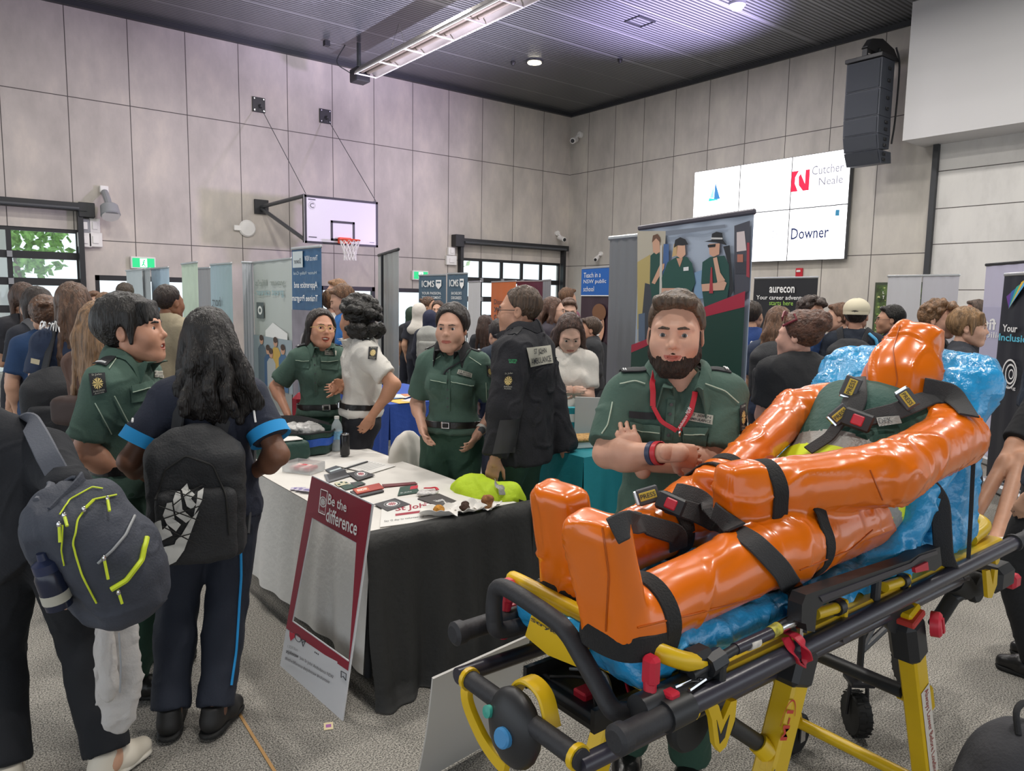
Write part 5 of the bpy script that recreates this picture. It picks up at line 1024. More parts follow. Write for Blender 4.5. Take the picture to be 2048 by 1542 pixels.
# axes of the tilted bag: its long axis leans, its front faces the viewer and to the right
c = at(206, 1108, 2.12); tc = TC(c[:2]); ri = np.cross(Z, tc); fr = nrm(tc * .72 + ri * .62 + Z * .14); ub = nrm(Z * .88 - ri * .42 + tc * .1); ub = nrm(ub - fr * (ub @ fr)); lb = np.cross(ub, fr); R = np.array([lb, fr, ub])
S = SDF(); S.box(c - fr * .02, (.118, .10, .205), .06, .04, R); S.ell(c + fr * .05 - ub * .03, (.122, .10, .185), .06, R); S.ell(c - fr * .08 + ub * .03, (.115, .06, .2), .05, R); soft(S, .008, bgm, .006, 15, 2, 'main_bag', T, creases=.004)
bo = [k for k in T.children]; bb_ = bvh_of(bo); yel = mat('zip_yellow', 'c6d62e', .5); mb = MB()
for l, r in (([(120, 1030), (140, 1000), (185, 975), (205, 978)], .0022), ([(126, 1050), (124, 1100), (130, 1130)], .0022), ([(232, 990), (185, 1000), (155, 1040), (146, 1090), (165, 1150), (194, 1205)], .0026), ([(222, 1178), (252, 1160), (282, 1120), (292, 1075)], .0075)): pxline(bb_, l, r, yel, .003, 6, mb=mb, sub=10)
mb.obj('yellow_zip', T); mb = MB(); pxline(bb_, [(196, 1126), (225, 1100), (250, 1070), (268, 1032)], .004, grey, .003, 6, mb=mb, sub=10); mb.obj('grey_zip', T); mb = MB()
for x, y, dx, dy in ((120, 1050, 2, 30), (130, 1035, 6, 18), (168, 1022, 18, -18), (212, 1000, 2, 26), (208, 1115, 8, 40), (236, 1182, 8, 20)):
    A_, B_ = hit(bb_, x, y, .008), hit(bb_, x + dx, y + dy, .012)
    if A_ is not None and B_ is not None: mb = MB(); mb.tube([A_, B_], .004, yel, 6); mb.ball(A_, (.006, .006, .009), chrome, 8); mb.obj('zip_puller', T)
mb = MB(); P = curve([c + ub * .2 - fr * .06 - lb * .04, at(118, 965, 2.2), at(92, 905, 2.22), at(68, 858, 2.3), at(58, 842, 2.4), at(50, 860, 2.55)], 7); mb.tube(P, 1, mat('bag_strap_grey', '5a5d66', .75, bump=.2, bs=150), 8, flat=(.032, .008, tc)); mb.obj('shoulder_strap', T); mb = MB(); mb.tube(curve([c + ub * .19 - fr * .05 + lb * .07, at(132, 968, 2.12), at(165, 955, 2.1), c + ub * .2 - lb * .06], 6), 1, bgm, 8, flat=(.014, .005, fr)); mb.obj('grab_handle', T)
T = thing('water_bottle', at(105, 1180, 2.0), 'dark sports bottle with white label in the backpack side pocket', 'bottle'); q = hit(bb_, 122, 1188, .018); q = at(108, 1186, 2.05) if q is None else q; ax = nrm(ub * .7 + Z * .6); mb = MB(); mb.lathe(q, [(.001, -.02), (.034, -.02), (.036, .03), (.036, .075), (.03, .09), (.001, .09)], mat('bottle_navy', '20263a', .2), 18, ax); mb.obj('body', T); mb = MB(); mb.lathe(q + ax * .09, [(.032, 0), (.032, .025), (.014, .035), (.012, .055), (.001, .056)], mat('bottle_lid', '2b3350', .3), 18, ax); mb.obj('lid', T); mb = MB(); mb.lathe(q, [(.0366, .0), (.0366, .028)], patchw, 18, ax); mb.obj('label', T)
T = thing('sweatshirt', at(235, 1400, 2.3), 'pale grey zip sweatshirt hanging below the charcoal backpack', 'sweatshirt'); gsw = mat('sweat_grey', 'b9b5b2', .9, bump=.2, bs=120); S = SDF()
for p0, p1, r0, r1, dd in (((222, 1240), (222, 1385), .05, .045, 2.34), ((250, 1250), (256, 1375), .035, .04, 2.36), ((236, 1380), (242, 1435), .045, .05, 2.35)): S.cap(at(*p0, dd), at(*p1, dd), r0, r1, k=.03, sq=(tc, .5))
soft(S, .008, gsw, .008, 22, 4, 'body', T, creases=.006); S = SDF(); S.cap(at(212, 1262, 2.3), at(216, 1370, 2.3), .026, .03, k=.02); S.cap(at(216, 1372, 2.3), at(216, 1390, 2.3), .03, .024, k=.01); soft(S, .007, gsw, .005, 26, 2, 'sleeve', T); mb = MB(); mb.tube([at(238, 1265, 2.29), at(242, 1330, 2.28), at(240, 1385, 2.28)], .003, grey, 6); mb.obj('zip', T)
# laughing volunteer
D = 5.0; xy, h = place(640, 658, D); F = dirn(xy, 1, .25)
lw = person(xy, F, 'laughing woman in glasses and green ambulance shirt behind the table', h=h, sex='f', skin='c58f74', hair=('long', '241b18', {'end': (0, .06, -.33), 'n': 22}), smile=1., open_=.011, top=ug, bottom=ugd, shoes=(leather, rubber), res=.012, hres=.0045, collar=ug, hem=.03, sleeve=.8, loose=1.3, headF=dirn(xy, .9, .3), hp=-.12, hr=.08, hs=1.06, arms={'R': at(574, 825, D - .1), 'L': at(672, 775, D - .28)})
glasses(lw, gold); belt(lw, leather); epaulette(lw, epm, 'L'); epaulette(lw, epm, 'R'); name_patch(lw, [(650, 701), (673, 702), (672, 711), (650, 710)]); pocket(lw, [(592, 712), (620, 714), (618, 738), (592, 734)]); pocket(lw, [(640, 715), (678, 714), (676, 740), (642, 738)]); placket(lw, [(628, 705), (632, 790)], 5)
# white-shirted volunteer
D = 4.75; xy, h = place(722, 640, D); F = dirn(xy, .12, -1)
ws = person(xy, F, 'person in white uniform shirt with dark curly hair turned away', h=h, skin='c08a6c', hair=('curly', '17130f', {'r': .034}), top=wht, bottom=mat('trouser_dark', '1e1f26', .85, bump=.1, bs=100), shoes=(leather, rubber), res=.011, hres=.005, collar=wht, hem=.03, sleeve=.74, loose=1.5, headF=dirn(xy, -.75, -.65), hs=1.08, faceless=True, arms={'L': at(744, 832, D - .16), 'R': at(690, 770, D)}, topamp=.008)
epaulette(ws, epm, 'L'); badge(ws, [(737, 694), (755, 694), (753, 720), (736, 718)]); belt(ws, leather)
# ponytail volunteer
D = 4.2; xy, h = place(906, 656, D); F = dirn(xy, 1, -.28)
pw = person(xy, F, 'woman with ponytail in green ambulance uniform, hands in pockets', h=h, sex='f', skin='cf9f88', hair=('pony', '2a211d', {'end': (.06, .10, -.30)}), top=ug, bottom=ugd, shoes=(leather, rubber), res=.011, hres=.004, collar=blk, hem=.04, sleeve=.8, loose=1.3, headF=dirn(xy, 1, -.3), hp=.0, hs=1.08, arms={'R': at(846, 858, D - .02), 'L': at(956, 868, D - .06)}, eyes='2c221c', legs={})
belt(pw, leather); epaulette(pw, epm, 'L'); epaulette(pw, epm, 'R'); name_patch(pw, [(917, 739), (944, 747), (942, 756), (914, 748)]); pocket(pw, [(862, 748), (896, 752), (894, 790), (862, 784)]); pocket(pw, [(903, 752), (946, 762), (942, 792), (904, 784)]); placket(pw, [(896, 735), (896, 822)], 5); pipe(pw, [(866, 722), (882, 712)], [(938, 714), (962, 730)], [(972, 765), (974, 800)])
badge(pw, [(972, 730), (984, 734), (984, 758), (974, 752)])
sk = Skin(bvh_of([pw.top]), [(908, 757), (927, 762), (926, 769), (906, 764)]); mb = MB(); sk.rect(mb, 0, 0, 1, 1, mat('name_badge', 'd4d4cc', .4)); mb.obj('name_badge', pw.T)
b = bvh_of([pw.top]); mb = MB(); pxline(b, [(942, 698), (925, 722), (893, 740), (884, 756)], .005, epm, .005, 6, mb=mb); mb.obj('cord', pw.T)
c = pw.G['wrL']; d = nrm(pw.G['wrL'] - pw.G['elL']); mb = MB(); mb.tube([c - d * .05, c - d * .03], [.034, .033], mat('watch_strap', 'd8d4cc', .5), 18, cap=False); o = mb.obj('watch_strap', pw.T); mb = MB(); q = c - d * .04 + TC(xy) * .034; mb.lathe(q, [(.02, -.004), (.021, .004), (.015, .008), (.0001, .008)], dgrey, 16, TC(xy)); mb.obj('watch_face', o)
mb = MB(); q = pw.hw((.079, -.0, -.034)); mb.ball(q, .004, chrome, 8); mb.obj('earring', pw.T)
# man in the dark jacket
D = 4.0; xy, h = place(1048, 622, D); F = dirn(xy, -.35, -.9); jk = mat('jacket_black', '25252a', .9, var=.08, vs=5, bump=.2, bs=90)
jm = person(xy, F, 'man in glasses and black ambulance jacket seen from behind', h=h, skin='c8967c', hair=('crew', '4f3d2f'), top=jk, bottom=ugd, shoes=(leather, rubber), res=.010, hres=.004, collar=jk, hem=-.14, sleeve=1.95, loose=2.0, puff=.012, headF=dirn(xy, -.22, -.97), hs=1.07, arms={'L': at(990, 918, D - .18), 'R': at(1130, 905, D + .2)}, topamp=.010, bulk=1.05, J=dict(anL=onz(1040, 1160, .09), anR=onz(1085, 1150, .09)))
glasses(jm, black, False); b = [jm.top]; sk = Skin(bvh_of(b), [(1052, 696), (1100, 691), (1105, 726), (1060, 734)], .005); mb = MB(); sk.rect(mb, 0, 0, 1, 1, patchw); o = mb.obj('back_patch', jm.T); mb = MB(); sk.b = bvh_of(b + [o]); sk.text(mb, 'ST JOHN', .28, .54, .8, .9, txt_d, -.001, .01); sk.text(mb, 'AMBULANCE', .08, .1, .94, .44, txt_d, -.001, .01); mb.obj('patch_lettering', o, smooth=0)
badge(jm, [(1006, 744), (1030, 742), (1026, 780), (1004, 780)], b, None); epaulette(jm, epm, 'L', False)
pipe(jm, [(1075, 705), (1120, 718)], [(1070, 740), (1132, 720)], r=.0025, m=blk); sk = Skin(bvh_of(b), [(1000, 840), (1040, 838), (1030, 905), (985, 908)], .003); mb = MB(); sk.rect(mb, 0, 0, 1, 1, mat('sleeve_patch', '3a393c', .7)); mb.obj('elbow_patch', jm.T)
sk = Skin(bvh_of(b), [(1017, 719), (1034, 719), (1034, 728), (1017, 728)], .008); mb = MB(); sk.text(mb, 'VOLUNTEER', 0, .5, 1, 1, mat('thread_green', '2fae6a', .5)); sk.text(mb, 'SUPPORT', .1, 0, .9, .42, mat('thread_green', '2fae6a', .5)); mb.obj('epaulette_lettering', jm.T, smooth=0)
# ------------------------------------------------------------------ ambulance stretcher
YN, YF, ZR = .87, 1.40, .86
yellow = mat('stretcher_yellow', 'd9b215', .35, var=.05, vs=5); rail_b = mat('rail_dark', '34323c', .3); grip_b = mat('grip_black', '26262a', .6, bump=.1, bs=80); pl_b = mat('moulded_black', '222326', .45); strapm = mat('strap_webbing', '302f30', .75, bump=.3, bs=300); lever = mat('lever_red', 'c22338', .4); bluebtn = mat('button_blue', '3f86bb', .4)
st = thing('stretcher', (1.9, 1.135, 0), 'yellow and black wheeled ambulance stretcher carrying the orange training dummy', 'stretcher')
def part(name, fn, sub=None, smooth=35): mb = MB(); fn(mb); return mb.obj(name, sub or st, smooth)
def pxpoly(mb, pts, Y, t, m): P = [ony(x, y, Y) for x, y in pts]; mb.prism([(q[0], q[2]) for q in P], (0, Y, 0), (1, 0, 0), (0, 0, 1), (0, t, 0), m)
def on(mb_pts, Y): return [ony(x, y, Y) for x, y in mb_pts]
for Y, sg in ((YN, 1), (YF, -1)):
    part('side_rail', lambda mb: mb.tube([(1.08, Y, ZR), (2.86, Y, ZR)], .023, rail_b, 14))
    yp = part('rail_plate', lambda mb: mb.box((1.96, Y + sg * .066, ZR + .016), (1.66, .11, .018), yellow, bev=.006))
    part('rail_lip', lambda mb: mb.box((1.96, Y + sg * .018, ZR - .01), (1.66, .014, .05), yellow, bev=.004), yp)
    part('grip', lambda mb: mb.lathe((1.09, Y, ZR), [(.03, 0), (.03, .012), (.025, .016), (.024, .13), (.029, .138), (.029, .158), (.02, .165), (.001, .165)], grip_b, 18, (-1, 0, 0)))
    part('grip', lambda mb: mb.lathe((2.84, Y, ZR), [(.03, 0), (.03, .012), (.022, .02), (.02, .15), (.025, .16), (.001, .165)], grip_b, 18, (1, 0, 0)))
    part('grip_collar', lambda mb: (mb.tube([(1.06, Y, ZR), (1.13, Y, ZR)], .031, pl_b, 16), mb.box((1.09, Y + sg * .01, ZR + .033), (.03, .03, .014), lever, bev=.004)))
    part('lower_rail', lambda mb: mb.tube([(.9, Y + sg * .06, .79), (2.62, Y + sg * .06, .77)], .019, rail_b, 12))
part('cross_member', lambda mb: [mb.tube([(x, YN, .835), (x, YF, .835)], .018, yellow, 10) for x in (1.16,)]); part('cross_member', lambda mb: mb.tube([(1.75, YN, .83), (1.75, YF, .83)], .018, rail_b, 10)); part('cross_member', lambda mb: mb.tube([(2.72, YN, .83), (2.72, YF, .83)], .02, yellow, 10)); part('deck', lambda mb: mb.box((1.9, 1.135, .855), (1.5, .42, .012), pl_b))
# foot end: black padded loop, yellow foot bar with the name plate, release levers
part('foot_loop', lambda mb: mb.tube(curve([(1.08, 1.325, .87), (1.01, 1.33, .875), (1., 1.335, .905), (1., 1.335, .955), (1., 1.32, .985), (1., 1.27, .993), (1., 1.13, .98), (1., 1.08, .965), (1., 1.04, .935), (1., .985, .89), (1., .945, .86), (1.03, .935, .85)], 8), .02, grip_b, 14))
part('foot_bar', lambda mb: mb.tube(curve([(1.19, 1.385, .875), (1.11, 1.385, .95), (1.09, 1.36, .968), (1.085, 1.14, .968), (1.09, .95, .965), (1.13, .9, .945), (1.2, .895, .915)], 8), .019, yellow, 12)); part('bar_joint', lambda mb: mb.box((1.2, .905, .905), (.07, .05, .08), pl_b, bev=.012)); part('bar_joint', lambda mb: mb.box((1.2, 1.375, .905), (.07, .05, .08), pl_b, bev=.012))
P_ = [onx(x, y, 1.035) for x, y in ((1064, 1226), (1168, 1292), (1156, 1335), (1095, 1310), (1050, 1272))]
npl = part('name_plate', lambda mb: mb.prism([(q[1], q[2]) for q in P_], (1.035, 0, 0), (0, 1, 0), (0, 0, 1), (.02, 0, 0), yellow))
PL = Plane((1.033, 1.30, .85), (0, -1, 0), (0, 0, 1)); a, b_, c, d = (PL.uv(*q) for q in ((1066, 1236), (1128, 1274), (1128, 1290), (1066, 1252))); mb = MB(); PL.text(mb, 'Stryker', a[0] - .006, min(c[1], d[1]) + .012, b_[0] + .012, max(a[1], b_[1]) + .0, txt_d, .002, .02); mb.obj('plate_lettering', npl, 0)
for y0, y1, z0 in ((.905, .9, .94), (1.36, 1.365, .95)):
    lv = part('release_lever', lambda mb: (mb.box((1.06, y0, z0), (.03, .034, .06), lever, bev=.008), mb.tube([(1.058, y0, z0 - .02), (1.055, y1, z0 - .06), (1.05, y1, z0 - .1), (1.05, y1, z0 - .118)], [.014, .012, .02, .012], lever, 12, flat=None)))
[part('foot_hinge', lambda mb: mb.tube([(1.02, y_, .875), (1.16, y_, .875)], .028, pl_b, 14)) for y_ in (.9, 1.36)]
# control handle at the foot end
part('control_bar', lambda mb: mb.tube([(.9, 1.30, .805), (.9, .925, .805)], .021, grip_b, 14))
hub = part('control_hub', lambda mb: mb.ball((.895, 1.12, .775), (.04, .075, .085), pl_b, 18)); part('control_button', lambda mb: mb.lathe((.86, 1.105, .775), [(.021, 0), (.021, .012), (.017, .016), (.0001, .016)], bluebtn, 18, (-1, -.15, .2)), hub); part('control_button', lambda mb: mb.lathe((.865, 1.165, .80), [(.013, 0), (.013, .01), (.0001, .012)], mat('button_teal', '3a9a8a', .4), 14, (-1, 0, .2)), hub)
part('hub_cover', lambda mb: mb.tube(curve([(.93, 1.18, .80), (.93, 1.13, .865), (.93, 1.07, .86), (.93, 1.04, .80)], 6), 1, yellow, 8, flat=(.02, .006, (0, 0, 1))), hub)
part('handle_bracket', lambda mb: mb.tube(curve([(.915, 1.31, .81), (.9, 1.3, .755), (.9, 1.25, .70), (.9, 1.2, .675), (.9, 1.15, .665)], 6), 1, yellow, 8, flat=(.017, .008, (1, 0, 0)))); part('handle_bracket', lambda mb: mb.tube(curve([(.9, 1.09, .68), (.9, 1.05, .64), (.905, 1.0, .60), (.92, .97, .53)], 6), 1, yellow, 8, flat=(.02, .008, (1, 0, 0)))); part('bar_ring', lambda mb: mb.tube([(.9, .93, .805), (.9, .942, .805)], .026, yellow, 14)); part('bar_ring', lambda mb: mb.tube([(.9, 1.285, .805), (.9, 1.297, .805)], .026, yellow, 14))
part('red_latch', lambda mb: (mb.box((.93, 1.03, .665), (.03, .09, .03), lever, rot((1, 0, 0), .9), .006), mb.box((.93, .985, .60), (.036, .05, .035), lever, rot((1, 0, 0), .9), .006)))
tr = part('equipment_tray', lambda mb: (mb.box((1.22, 1.12, .785), (.42, .22, .02), pl_b, bev=.005), [mb.box((1.22, 1.12 + s * .11, .80), (.42, .012, .05), pl_b) for s in (-1, 1)])); part('tray_latch', lambda mb: (mb.box((1.09, 1.1, .80), (.07, .04, .02), lever, bev=.004), mb.box((1.3, 1.16, .80), (.09, .035, .02), lever, bev=.004)), tr); part('wiring', lambda mb: [mb.tube(curve([(1.05 + .05 * i, 1.04, .80), (1.1 + .05 * i, 1.12, .815), (1.06 + .06 * i, 1.2, .80)], 5), .004, [rubber, grey, lever, bluebtn][i % 4], 5) for i in range(5)], tr)
# folding side guard on the near side
sg1 = part('side_guard', lambda mb: pxpoly(mb, [(1604, 1210), (1612, 1190), (1634, 1182), (1820, 1120), (1838, 1108), (1880, 1094), (1884, 1130), (1870, 1142), (1842, 1139), (1826, 1136), (1648, 1208), (1634, 1220), (1630, 1264), (1614, 1262), (1612, 1248), (1603, 1246)], .855, .035, pl_b)); part('guard_face', lambda mb: pxpoly(mb, [(1640, 1194), (1822, 1126), (1840, 1112), (1874, 1101), (1876, 1108), (1842, 1120), (1826, 1133), (1646, 1204)], .852, .004, rail_b), sg1)
part('guard_button', lambda mb: pxpoly(mb, [(1830, 1136), (1856, 1124), (1858, 1140), (1832, 1146)], .848, .01, lever), sg1)
for x0, y0, x1, y1 in ((1630, 1228, 1676, 1214), (1768, 1174, 1804, 1162)):
    a, b_ = ony(x0, y0, .885), ony(x1, y1, .885); mt = part('guard_mount', lambda mb: mb.tube([a, b_], .014, yellow, 12)); part('mount_ear', lambda mb: (mb.box(b_ + V(.02, 0, -.012), (.012, .03, .06), yellow, bev=.004), mb.box(lerp(a, b_, .9) + V(-.02, 0, -.035), (.1, .04, .008), yellow), mb.tube([b_ - V(.012, 0, 0), b_ + V(.012, 0, 0)], .02, pl_b, 12)), mt)
for Y in (1.385,): part('side_guard', lambda mb: (mb.tube([(1.5, Y, .90), (1.56, Y, .99), (2.2, Y, .99), (2.3, Y, .90)], .018, pl_b, 10)))
part('guard_leg', lambda mb: mb.box(ony(1752, 1176, .885), (.025, .02, .09), pl_b, bev=.005))
# infusion pole clipped along the near rail, with a red strap loop
q = on([(1382, 1350), (1412, 1333), (1440, 1315), (1470, 1298), (1510, 1283), (1540, 1266), (1556, 1256), (1590, 1238)], .885)
pole = part('infusion_pole', lambda mb: (mb.tube([q[0], q[3]], .011, pl_b, 12), mb.tube([q[3], q[5]], .013, rail_b, 12), mb.tube([q[1], q[2]], .024, pl_b, 8)))
part('pole_end', lambda mb: (mb.tube([q[6], q[7]], .0145, chrome, 14), mb.box(q[7] + V(.012, 0, -.012), (.012, .03, .07), chrome, bev=.004)), pole); part('pole_label', lambda mb: mb.tube([q[5], q[6]], .0142, mat('label_yellow', 'a9a03a', .5, var=.5, vs=60), 14), pole); part('pole_tape', lambda mb: mb.tube([lerp(q[3], q[4], .6), lerp(q[4], q[5], .1)], .0143, mat('tape_white', 'cfc8bf', .7, var=.2, vs=60), 14), pole); part('pole_clip', lambda mb: (mb.box(q[1] + V(.03, 0, -.03), (.02, .05, .07), pl_b, bev=.005), mb.tube([q[0] + V(-.05, 0, -.01), q[0] + V(0, .0, -.012), q[0] + V(.03, -.012, -.014), q[0] + V(-.03, -.02, -.014)], .004, chrome, 6)), pole)
a, b_ = ony(1575, 1266, .868), ony(1610, 1318, .855); part('red_loop', lambda mb: mb.tube(curve([ony(1568, 1262, .9), ony(1592, 1272, .86), ony(1608, 1292, .838), ony(1614, 1318, .838), ony(1606, 1330, .845), ony(1592, 1322, .85), ony(1584, 1300, .855), ony(1572, 1275, .875)], 6), 1, mat('strap_red', 'b51d33', .5), 8, flat=(.013, .0025, (0, 0, 1))))
# legs, knuckles, cross tube, wheels
def leg(a, b_, w_, name='leg'):
    a, b_ = V(*a), V(*b_); d = nrm(b_ - a); R = np.array([nrm(np.cross((0, 1, 0), d)), V(0, 1, 0), d]); return part(name, lambda mb: mb.box((a + b_) / 2, (w_, .055, np.linalg.norm(b_ - a)), yellow, R, .006)), R
def wheel(c, r, sub=None, name='wheel', ax=(0, 1, 0), tread=False, w_=.03, root=None):
    c = V(*c); ax = nrm(ax); mb = MB(); mb.lathe(c - ax * w_ / 2, [(r * .6, 0), (r * .9, 0), (r, w_ * .25), (r, w_ * .75), (r * .9, w_), (r * .6, w_)], rubber, 28, ax)
    if tread:
        u = nrm(np.cross(ax, Z)); v_ = np.cross(ax, u)
        for k in range(40):
            t = k * math.pi / 20; p = c + (u * math.cos(t) + v_ * math.sin(t)) * r; mb.box(p + ax * (w_ * .22 * (1 if k % 2 else -1)), (r * .09, .004, w_ * .45), rubber, np.array([u * -math.sin(t) + v_ * math.cos(t), u * math.cos(t) + v_ * math.sin(t), ax]))
    o = mb.obj(name, sub or root or st); mb = MB(); mb.lathe(c - ax * w_ * .45, [(.0001, 0), (r * .6, 0), (r * .6, w_ * .9), (.0001, w_ * .9)], pl_b, 20, ax); mb.obj('hub', o); return o
l1, R1 = leg((1.585, .90, .83), (1.33, .90, .12), .066); l2, R2 = leg((2.14, .90, .80), (2.40, .90, .12), .066); leg((1.555, 1.37, .83), (1.30, 1.37, .12), .066); leg((2.14, 1.37, .80), (2.40, 1.37, .12), .066)
for l_, x0, sg, R in ((l1, 1.572, 1, R1),): part('leg_cap', lambda mb: mb.box((x0 - .005, .90, .80), (.085, .075, .09), pl_b, R, .012), l_)
part('leg_knuckle', lambda mb: (mb.box((2.175, .905, .70), (.09, .085, .15), pl_b, R2, .02), mb.tube([(2.12, .9, .77), (2.16, 1.0, .79)], .05, pl_b, 14)), l2); part('knuckle_label', lambda mb: mb.box((2.14, .895, .775), (.075, .07, .02), mat('label_red', 'b8372f', .5), R2, .004), l2)
part('knuckle_knob', lambda mb: (mb.lathe((2.215, .86, .745), [(.036, 0), (.036, .022), (.03, .028), (.014, .03), (.0001, .024)], lever, 22, (.3, -1, .1)), mb.box((2.224, .834, .747), (.01, .012, .05), lever, R2)), l2); part('label_dot', lambda mb: mb.lathe((2.14, .893, .786), [(.012, 0), (.0001, .001)], yellow, 12), l2)
PL = Plane(V(*(lambda q: (q[0], .8715, q[2]))(ony(1572, 1450, .8725))), nrm(V(.338, 0, .94)), nrm(V(-.94, 0, .338)))
mb = MB(); PL.text(mb, 'M-1', -.035, -.016, .035, .014, mat('decal_red', 'c23a2a', .5), .001, .03); PL.ring(mb, .0, -.0, .056, .06, mat('decal_red', 'c23a2a', .5), .001, 20, -1.2, 1.6, .5); PL.text(mb, 'stryker', -.2, -.014, -.1, .014, txt_d, .001, .02); mb.obj('leg_decal', l1, 0)
dn = nrm(V(.26, 0, -.68)); w_ = nrm(V(.68, 0, .26)); PL = Plane(V(2.245, .8715, .53) - w_ * .02, dn, w_); mb = MB(); PL.rect(mb, -.005, -.008, .34, .045, mat('decal_white', 'd8d0c4', .5), .001); PL.text(mb, 'Always Lower Before Loading', .0, .004, .335, .034, mat('decal_red2', '9c3a33', .5), .002); mb.obj('leg_sticker', l2, 0)
a, b_ = ony(1640, 1312, 1.25), ony(1808, 1384, .93); ct = part('cross_tube', lambda mb: mb.tube([a, b_], .022, pl_b, 14)); part('tube_bracket', lambda mb: (mb.tube([lerp(a, b_, .97), ony(1845, 1402, .9)], .026, yellow, 12), mb.box(ony(1850, 1402, .905), (.07, .03, .09), yellow, R2, .008)), ct)
a, b_ = ony(1462, 1450, .92), ony(1556, 1512, .91); ct = part('cross_tube', lambda mb: mb.tube([a - V(.1, -.25, -.0), a, b_], .02, pl_b, 14)); part('tube_bracket', lambda mb: (mb.tube([lerp(a, b_, .55), ony(1535, 1505, .9)], .025, yellow, 12), mb.box(ony(1545, 1510, .9), (.06, .03, .08), yellow, R1, .008)), ct)
for x in (1.3, 2.4):
    part('base_tube', lambda mb: mb.tube([(x, .9, .14), (x, 1.37, .14)], .02, yellow, 12))
    for Y in (.9, 1.37): w1_ = wheel((x + .03, Y, .076), .075, name='caster_wheel'); part('caster_fork', lambda mb: (mb.box((x + .03, Y - .025, .1), (.03, .006, .09), chrome), mb.box((x + .03, Y + .025, .1), (.03, .006, .09), chrome), mb.box((x + .02, Y, .145), (.06, .06, .02), pl_b, bev=.005)), w1_)
# loading wheels with their yellow hooks
for cx, cz, Y in ((1.215, .765, .9), (1.33, .765, .93), (2.70, .72, .89)):
    wheel((cx, Y + .03, cz), .062 if cx < 2 else .05, name='loading_wheel')
def hook(pts, hole, Y):
    h_ = part('loading_hook', lambda mb: pxpoly(mb, pts, Y, .012, yellow)); 
    if hole: part('hook_slot', lambda mb: pxpoly(mb, hole, Y - .001, .004, pl_b), h_)
hook([(1412, 1406), (1428, 1400), (1438, 1412), (1446, 1440), (1462, 1404), (1474, 1400), (1470, 1440), (1452, 1494), (1440, 1505), (1430, 1490), (1424, 1440)], [(1434, 1440), (1442, 1470), (1452, 1446), (1460, 1430), (1450, 1475), (1440, 1488)], .872)
hook([(1972, 1142), (1980, 1140), (1986, 1170), (1990, 1140), (1996, 1140), (1994, 1170), (1984, 1196), (1976, 1196)], None, .862)
part('head_module', lambda mb: (mb.box(ony(1985, 1150, .92), (.14, .1, .09), pl_b, bev=.02), mb.box(ony(2012, 1158, .92), (.06, .08, .05), lever, bev=.01))); part('head_arm', lambda mb: (mb.tube([ony(1870, 1250, 1.0), ony(1905, 1195, .95), ony(1960, 1160, .93)], .024, pl_b, 12), mb.tube(curve([ony(1902, 1160, .95), ony(1930, 1175, .94), ony(1955, 1165, .93)], 6), .04, rubber, 14)))
part('head_frame', lambda mb: (mb.tube(curve([(2.62, YN + .05, .9), (2.80, YN + .08, .92), (2.84, 1.135, .93), (2.80, YF - .08, .92), (2.62, YF - .05, .9)], 8), .02, yellow, 12), mb.tube([(2.84, 1.05, .93), (2.9, 1.05, .91)], .026, pl_b, 12)))
# ------------------------------------------------------------------ mattress under its blue plastic cover
bluep = mat('blue_plastic', '2f9cd6', .22, var=.08, vs=9, bump=.35, bs=38, coat=.3)
mt = thing('mattress', (1.9, 1.135, .86), 'bright blue crinkled plastic covered mattress with raised backrest on the stretcher', 'mattress'); S = SDF()
S.box((1.64, 1.14, .912), (.58, .215, .052), .045, .05)
ba, bb2 = V(2.10, 1.135, .93), V(2.60, 1.135, 1.44); d = nrm(bb2 - ba); R = np.array([d, V(0, 1, 0), np.cross(d, (0, 1, 0))]); S.box((ba + bb2) / 2 + d * .02 + V(0, .02, 0), (.40, .268, .055), .055, .07, R); S.box((2.56, 1.145, 1.12), (.105, .235, .26), .06, .1); S.ell(bb2 - d * .04, (.1, .27, .075), .08, R); S.box((2.3, 1.135, .92), (.3, .22, .04), .03, .06)
v, q = S.mesh(.011); v = relax(v, q, 2); n = vnormals(v, q)
cz_ = .006 * noise(v, 11, 1) + .005 * noise(v * V(.6, 1.6, 1.6), 24, 2) - .009 * np.maximum(0, 1 - np.abs(noise(v * V(1.2, .8, 1), 13, 5)) / .22) + .008 * np.maximum(0, 1 - np.abs(noise(v, 19, 8)) / .2)
mb = MB(); mb.add(v + n * cz_[:, None], q, bluep); mo = mb.obj('plastic_cover', mt, smooth=180)
mb = MB(); SK = []
for k in range(3):                                   # loose film hanging over the near edge
    x0 = (1.55, 1.78, 2.0)[k]; mb.grid(lambda u, w__: V(x0 + .34 * u, .922 - .006 * math.sin(u * 17 + k) - .01 * w__, .94 - (.055 + .02 * math.sin(u * 11 + k * 2)) * w__) + V(0, .012 * noise(V(u * 9, w__ * 4, k), 1.), 0), 30, 5, bluep)
mb.obj('cover_edge', mt, smooth=180)
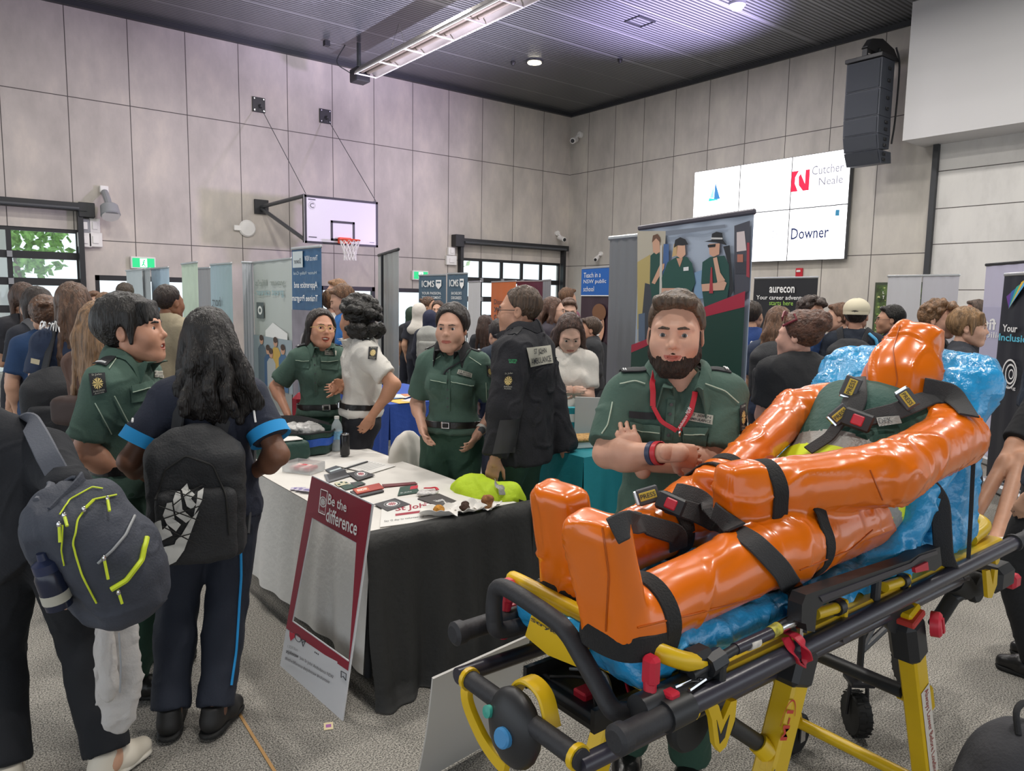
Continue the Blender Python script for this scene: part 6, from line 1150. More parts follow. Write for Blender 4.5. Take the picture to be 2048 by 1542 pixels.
# ------------------------------------------------------------------ orange training dummy
orange = mat('orange_vinyl', 'df6c08', .26, var=.04, vs=3, bump=.03, bs=9, coat=.3); velcro = mat('velcro_black', '1f1e1e', .9, bump=.3, bs=200)
dm = thing('training_dummy', (1.75, 1.135, .95), 'glossy orange faceless rescue training dummy lying back on the stretcher', 'dummy')
hipN, hipF = V(2.06, 1.02, 1.045), V(2.06, 1.24, 1.05); kN, kF = V(1.62, .985, 1.055), V(1.60, 1.235, 1.09); aN, aF = V(1.13, 1.0, 1.005), V(1.21, 1.24, 1.03)
shN, shF = V(2.42, .915, 1.265), V(2.36, 1.34, 1.30); elN = ony(1775, 950, .90); hdN = ony(1478, 985, 1.06); elF = ony(1590, 820, 1.36); hdF = ony(1430, 975, 1.20); ch = V(2.31, 1.13, 1.205)
S = SDF(); k = .03
S.ell((2.10, 1.13, 1.045), (.14, .185, .105), .05); S.cap((2.12, 1.13, 1.05), ch, .15, .165, k=.06, sq=(nrm(V(-.62, 0, .78)), .72)); S.cap(shN + V(.0, .06, 0), shF - V(0, .06, 0), .095, k=.05)
for a, b_, c in ((hipN, kN, aN), (hipF, kF, aF)): S.cap(a, b_, .098, .084, k=.035); S.cap(b_, c, .084, .07, k=.03)
for c, t in ((V(1.055, .995, .995), V(.985, .995, 1.225)), (V(1.145, 1.235, .985), V(1.105, 1.235, 1.205))):   # upright boxy feet
    d = nrm(t - c); S.box(lerp(c, t, .46), (.045, .07, .145), .028, .03, np.array([np.cross((0, 1, 0), d), V(0, 1, 0), d])); S.ell(c + V(.055, 0, .0), (.085, .068, .065), .045)
S.cap(shN, elN, .088, .078, k=.03); S.cap(elN, lerp(elN, hdN, .95), .08, .068, k=.03); dN = nrm(hdN - elN); S.box(hdN, (.05, .045, .072), .02, .03, np.array([dN, np.cross(Z, dN), np.cross(dN, np.cross(Z, dN))]))
S.cap(shF, elF, .074, .064, k=.03); S.cap(elF, lerp(elF, hdF, .92), .066, .056, k=.03); dF = nrm(hdF - elF); S.box(hdF, (.055, .04, .062), .02, .03, np.array([dF, nrm(np.cross(Z, dF)), np.cross(dF, nrm(np.cross(Z, dF)))]))
# hood: a tall pouch narrowing to a flat seam at the crown
hb, hm_, ht = V(2.38, 1.12, 1.28), V(2.485, 1.11, 1.41), V(2.545, 1.105, 1.525); S.cap(hb, hm_, .092, .115, k=.05); S.cap(hm_, ht, .115, .07, k=.04); S.box(ht + V(.008, 0, .012), (.04, .066, .045), .025, .04)
v, q = S.mesh(.0085); v = relax(v, q, 2); n = vnormals(v, q)
d = .003 * noise(v, 5, 3) + .0015 * noise(v, 17, 1) - .006 * np.maximum(0, 1 - np.abs(noise(v * V(1.0, 1., 1.), 5.5, 12)) / .07)
for jp in (elN, elF, kN, kF, shN, ch):                 # bunched folds where the suit bends
    w_ = np.exp(-((v - jp) ** 2).sum(1) / .018); d = d + w_ * (.006 * noise(v * V(2.2, .8, .8), 14, 4) - .008 * np.maximum(0, 1 - np.abs(noise(v * V(1.6, 1, 1), 15, 7)) / .25))
hd_ = np.clip((v[:, 2] - 1.33) / .1, 0, 1); d = d - hd_ * .016 * np.exp(-((v[:, 1] - 1.155 - .02 * np.sin(v[:, 2] * 22)) / .014) ** 2) * (v[:, 0] < 2.48 + (v[:, 2] - 1.4) * .7)
mb = MB(); mb.add(v + n * d[:, None], q, orange); db = mb.obj('suit_body', dm, smooth=180); dbv = bvh_of([db])
mb = MB()
def seam(pts, mb): pxline(dbv, pts, .0022, mat('orange_seam', 'b0520c', .35), .0005, 5, mb=mb, sub=12)
for l in ([(1560, 1182), (1400, 1225), (1275, 1255)], [(1212, 1262), (1218, 1150), (1205, 1055)], [(1800, 652), (1786, 700), (1795, 760), (1785, 795)], [(1740, 940), (1765, 1000)], [(1600, 1140), (1700, 1100), (1745, 1060)]): mb = MB(); seam(l, mb); mb.obj('suit_seam', dm)
def ring(c, d, w_, m, name, parent, r=.3, a0=0, a1=2 * math.pi, off=.004, bv=None, n_=40):
    c = V(*c); d = nrm(d); a = nrm(np.cross(d, Z)); b_ = np.cross(a, d); P = []; bv = bv or dbv
    for i in range(n_):
        t = a0 + (a1 - a0) * i / n_; u = a * math.cos(t) + b_ * math.sin(t); h = bv.ray_cast(Vector(c), Vector(u))
        P.append(np.array(h[0]) + u * off if h[0] is not None and h[3] < r else c + u * .09)
    P = np.array(P); Q = P.copy()
    for _ in range(3): Q = .25 * np.roll(Q, 1, 0) + .5 * Q + .25 * np.roll(Q, -1, 0)
    mb = MB(); mb.tube(Q, 1, m, 8, closed=True, flat=(.0035, w_, d)); return mb.obj(name, parent)
def ringpx(x, y, a, b_, w_, name='velcro_band'):
    """band round the limb a-b where the pixel column meets its axis"""
    best = min(np.linspace(0, 1, 81), key=lambda t: sum((np.array((1024 + FPX * (CM @ (lerp(a, b_, t) - CAM))[0] / (CM @ (lerp(a, b_, t) - CAM))[2], 771 + FPX * (CM @ (lerp(a, b_, t) - CAM))[1] / (CM @ (lerp(a, b_, t) - CAM))[2])) - (x, y)) ** 2)); return ring(lerp(a, b_, best), b_ - a, w_, velcro, name, dm, .16)
ringpx(1268, 1175, kN, aN, .022); ringpx(1590, 1080, hipN, kN, .024); ringpx(1525, 975, elN, hdN, .022); ringpx(1455, 955, elF, hdF, .02); ringpx(1400, 1010, hipF, kF, .022); ringpx(1330, 1062, kF, aF, .024); ringpx(1755, 1040, V(2.25, 1.0, 1.08), hipN, .025)
for c in (V(1.08, .995, .975), V(1.17, 1.235, .965)): ring(c, V(.1, 0, 1), .026, velcro, 'heel_band', dm, .16)
# high-visibility vest on the dummy's trunk
up_ = nrm(ch - V(2.12, 1.13, 1.05)); fr_ = nrm(V(-up_[2], 0, up_[0])); hv = mat('hi_vis_yellow', 'cfe21d', .6, emit=.05); vt = thing('vest', (2.2, 1.13, 1.1), 'green and hi-vis yellow vest with grey reflective bands on the dummy', 'vest')
vg = mat('vest_green', '1f4a40', .7, bump=.2, bs=60); sil = mat('reflective_grey', '8a8a85', .4, bump=.2, bs=80)
S = SDF()
S.ell((2.11, 1.13, 1.065), (.165, .215, .135), .05, clip=[((2.03, 0, 1.0), (-1, 0, -.2))]); S.cap(V(2.12, 1.13, 1.05) + fr_ * .035, ch + up_ * .02 + fr_ * .035, .182, .192, k=.06, sq=(nrm(V(-.62, 0, .78)), .8)); S.cap(shN + V(0, .11, .0), shF - V(0, .1, 0), .108, k=.04)
v, q = S.mesh(.0095); v = relax(v, q, 2); n = vnormals(v, q); v = v + n * (.006 * noise(v, 12, 3) + .004)[:, None]; cc = v[q].mean(1); t = (cc - V(2.12, 1.13, 1.05)) @ up_
mb = MB(); mb.v = [v]; mb.n = len(v); mb.f = [tuple(int(i) for i in a) for a in q]; z_ = [(t < -.03, hv), ((t >= -.03) & (t < .01), sil), ((t >= .01) & (t < .085), hv), ((t >= .085) & (t < .14), sil), (t >= .14, vg)]
mi = np.zeros(len(q), int)
for c_, m in z_: mi[c_] = mb.mi(m)
mb.m = mi.tolist(); vo = mb.obj('vest_body', vt, smooth=180); vbv = bvh_of([vo, db])
# harness straps and buckles (stretcher's own)
def strap(pts, w_=.024, m=strapm, name='strap', up=None, parent=st):
    P = curve(pts, 6); ups = []
    for i in range(len(P)): ups.append(nrm(CAM - P[i]) if up is None else up)
    mb = MB(); mb.tube(P, 1, m, 8, flat=(w_, .003, np.array(ups))); return mb.obj(name, parent)
allb = bvh_of([db, vo, mo])
def spx(pts, w_=.024, off=.008, name='strap', dm_=None, sub=8):
    Q = []
    for a, b_ in zip(pts[:-1], pts[1:]): Q += [hit(allb, *lerp(a, b_, t), off) for t in np.linspace(0, 1, sub, endpoint=False)]
    Q.append(hit(allb, *pts[-1], off)); Q = np.array([x for x in Q if x is not None])
    for _ in range(4): Q[1:-1] = .25 * Q[:-2] + .5 * Q[1:-1] + .25 * Q[2:]
    T_ = np.gradient(Q, axis=0); nn = []
    for i in range(len(Q)):
        h = allb.find_nearest(Vector(Q[i])); u = nrm(CAM - Q[i]) if h[0] is None else nrm(nrm(np.array(h[1]) * (1 if np.array(h[1]) @ (CAM - Q[i]) > 0 else -1)) + .6 * nrm(CAM - Q[i])); nn.append(u)
    nn = np.array(nn)
    for _ in range(4): nn[1:-1] = .25 * nn[:-2] + .5 * nn[1:-1] + .25 * nn[2:]
    mb = MB(); mb.tube(Q, 1, strapm, 8, flat=(w_, .003, nn)); return mb.obj(name, st)
spx([(1330, 1012), (1400, 1030), (1500, 1082), (1555, 1135), (1583, 1175), (1592, 1205)], .026); strap([hit(allb, 1590, 1195, .012), ony(1597, 1215, .89), ony(1592, 1262, .885)], .024)
spx([(1348, 985), (1395, 995), (1445, 1030), (1475, 1060)], .024); spx([(1222, 1062), (1262, 1045), (1310, 1058), (1352, 1068), (1352, 1095)], .026)
spx([(1700, 800), (1680, 850), (1660, 878), (1618, 905)], .018); spx([(1910, 790), (1850, 800), (1790, 826), (1740, 838), (1705, 850)], .027); spx([(1845, 775), (1900, 785), (1935, 835)], .03); spx([(1715, 760), (1718, 800), (1702, 835)], .026)
def buckle(x, y, ang, male, s=1., off=.02, lab=True):
    c = hit(allb, x, y, off); c = at(x, y, 2.2) if c is None else c; f_ = nrm(CAM - c); r = nrm(np.cross(Z, f_)); u = np.cross(f_, r); d = r * math.cos(ang) + u * math.sin(ang); e = np.cross(f_, d); R = np.array([d, e, f_]); mb = MB()
    if male: mb.box(c, (.075 * s, .05 * s, .022), pl_b, R, .006); o = mb.obj('buckle', st); B1('box', c + f_ * .0125, (.03 * s, .028 * s, .006), lever, R, .003).obj('release_button', o)
    else:
        mb.box(c, (.06 * s, .045 * s, .014), dgrey, R, .004); mb.box(c - d * .03 * s, (.012, .04 * s, .01), chrome, R, .003); o = mb.obj('buckle_tongue', st); B1('box', c + f_ * .008, (.045 * s, .022 * s, .004), mat('label_gold', 'c9b03c', .5), R, .001).obj('tongue_label', o); PL = Plane(c + f_ * .0112 - d * .02 * s - e * .006 * s, d, e); mb = MB(); PL.text(mb, 'PRESS', 0, 0, .04 * s, .012 * s, txt_d, .0005, .01); mb.obj('label_lettering', o, 0)
buckle(1340, 1015, -.35, True, .95); buckle(1298, 1005, .35, False, .95); buckle(1715, 850, -.3, True, 1.1); buckle(1683, 838, .8, False, 1.); buckle(1808, 807, -.9, False, 1.); buckle(1706, 785, 1.25, False, 1.1)
sk = Skin(allb, [(1752, 840), (1795, 835), (1800, 850), (1757, 858)], .012); mb = MB(); sk.rect(mb, 0, 0, 1, 1, sil); o_ = mb.obj('vest_patch', vt); mb = MB(); sk.text(mb, 'DFK', .05, .2, .6, .8, txt_d, .003); mb.obj('patch_lettering', o_, 0)
# loose strap ends at the head
strap([ony(1850, 965, .92), ony(1868, 985, .9), ony(1880, 1010, .89), ony(1884, 1060, .885), ony(1888, 1110, .88), ony(1900, 1142, .875)], .026); strap([ony(1935, 850, .95), ony(1946, 900, .9), ony(1944, 980, .885), ony(1940, 1060, .88), ony(1936, 1130, .87)], .006)
# ------------------------------------------------------------------ the volunteers' table
TX0, TX1, TY0, TY1, TZ = 1.33, 2.12, 2.60, 4.30, .70
cloth = mat('cloth_white', 'd8d4ce', .8, bump=.15, bs=25); clothk = mat('cloth_black', '232322', .72, bump=.2, bs=40)
t = thing('table', ((TX0 + TX1) / 2, (TY0 + TY1) / 2, 0), 'long trestle table under white and black cloths in the middle of the stand', 'table')
B1('box', ((TX0 + TX1) / 2, (TY0 + TY1) / 2, TZ - .022), (TX1 - TX0 - .02, TY1 - TY0 - .02, .03), mat('table_plastic', 'c8c4bc', .5), bev=.006).obj('tabletop', t)
for x in (TX0 + .08, TX1 - .08):
    for y in (TY0 + .2, TY1 - .2): B1('cyl', (x, y, .0), (x, y, TZ - .03), .016, dgrey).obj('leg', t)
def top_sheet():
    mb = MB()
    mb.grid(lambda u, v: V(TX0 + (TX1 - TX0) * u, TY0 + (TY1 - TY0) * v, TZ + .0015 * noise(V(u * 5, v * 9, 0), 1.)), 16, 32, cloth)
    def side(u, v):                                 # long left drop, hanging in soft folds
        y = TY0 + (TY1 - TY0) * u; f = (.012 * math.sin(u * 21) + .008 * math.sin(u * 47 + 1)) * v; return V(TX0 - .006 - .03 * v - f, y, TZ - (TZ - .13) * v)
    mb.grid(side, 80, 14, cloth); mb.grid(lambda u, v: V(TX1 + .006 + (.012 * math.sin(u * 21)) * v, TY0 + (TY1 - TY0) * u, TZ - .5 * v), 60, 8, cloth)
    return mb
o = tag(top_sheet().obj('tablecloth', loc=(1.7, 3.4, .13), smooth=180), 'white tablecloth over the table top and long left side', 'tablecloth')
def endf(u, v):                                     # black cloth on the near end, pleated, spilling onto the carpet
    x = TX0 - .035 + (TX1 - TX0 + .10) * u; f = .03 * math.sin(u * 15 + .6) + .02 * math.sin(u * 37) - .012 * abs(math.sin(u * 9)) ; z = TZ + .006 - (TZ + .004) * min(v * 1.02, 1.)
    if v < .06: return V(x, TY0 + .05 - (.05 + .012) * v / .06, TZ + .008)
    return V(x + .01 * math.sin(v * 9 + u * 4) * v, TY0 - .014 - f * (v ** .7) * .9 - .05 * v - .05 * max(0, v - .9) * 10 * (u < .6) * abs(math.sin(u * 11)), max(z, .006))
mb = MB(); mb.grid(endf, 90, 40, clothk); mb.grid(lambda u, v: V(TX1 + .065 - .02 * math.sin(v * 6), TY0 - .03 + .5 * u, TZ + .006 - (TZ) * v) - V(.03, 0, 0) * (1 - v), 16, 16, clothk)
tag(mb.obj('tablecloth', smooth=180), 'black tablecloth hanging in pleats over the near end of the table', 'tablecloth')
def on_t(x, y, dz=0.): q = onz(x, y, TZ + .004); return q + V(0, 0, dz)
def flat(name, px, m, label, cat, th=.002, dz=0., deco=None, group=None):
    """a thin card or booklet from its four corners (tl, tr, br, bl in the photograph) lying on the table"""
    P = [on_t(*q, dz) for q in px]; mb = MB(); mb.prism([(q[0], q[1]) for q in P], (0, 0, P[0][2]), (1, 0, 0), (0, 1, 0), (0, 0, th), m); o = tag(mb.obj(name), label, cat, group)
    if deco:
        sk = Plane(P[3] + V(0, 0, th), P[2] - P[3], P[0] - P[3]); mb = MB(); deco(sk, mb); mb.obj('print', o, 0)
    return o
paper = mat('paper_white', 'dcdad6', .7); dcard = mat('card_charcoal', '3c3c40', .6); crim = mat('print_crimson', '9c2038', .55); gcard = mat('card_green', '2c4a40', .6)
def emblem(sk, mb, cx=.5, cy=.5, r=.22): sk.disc(mb, cx, cy, r, r, txt_w, .0005); sk.ring(mb, cx, cy, r * 1.25, r * 1.45, grey, .0006); star(sk, mb, cx, cy, r * .8, crim, .0008)
flat('leaflet', [(765, 1000), (835, 995), (905, 1035), (760, 1055)], paper, 'large white leaflet with crimson ambulance emblem near the black cloth', 'leaflet', deco=lambda s_, mb: (s_.disc(mb, .78, .62, .16, .2, crim, .0005), star(s_, mb, .78, .62, .16, txt_w, .0008), s_.text(mb, 'St John', .2, .42, .72, .66, crim, .0006, .02), s_.rect(mb, .2, .3, .75, .38, crim, .0006), s_.text(mb, 'Say G day to volunteering', .05, .12, .6, .2, dgrey, .0006)))
flat('postcard', [(748, 1010), (790, 998), (820, 1010), (775, 1024)], dcard, 'charcoal card with white round emblem on the white leaflet', 'card', dz=.003, deco=emblem)
flat('postcard', [(694, 948), (725, 943), (750, 952), (716, 963)], dcard, 'charcoal card with white round emblem near the plastic box', 'card', deco=emblem, dz=.004)
flat('booklet', [(835, 1000), (878, 990), (930, 1012), (895, 1022)], mat('booklet_dark', '45403f', .5), 'dark brown booklet with white title beside the cupcake tray', 'booklet', .008, deco=lambda s_, mb: (s_.text(mb, 'Volunteer', .3, .5, .75, .66, txt_w, .0005, .01), s_.text(mb, 'handbook', .35, .36, .7, .44, grey, .0005)))
flat('paper_sheet', [(672, 932), (720, 918), (792, 932), (740, 948)], paper, 'white form sheets beneath the pen behind the cards', 'paper', .003, deco=lambda s_, mb: [s_.rect(mb, .15, .2 + .09 * k, .85, .22 + .09 * k, grey, .0004) for k in range(7)])
flat('leaflet', [(650, 940), (672, 932), (692, 941), (664, 950)], mat('leaflet_slate', '565a60', .6), 'slate grey leaflet leaning by the clear plastic box', 'leaflet', .003, deco=lambda s_, mb: s_.rect(mb, .1, .4, .9, .6, bpale, .0004))
flat('leaflet', [(648, 950), (690, 945), (702, 952), (655, 966)], mat('leaflet_slate2', '6a6c70', .6), 'grey leaflet with dark photo directly behind the red frame board top', 'leaflet', .003, deco=lambda s_, mb: s_.rect(mb, .1, .2, .9, .85, dcard, .0004))
for i, (px, c_) in enumerate((([(680, 972), (705, 968), (716, 974), (690, 980)], gcard), ([(700, 966), (722, 963), (732, 968), (710, 974)], dcard), ([(668, 966), (690, 963), (700, 968), (676, 974)], mat('card_cream', 'c9c4a8', .6)))): flat('sticker_card', px, c_, ['green sticker card in front of the red-covered booklets', 'charcoal sticker card behind the green one', 'cream sticker card with dark squares at the frame board edge'][i], 'card', .001, .001 * i, deco=lambda s_, mb: [s_.rect(mb, .1 + .3 * k, .2 + .3 * (k % 2), .3 + .3 * k, .5 + .3 * (k % 2), gcard, .0004) for k in range(3)])
flat('booklet', [(705, 982), (758, 970), (768, 980), (714, 992)], mat('booklet_red', 'a8392f', .5), 'red-orange booklet on top of the small booklet pile', 'booklet', .005, .006, deco=lambda s_, mb: (s_.rect(mb, .05, .2, .5, .8, mat('booklet_orange', 'cf6a3a', .5), .0004), s_.text(mb, 'KNOW', .1, .3, .45, .7, txt_w, .0008, .02)))
flat('booklet', [(700, 985), (756, 972), (768, 984), (716, 996)], dcard, 'dark booklet at the bottom of the small booklet pile', 'booklet', .006)
flat('card_holder', [(764, 970), (830, 965), (835, 969), (768, 975)], mat('maroon_edge', '6b2a30', .5), 'maroon edged paper stack in the middle of the table', 'paper', .004)
flat('lanyard_card', [(800, 975), (830, 970), (840, 985), (795, 992)], gcard, 'dark green shirt-shaped card with red flag print', 'card', .002, deco=lambda s_, mb: (s_.rect(mb, .5, .5, .85, .9, lever, .0004), s_.text(mb, 'St John', .1, .15, .6, .3, txt_w, .0006)))
wrap = mat('wrapper_clear', 'd8d4d2', .2, bump=.6, bs=60); S = SDF(); c = on_t(855, 990, .012); S.ell(c, (.06, .04, .012), .02); mb = soft(S, .004, wrap, .004, 50, 2); tg = tag(mb.obj('first_aid_packet', smooth=180), 'clear crinkled packet with red tape behind the dark booklet', 'packet'); mb = MB(); P = curve([c + V(.0, .03, .016), c + V(.02, 0, .02), c + V(.05, .01, .016), c + V(.045, -.02, .012)], 5); mb.tube(P, 1, lever, 8, flat=(.008, .002, (0, 0, 1))); mb.obj('red_tape', tg)
pen = tag(B1('tube', [on_t(690, 940, .008), on_t(735, 926, .008)], .0045, dgrey, 8).obj('pen'), 'dark pen lying across the white form sheets', 'pen')
# clear box of wristbands
c = (on_t(575, 930) + on_t(640, 930) + on_t(640, 955) + on_t(575, 955)) / 4; t = thing('plastic_box', c, 'clear open plastic box with pale pink and red contents', 'box'); clear = mat('clear_plastic', 'd9dcdc', .1, alpha=.35); mb = MB(); R = np.array([nrm(V(.5, -.85, 0)), nrm(V(.85, .5, 0)), Z])
for a, e in ((R[0] * .09, (.004, .13, .05)), (-R[0] * .09, (.004, .13, .05)), (R[1] * .065, (.18, .004, .05)), (-R[1] * .065, (.18, .004, .05))): mb.box(c + a + Z * .026, e, clear, R)
mb.box(c + Z * .003, (.18, .13, .004), clear, R); mb.obj('tray', t)
for i in range(4):
    q = c + R[0] * (-.05 + .033 * i) + Z * .02; tag(B1('box', q, (.028, .09, .02), mat('band_pink%d' % (i % 2), ('e0b8b4', 'c4404a')[i % 2], .5), R, .004).obj('wristband_bundle'), 'bundle of pale pink bands in the clear box' if i % 2 == 0 else 'bundle of red bands in the clear box', 'band', 'pale bundles in the clear box' if i % 2 == 0 else 'red bundles in the clear box')
for i in range(3):
    q = on_t(596 + 10 * i, 978 + 3 * i, .003 + .003 * i); R2_ = rot((0, 0, 1), .5 + .2 * i); tg = tag(B1('box', q, (.07, .045, .002), mat('card_lilac', 'b9b2c4', .5), R2_).obj('sachet'), ['lowest lilac sachet fanned at the left table edge', 'middle lilac sachet fanned at the left table edge', 'top lilac sachet fanned at the left table edge'][i], 'sachet', 'fanned sachets')
    B1('box', q + V(0, 0, .0015), (.04, .02, .0012), mat('card_violet', '6a5a96', .5), R2_).obj('print', tg)
# first-aid bag with its contents
c = on_t(575, 905); t = thing('first_aid_bag', c, 'open green first aid bag with wide blue band on the white table', 'bag'); gb = mat('bag_green', '1e4038', .55, bump=.3, bs=50); bb_m = mat('bag_blue', '1f55b8', .5, bump=.2, bs=70); rx, ry = .31, .17; ax = nrm(V(CM[0][0], CM[0][1], 0)); ay = np.cross(Z, ax); cc = c + ay * .06 - ax * .06
def wall(u, v, gr=0.): a = 2 * math.pi * u; k = 1 + .08 * v + .012 * math.sin(a * 5) * v; return cc + ax * math.copysign(abs(math.cos(a)) ** .6, math.cos(a)) * (rx * k + gr) + ay * math.copysign(abs(math.sin(a)) ** .6, math.sin(a)) * (ry * k + gr) + Z * (.005 + .135 * v + .004 * math.sin(a * 7))
mb = MB(); mb.grid(lambda u, v: wall(u, v), 60, 8, gb, .006); mb.add([wall(k / 60, 0) for k in range(60)], [tuple(range(60))], gb); mb.obj('bag_wall', t, smooth=60); mb = MB(); mb.grid(lambda u, v: wall(u, .38 + .34 * v, .005), 60, 3, bb_m, .003); mb.obj('blue_band', t, smooth=60); mb = MB(); mb.tube([wall(k / 60, 1., .002) for k in range(60)], .006, blk, 6, closed=True); mb.obj('rim_binding', t)
mb = MB(); mb.grid(lambda u, v: cc + ay * (ry + .02 + .03 * v) + ax * (u - .5) * .5 + Z * (.14 + .045 * v * math.sin(math.pi * u)), 16, 4, blk, .006); mb.obj('open_lid', t, smooth=60); mb = MB(); mb.box(cc + Z * .07, (rx * 1.7, ry * 1.6, .01), blk, np.array([ax, ay, Z])); mb.obj('inner_tray', t)
for i, (dx, dy, r, L_) in enumerate(((-.2, -.03, .035, .12), (-.12, -.05, .03, .1), (-.05, -.07, .032, .1), (-.24, .05, .03, .1))):
    q = cc + ax * dx + ay * dy + Z * .12; tg = thing('bandage_roll', q, ['thick white bandage roll at the left end of the first aid bag', 'white bandage roll second from the left in the first aid bag', 'white bandage roll nearest the plastic packets in the first aid bag', 'white bandage roll at the far left back of the first aid bag'][i], 'bandage', 'bandage rolls'); d = nrm(ax * .8 - ay * .5); mb = MB(); mb.cyl(q - d * L_ / 2, q + d * L_ / 2, r, mat('bandage', 'c9c4bb', .8, bump=.2, bs=80), 16, .006); mb.obj('roll', tg); mb = MB(); mb.tube([q - d * .014, q + d * .014], r + .002, dgrey, 16, cap=False); mb.obj('wrap_band', tg)
for i, (dx, dy) in enumerate(((.06, .02), (.15, .03), (.2, -.03))):
    q = cc + ax * dx + ay * dy + Z * .135; S = SDF(); S.ell(q, (.09, .06, .035), .02, np.array([nrm(ax + .3 * i * ay), np.cross(Z, nrm(ax + .3 * i * ay)), Z])); mb = soft(S, .006, mat('packet_film', 'c4c3c2', .15, .2, bump=.5, bs=40), .012, 22, i + 3, creases=.008); tag(mb.obj('dressing_packet', smooth=180), ['clear crinkled dressing packet in the middle of the first aid bag', 'clear crinkled dressing packet at the right of the first aid bag', 'small crinkled packet at the front right of the first aid bag'][i], 'packet', 'dressing packets')
# red defibrillator case
c = on_t(605, 872) + V(.12, .12, 0); t = thing('defibrillator_case', c, 'red and grey carry case with handle on the table', 'case'); rd = mat('case_red', 'a61f33', .7, bump=.2, bs=90); mb = MB(); R = np.array([ax, ay, Z]); mb.box(c + Z * .15 - ax * .05, (.15, .16, .26), rd, R, .04); mb.obj('front_shell', t, smooth=60); mb = MB(); mb.box(c + Z * .15 + ax * .085, (.05, .15, .25), rd, R, .02); mb.obj('rear_shell', t); mb = MB(); mb.box(c + Z * .155 + ax * .04, (.05, .165, .27), dgrey, R, .02); mb.obj('middle_band', t); mb = MB(); mb.tube(curve([c + Z * .28 - ax * .06, c + Z * .315 - ax * .03, c + Z * .315 + ax * .05, c + Z * .27 + ax * .1], 5), 1, mat('handle_orange', 'b86a3a', .5), 8, flat=(.02, .006, ay)); mb.obj('carry_handle', t); mb = MB(); mb.box(c + Z * .1 - ax * .06 - ay * .083, (.035, .006, .05), grey, R, .003); mb.obj('tag', t)
mb = MB(); mb.cyl(c + Z * .26 + ax * .1 - ay * .05, c + Z * .26 + ax * .1 + ay * .06, .025, mat('case_orange', 'b5622f', .5), 14); mb.obj('cylinder_pocket', t)
# drinks
c = on_t(672, 905) + V(.03, .05, 0); t = thing('water_bottle', c, 'clear plastic water bottle with blue label beside the black can', 'bottle'); pet = mat('bottle_clear', 'dbe6ea', .06, alpha=.42); mb = MB(); mb.lathe(c, [(.001, 0), (.03, .002), (.034, .01), (.034, .05), (.032, .055), (.034, .06), (.034, .14), (.03, .165), (.014, .195), (.013, .205), (.001, .206)], pet, 22); mb.obj('body', t, smooth=60); mb = MB(); mb.lathe(c, [(.0345, .075), (.0345, .125)], mat('label_blue', '7fb2d2', .5, var=.3, vs=40), 22); mb.obj('label', t); mb = MB(); mb.lathe(c + Z * .2, [(.015, 0), (.015, .016), (.0001, .017)], offw, 16); mb.obj('cap', t)
c = on_t(690, 912); t = thing('drink_can', c, 'tall black drink can with silver rim on the white table', 'can'); mb = MB(); mb.lathe(c, [(.001, 0), (.023, .002), (.029, .012), (.029, .12), (.024, .132)], mat('can_black', '1c1c20', .25), 22); mb.obj('body', t, smooth=60); mb = MB(); mb.lathe(c, [(.0245, .131), (.025, .136), (.021, .136), (.02, .132), (.0001, .132)], chrome, 22); mb.obj('rim', t)
c = on_t(560, 880) + V(.1, .16, 0); t = thing('coffee_cup', c, 'white paper cup with lid behind the first aid bag', 'cup'); mb = MB(); mb.lathe(c, [(.001, 0), (.03, .002), (.04, .11), (.0001, .11)], white, 18); mb.obj('cup_body', t); mb = MB(); mb.lathe(c + Z * .105, [(.043, 0), (.043, .01), (.036, .018), (.0001, .018)], offw, 18); mb.obj('lid', t)
c = V(1.55, 4.02, TZ + .004); t = thing('green_pouch', c + V(0, .12, 0), 'small dark green pouch at the far end of the table', 'pouch'); S = SDF(); S.box(c + V(.0, .12, .06), (.14, .08, .06), .03); soft(S, .01, gb, .006, 14, 2, 'body', t); mb = MB(); mb.box(c + V(0, .12, .123), (.2, .12, .006), paper, None, .002); mb.obj('label', t)
# cakes on napkins
nap = mat('napkin', 'dedbd6', .85); cak = mat('muffin_crumb', '8a5a34', .9, var=.3, vs=60, bump=.6, bs=90)
def napkin(x, y, s, label, seed):
    c = on_t(x, y, .004); r_ = .075 * s; mb = MB()
    def fn(u, v): p = V((u - .5) * 2 * r_, (v - .5) * 1.6 * r_, 0); e = max(abs(u - .5), abs(v - .5)) * 2; return c + p @ rot((0, 0, 1), .6 + seed) + Z * (.045 * s * max(0, e - .45) ** 1.4 * (1 + .6 * noise(V(u * 4, v * 4, seed), 1.)) + .004 * noise(V(u * 9, v * 9, seed), 1.) + .004)
    mb.grid(fn, 18, 18, nap, .0015); return tag(mb.obj('napkin', smooth=60), label, 'napkin', 'napkins under the cakes'), c
o, c1 = napkin(878, 1030, 1.1, 'crumpled white napkin holding the golden muffin', 0); o, c2 = napkin(930, 1022, 1.1, 'crumpled white napkin holding the chocolate cakes', 1); o, c3 = napkin(975, 1018, .8, 'flat white napkin under the paper-cased cupcake', 2)
def cake(c, r, h, m, label, case=None, seed=0):
    t = thing('muffin', c, label, 'cake', 'cakes on napkins'); S = SDF(); S.ell(c + Z * (h * .9), (r * 1.1, r * 1.1, h * .55), .01); S.cap(c + Z * h * .2, c + Z * h * .8, r * .75, r * .95, k=.01); soft(S, .004, m, .003, 70, seed, 'crumb', t)
    if case: mb = MB(); mb.lathe(c, [(r * .72, 0), (r * 1.02, h * .85)], case, 24); mb.obj('paper_case', t)
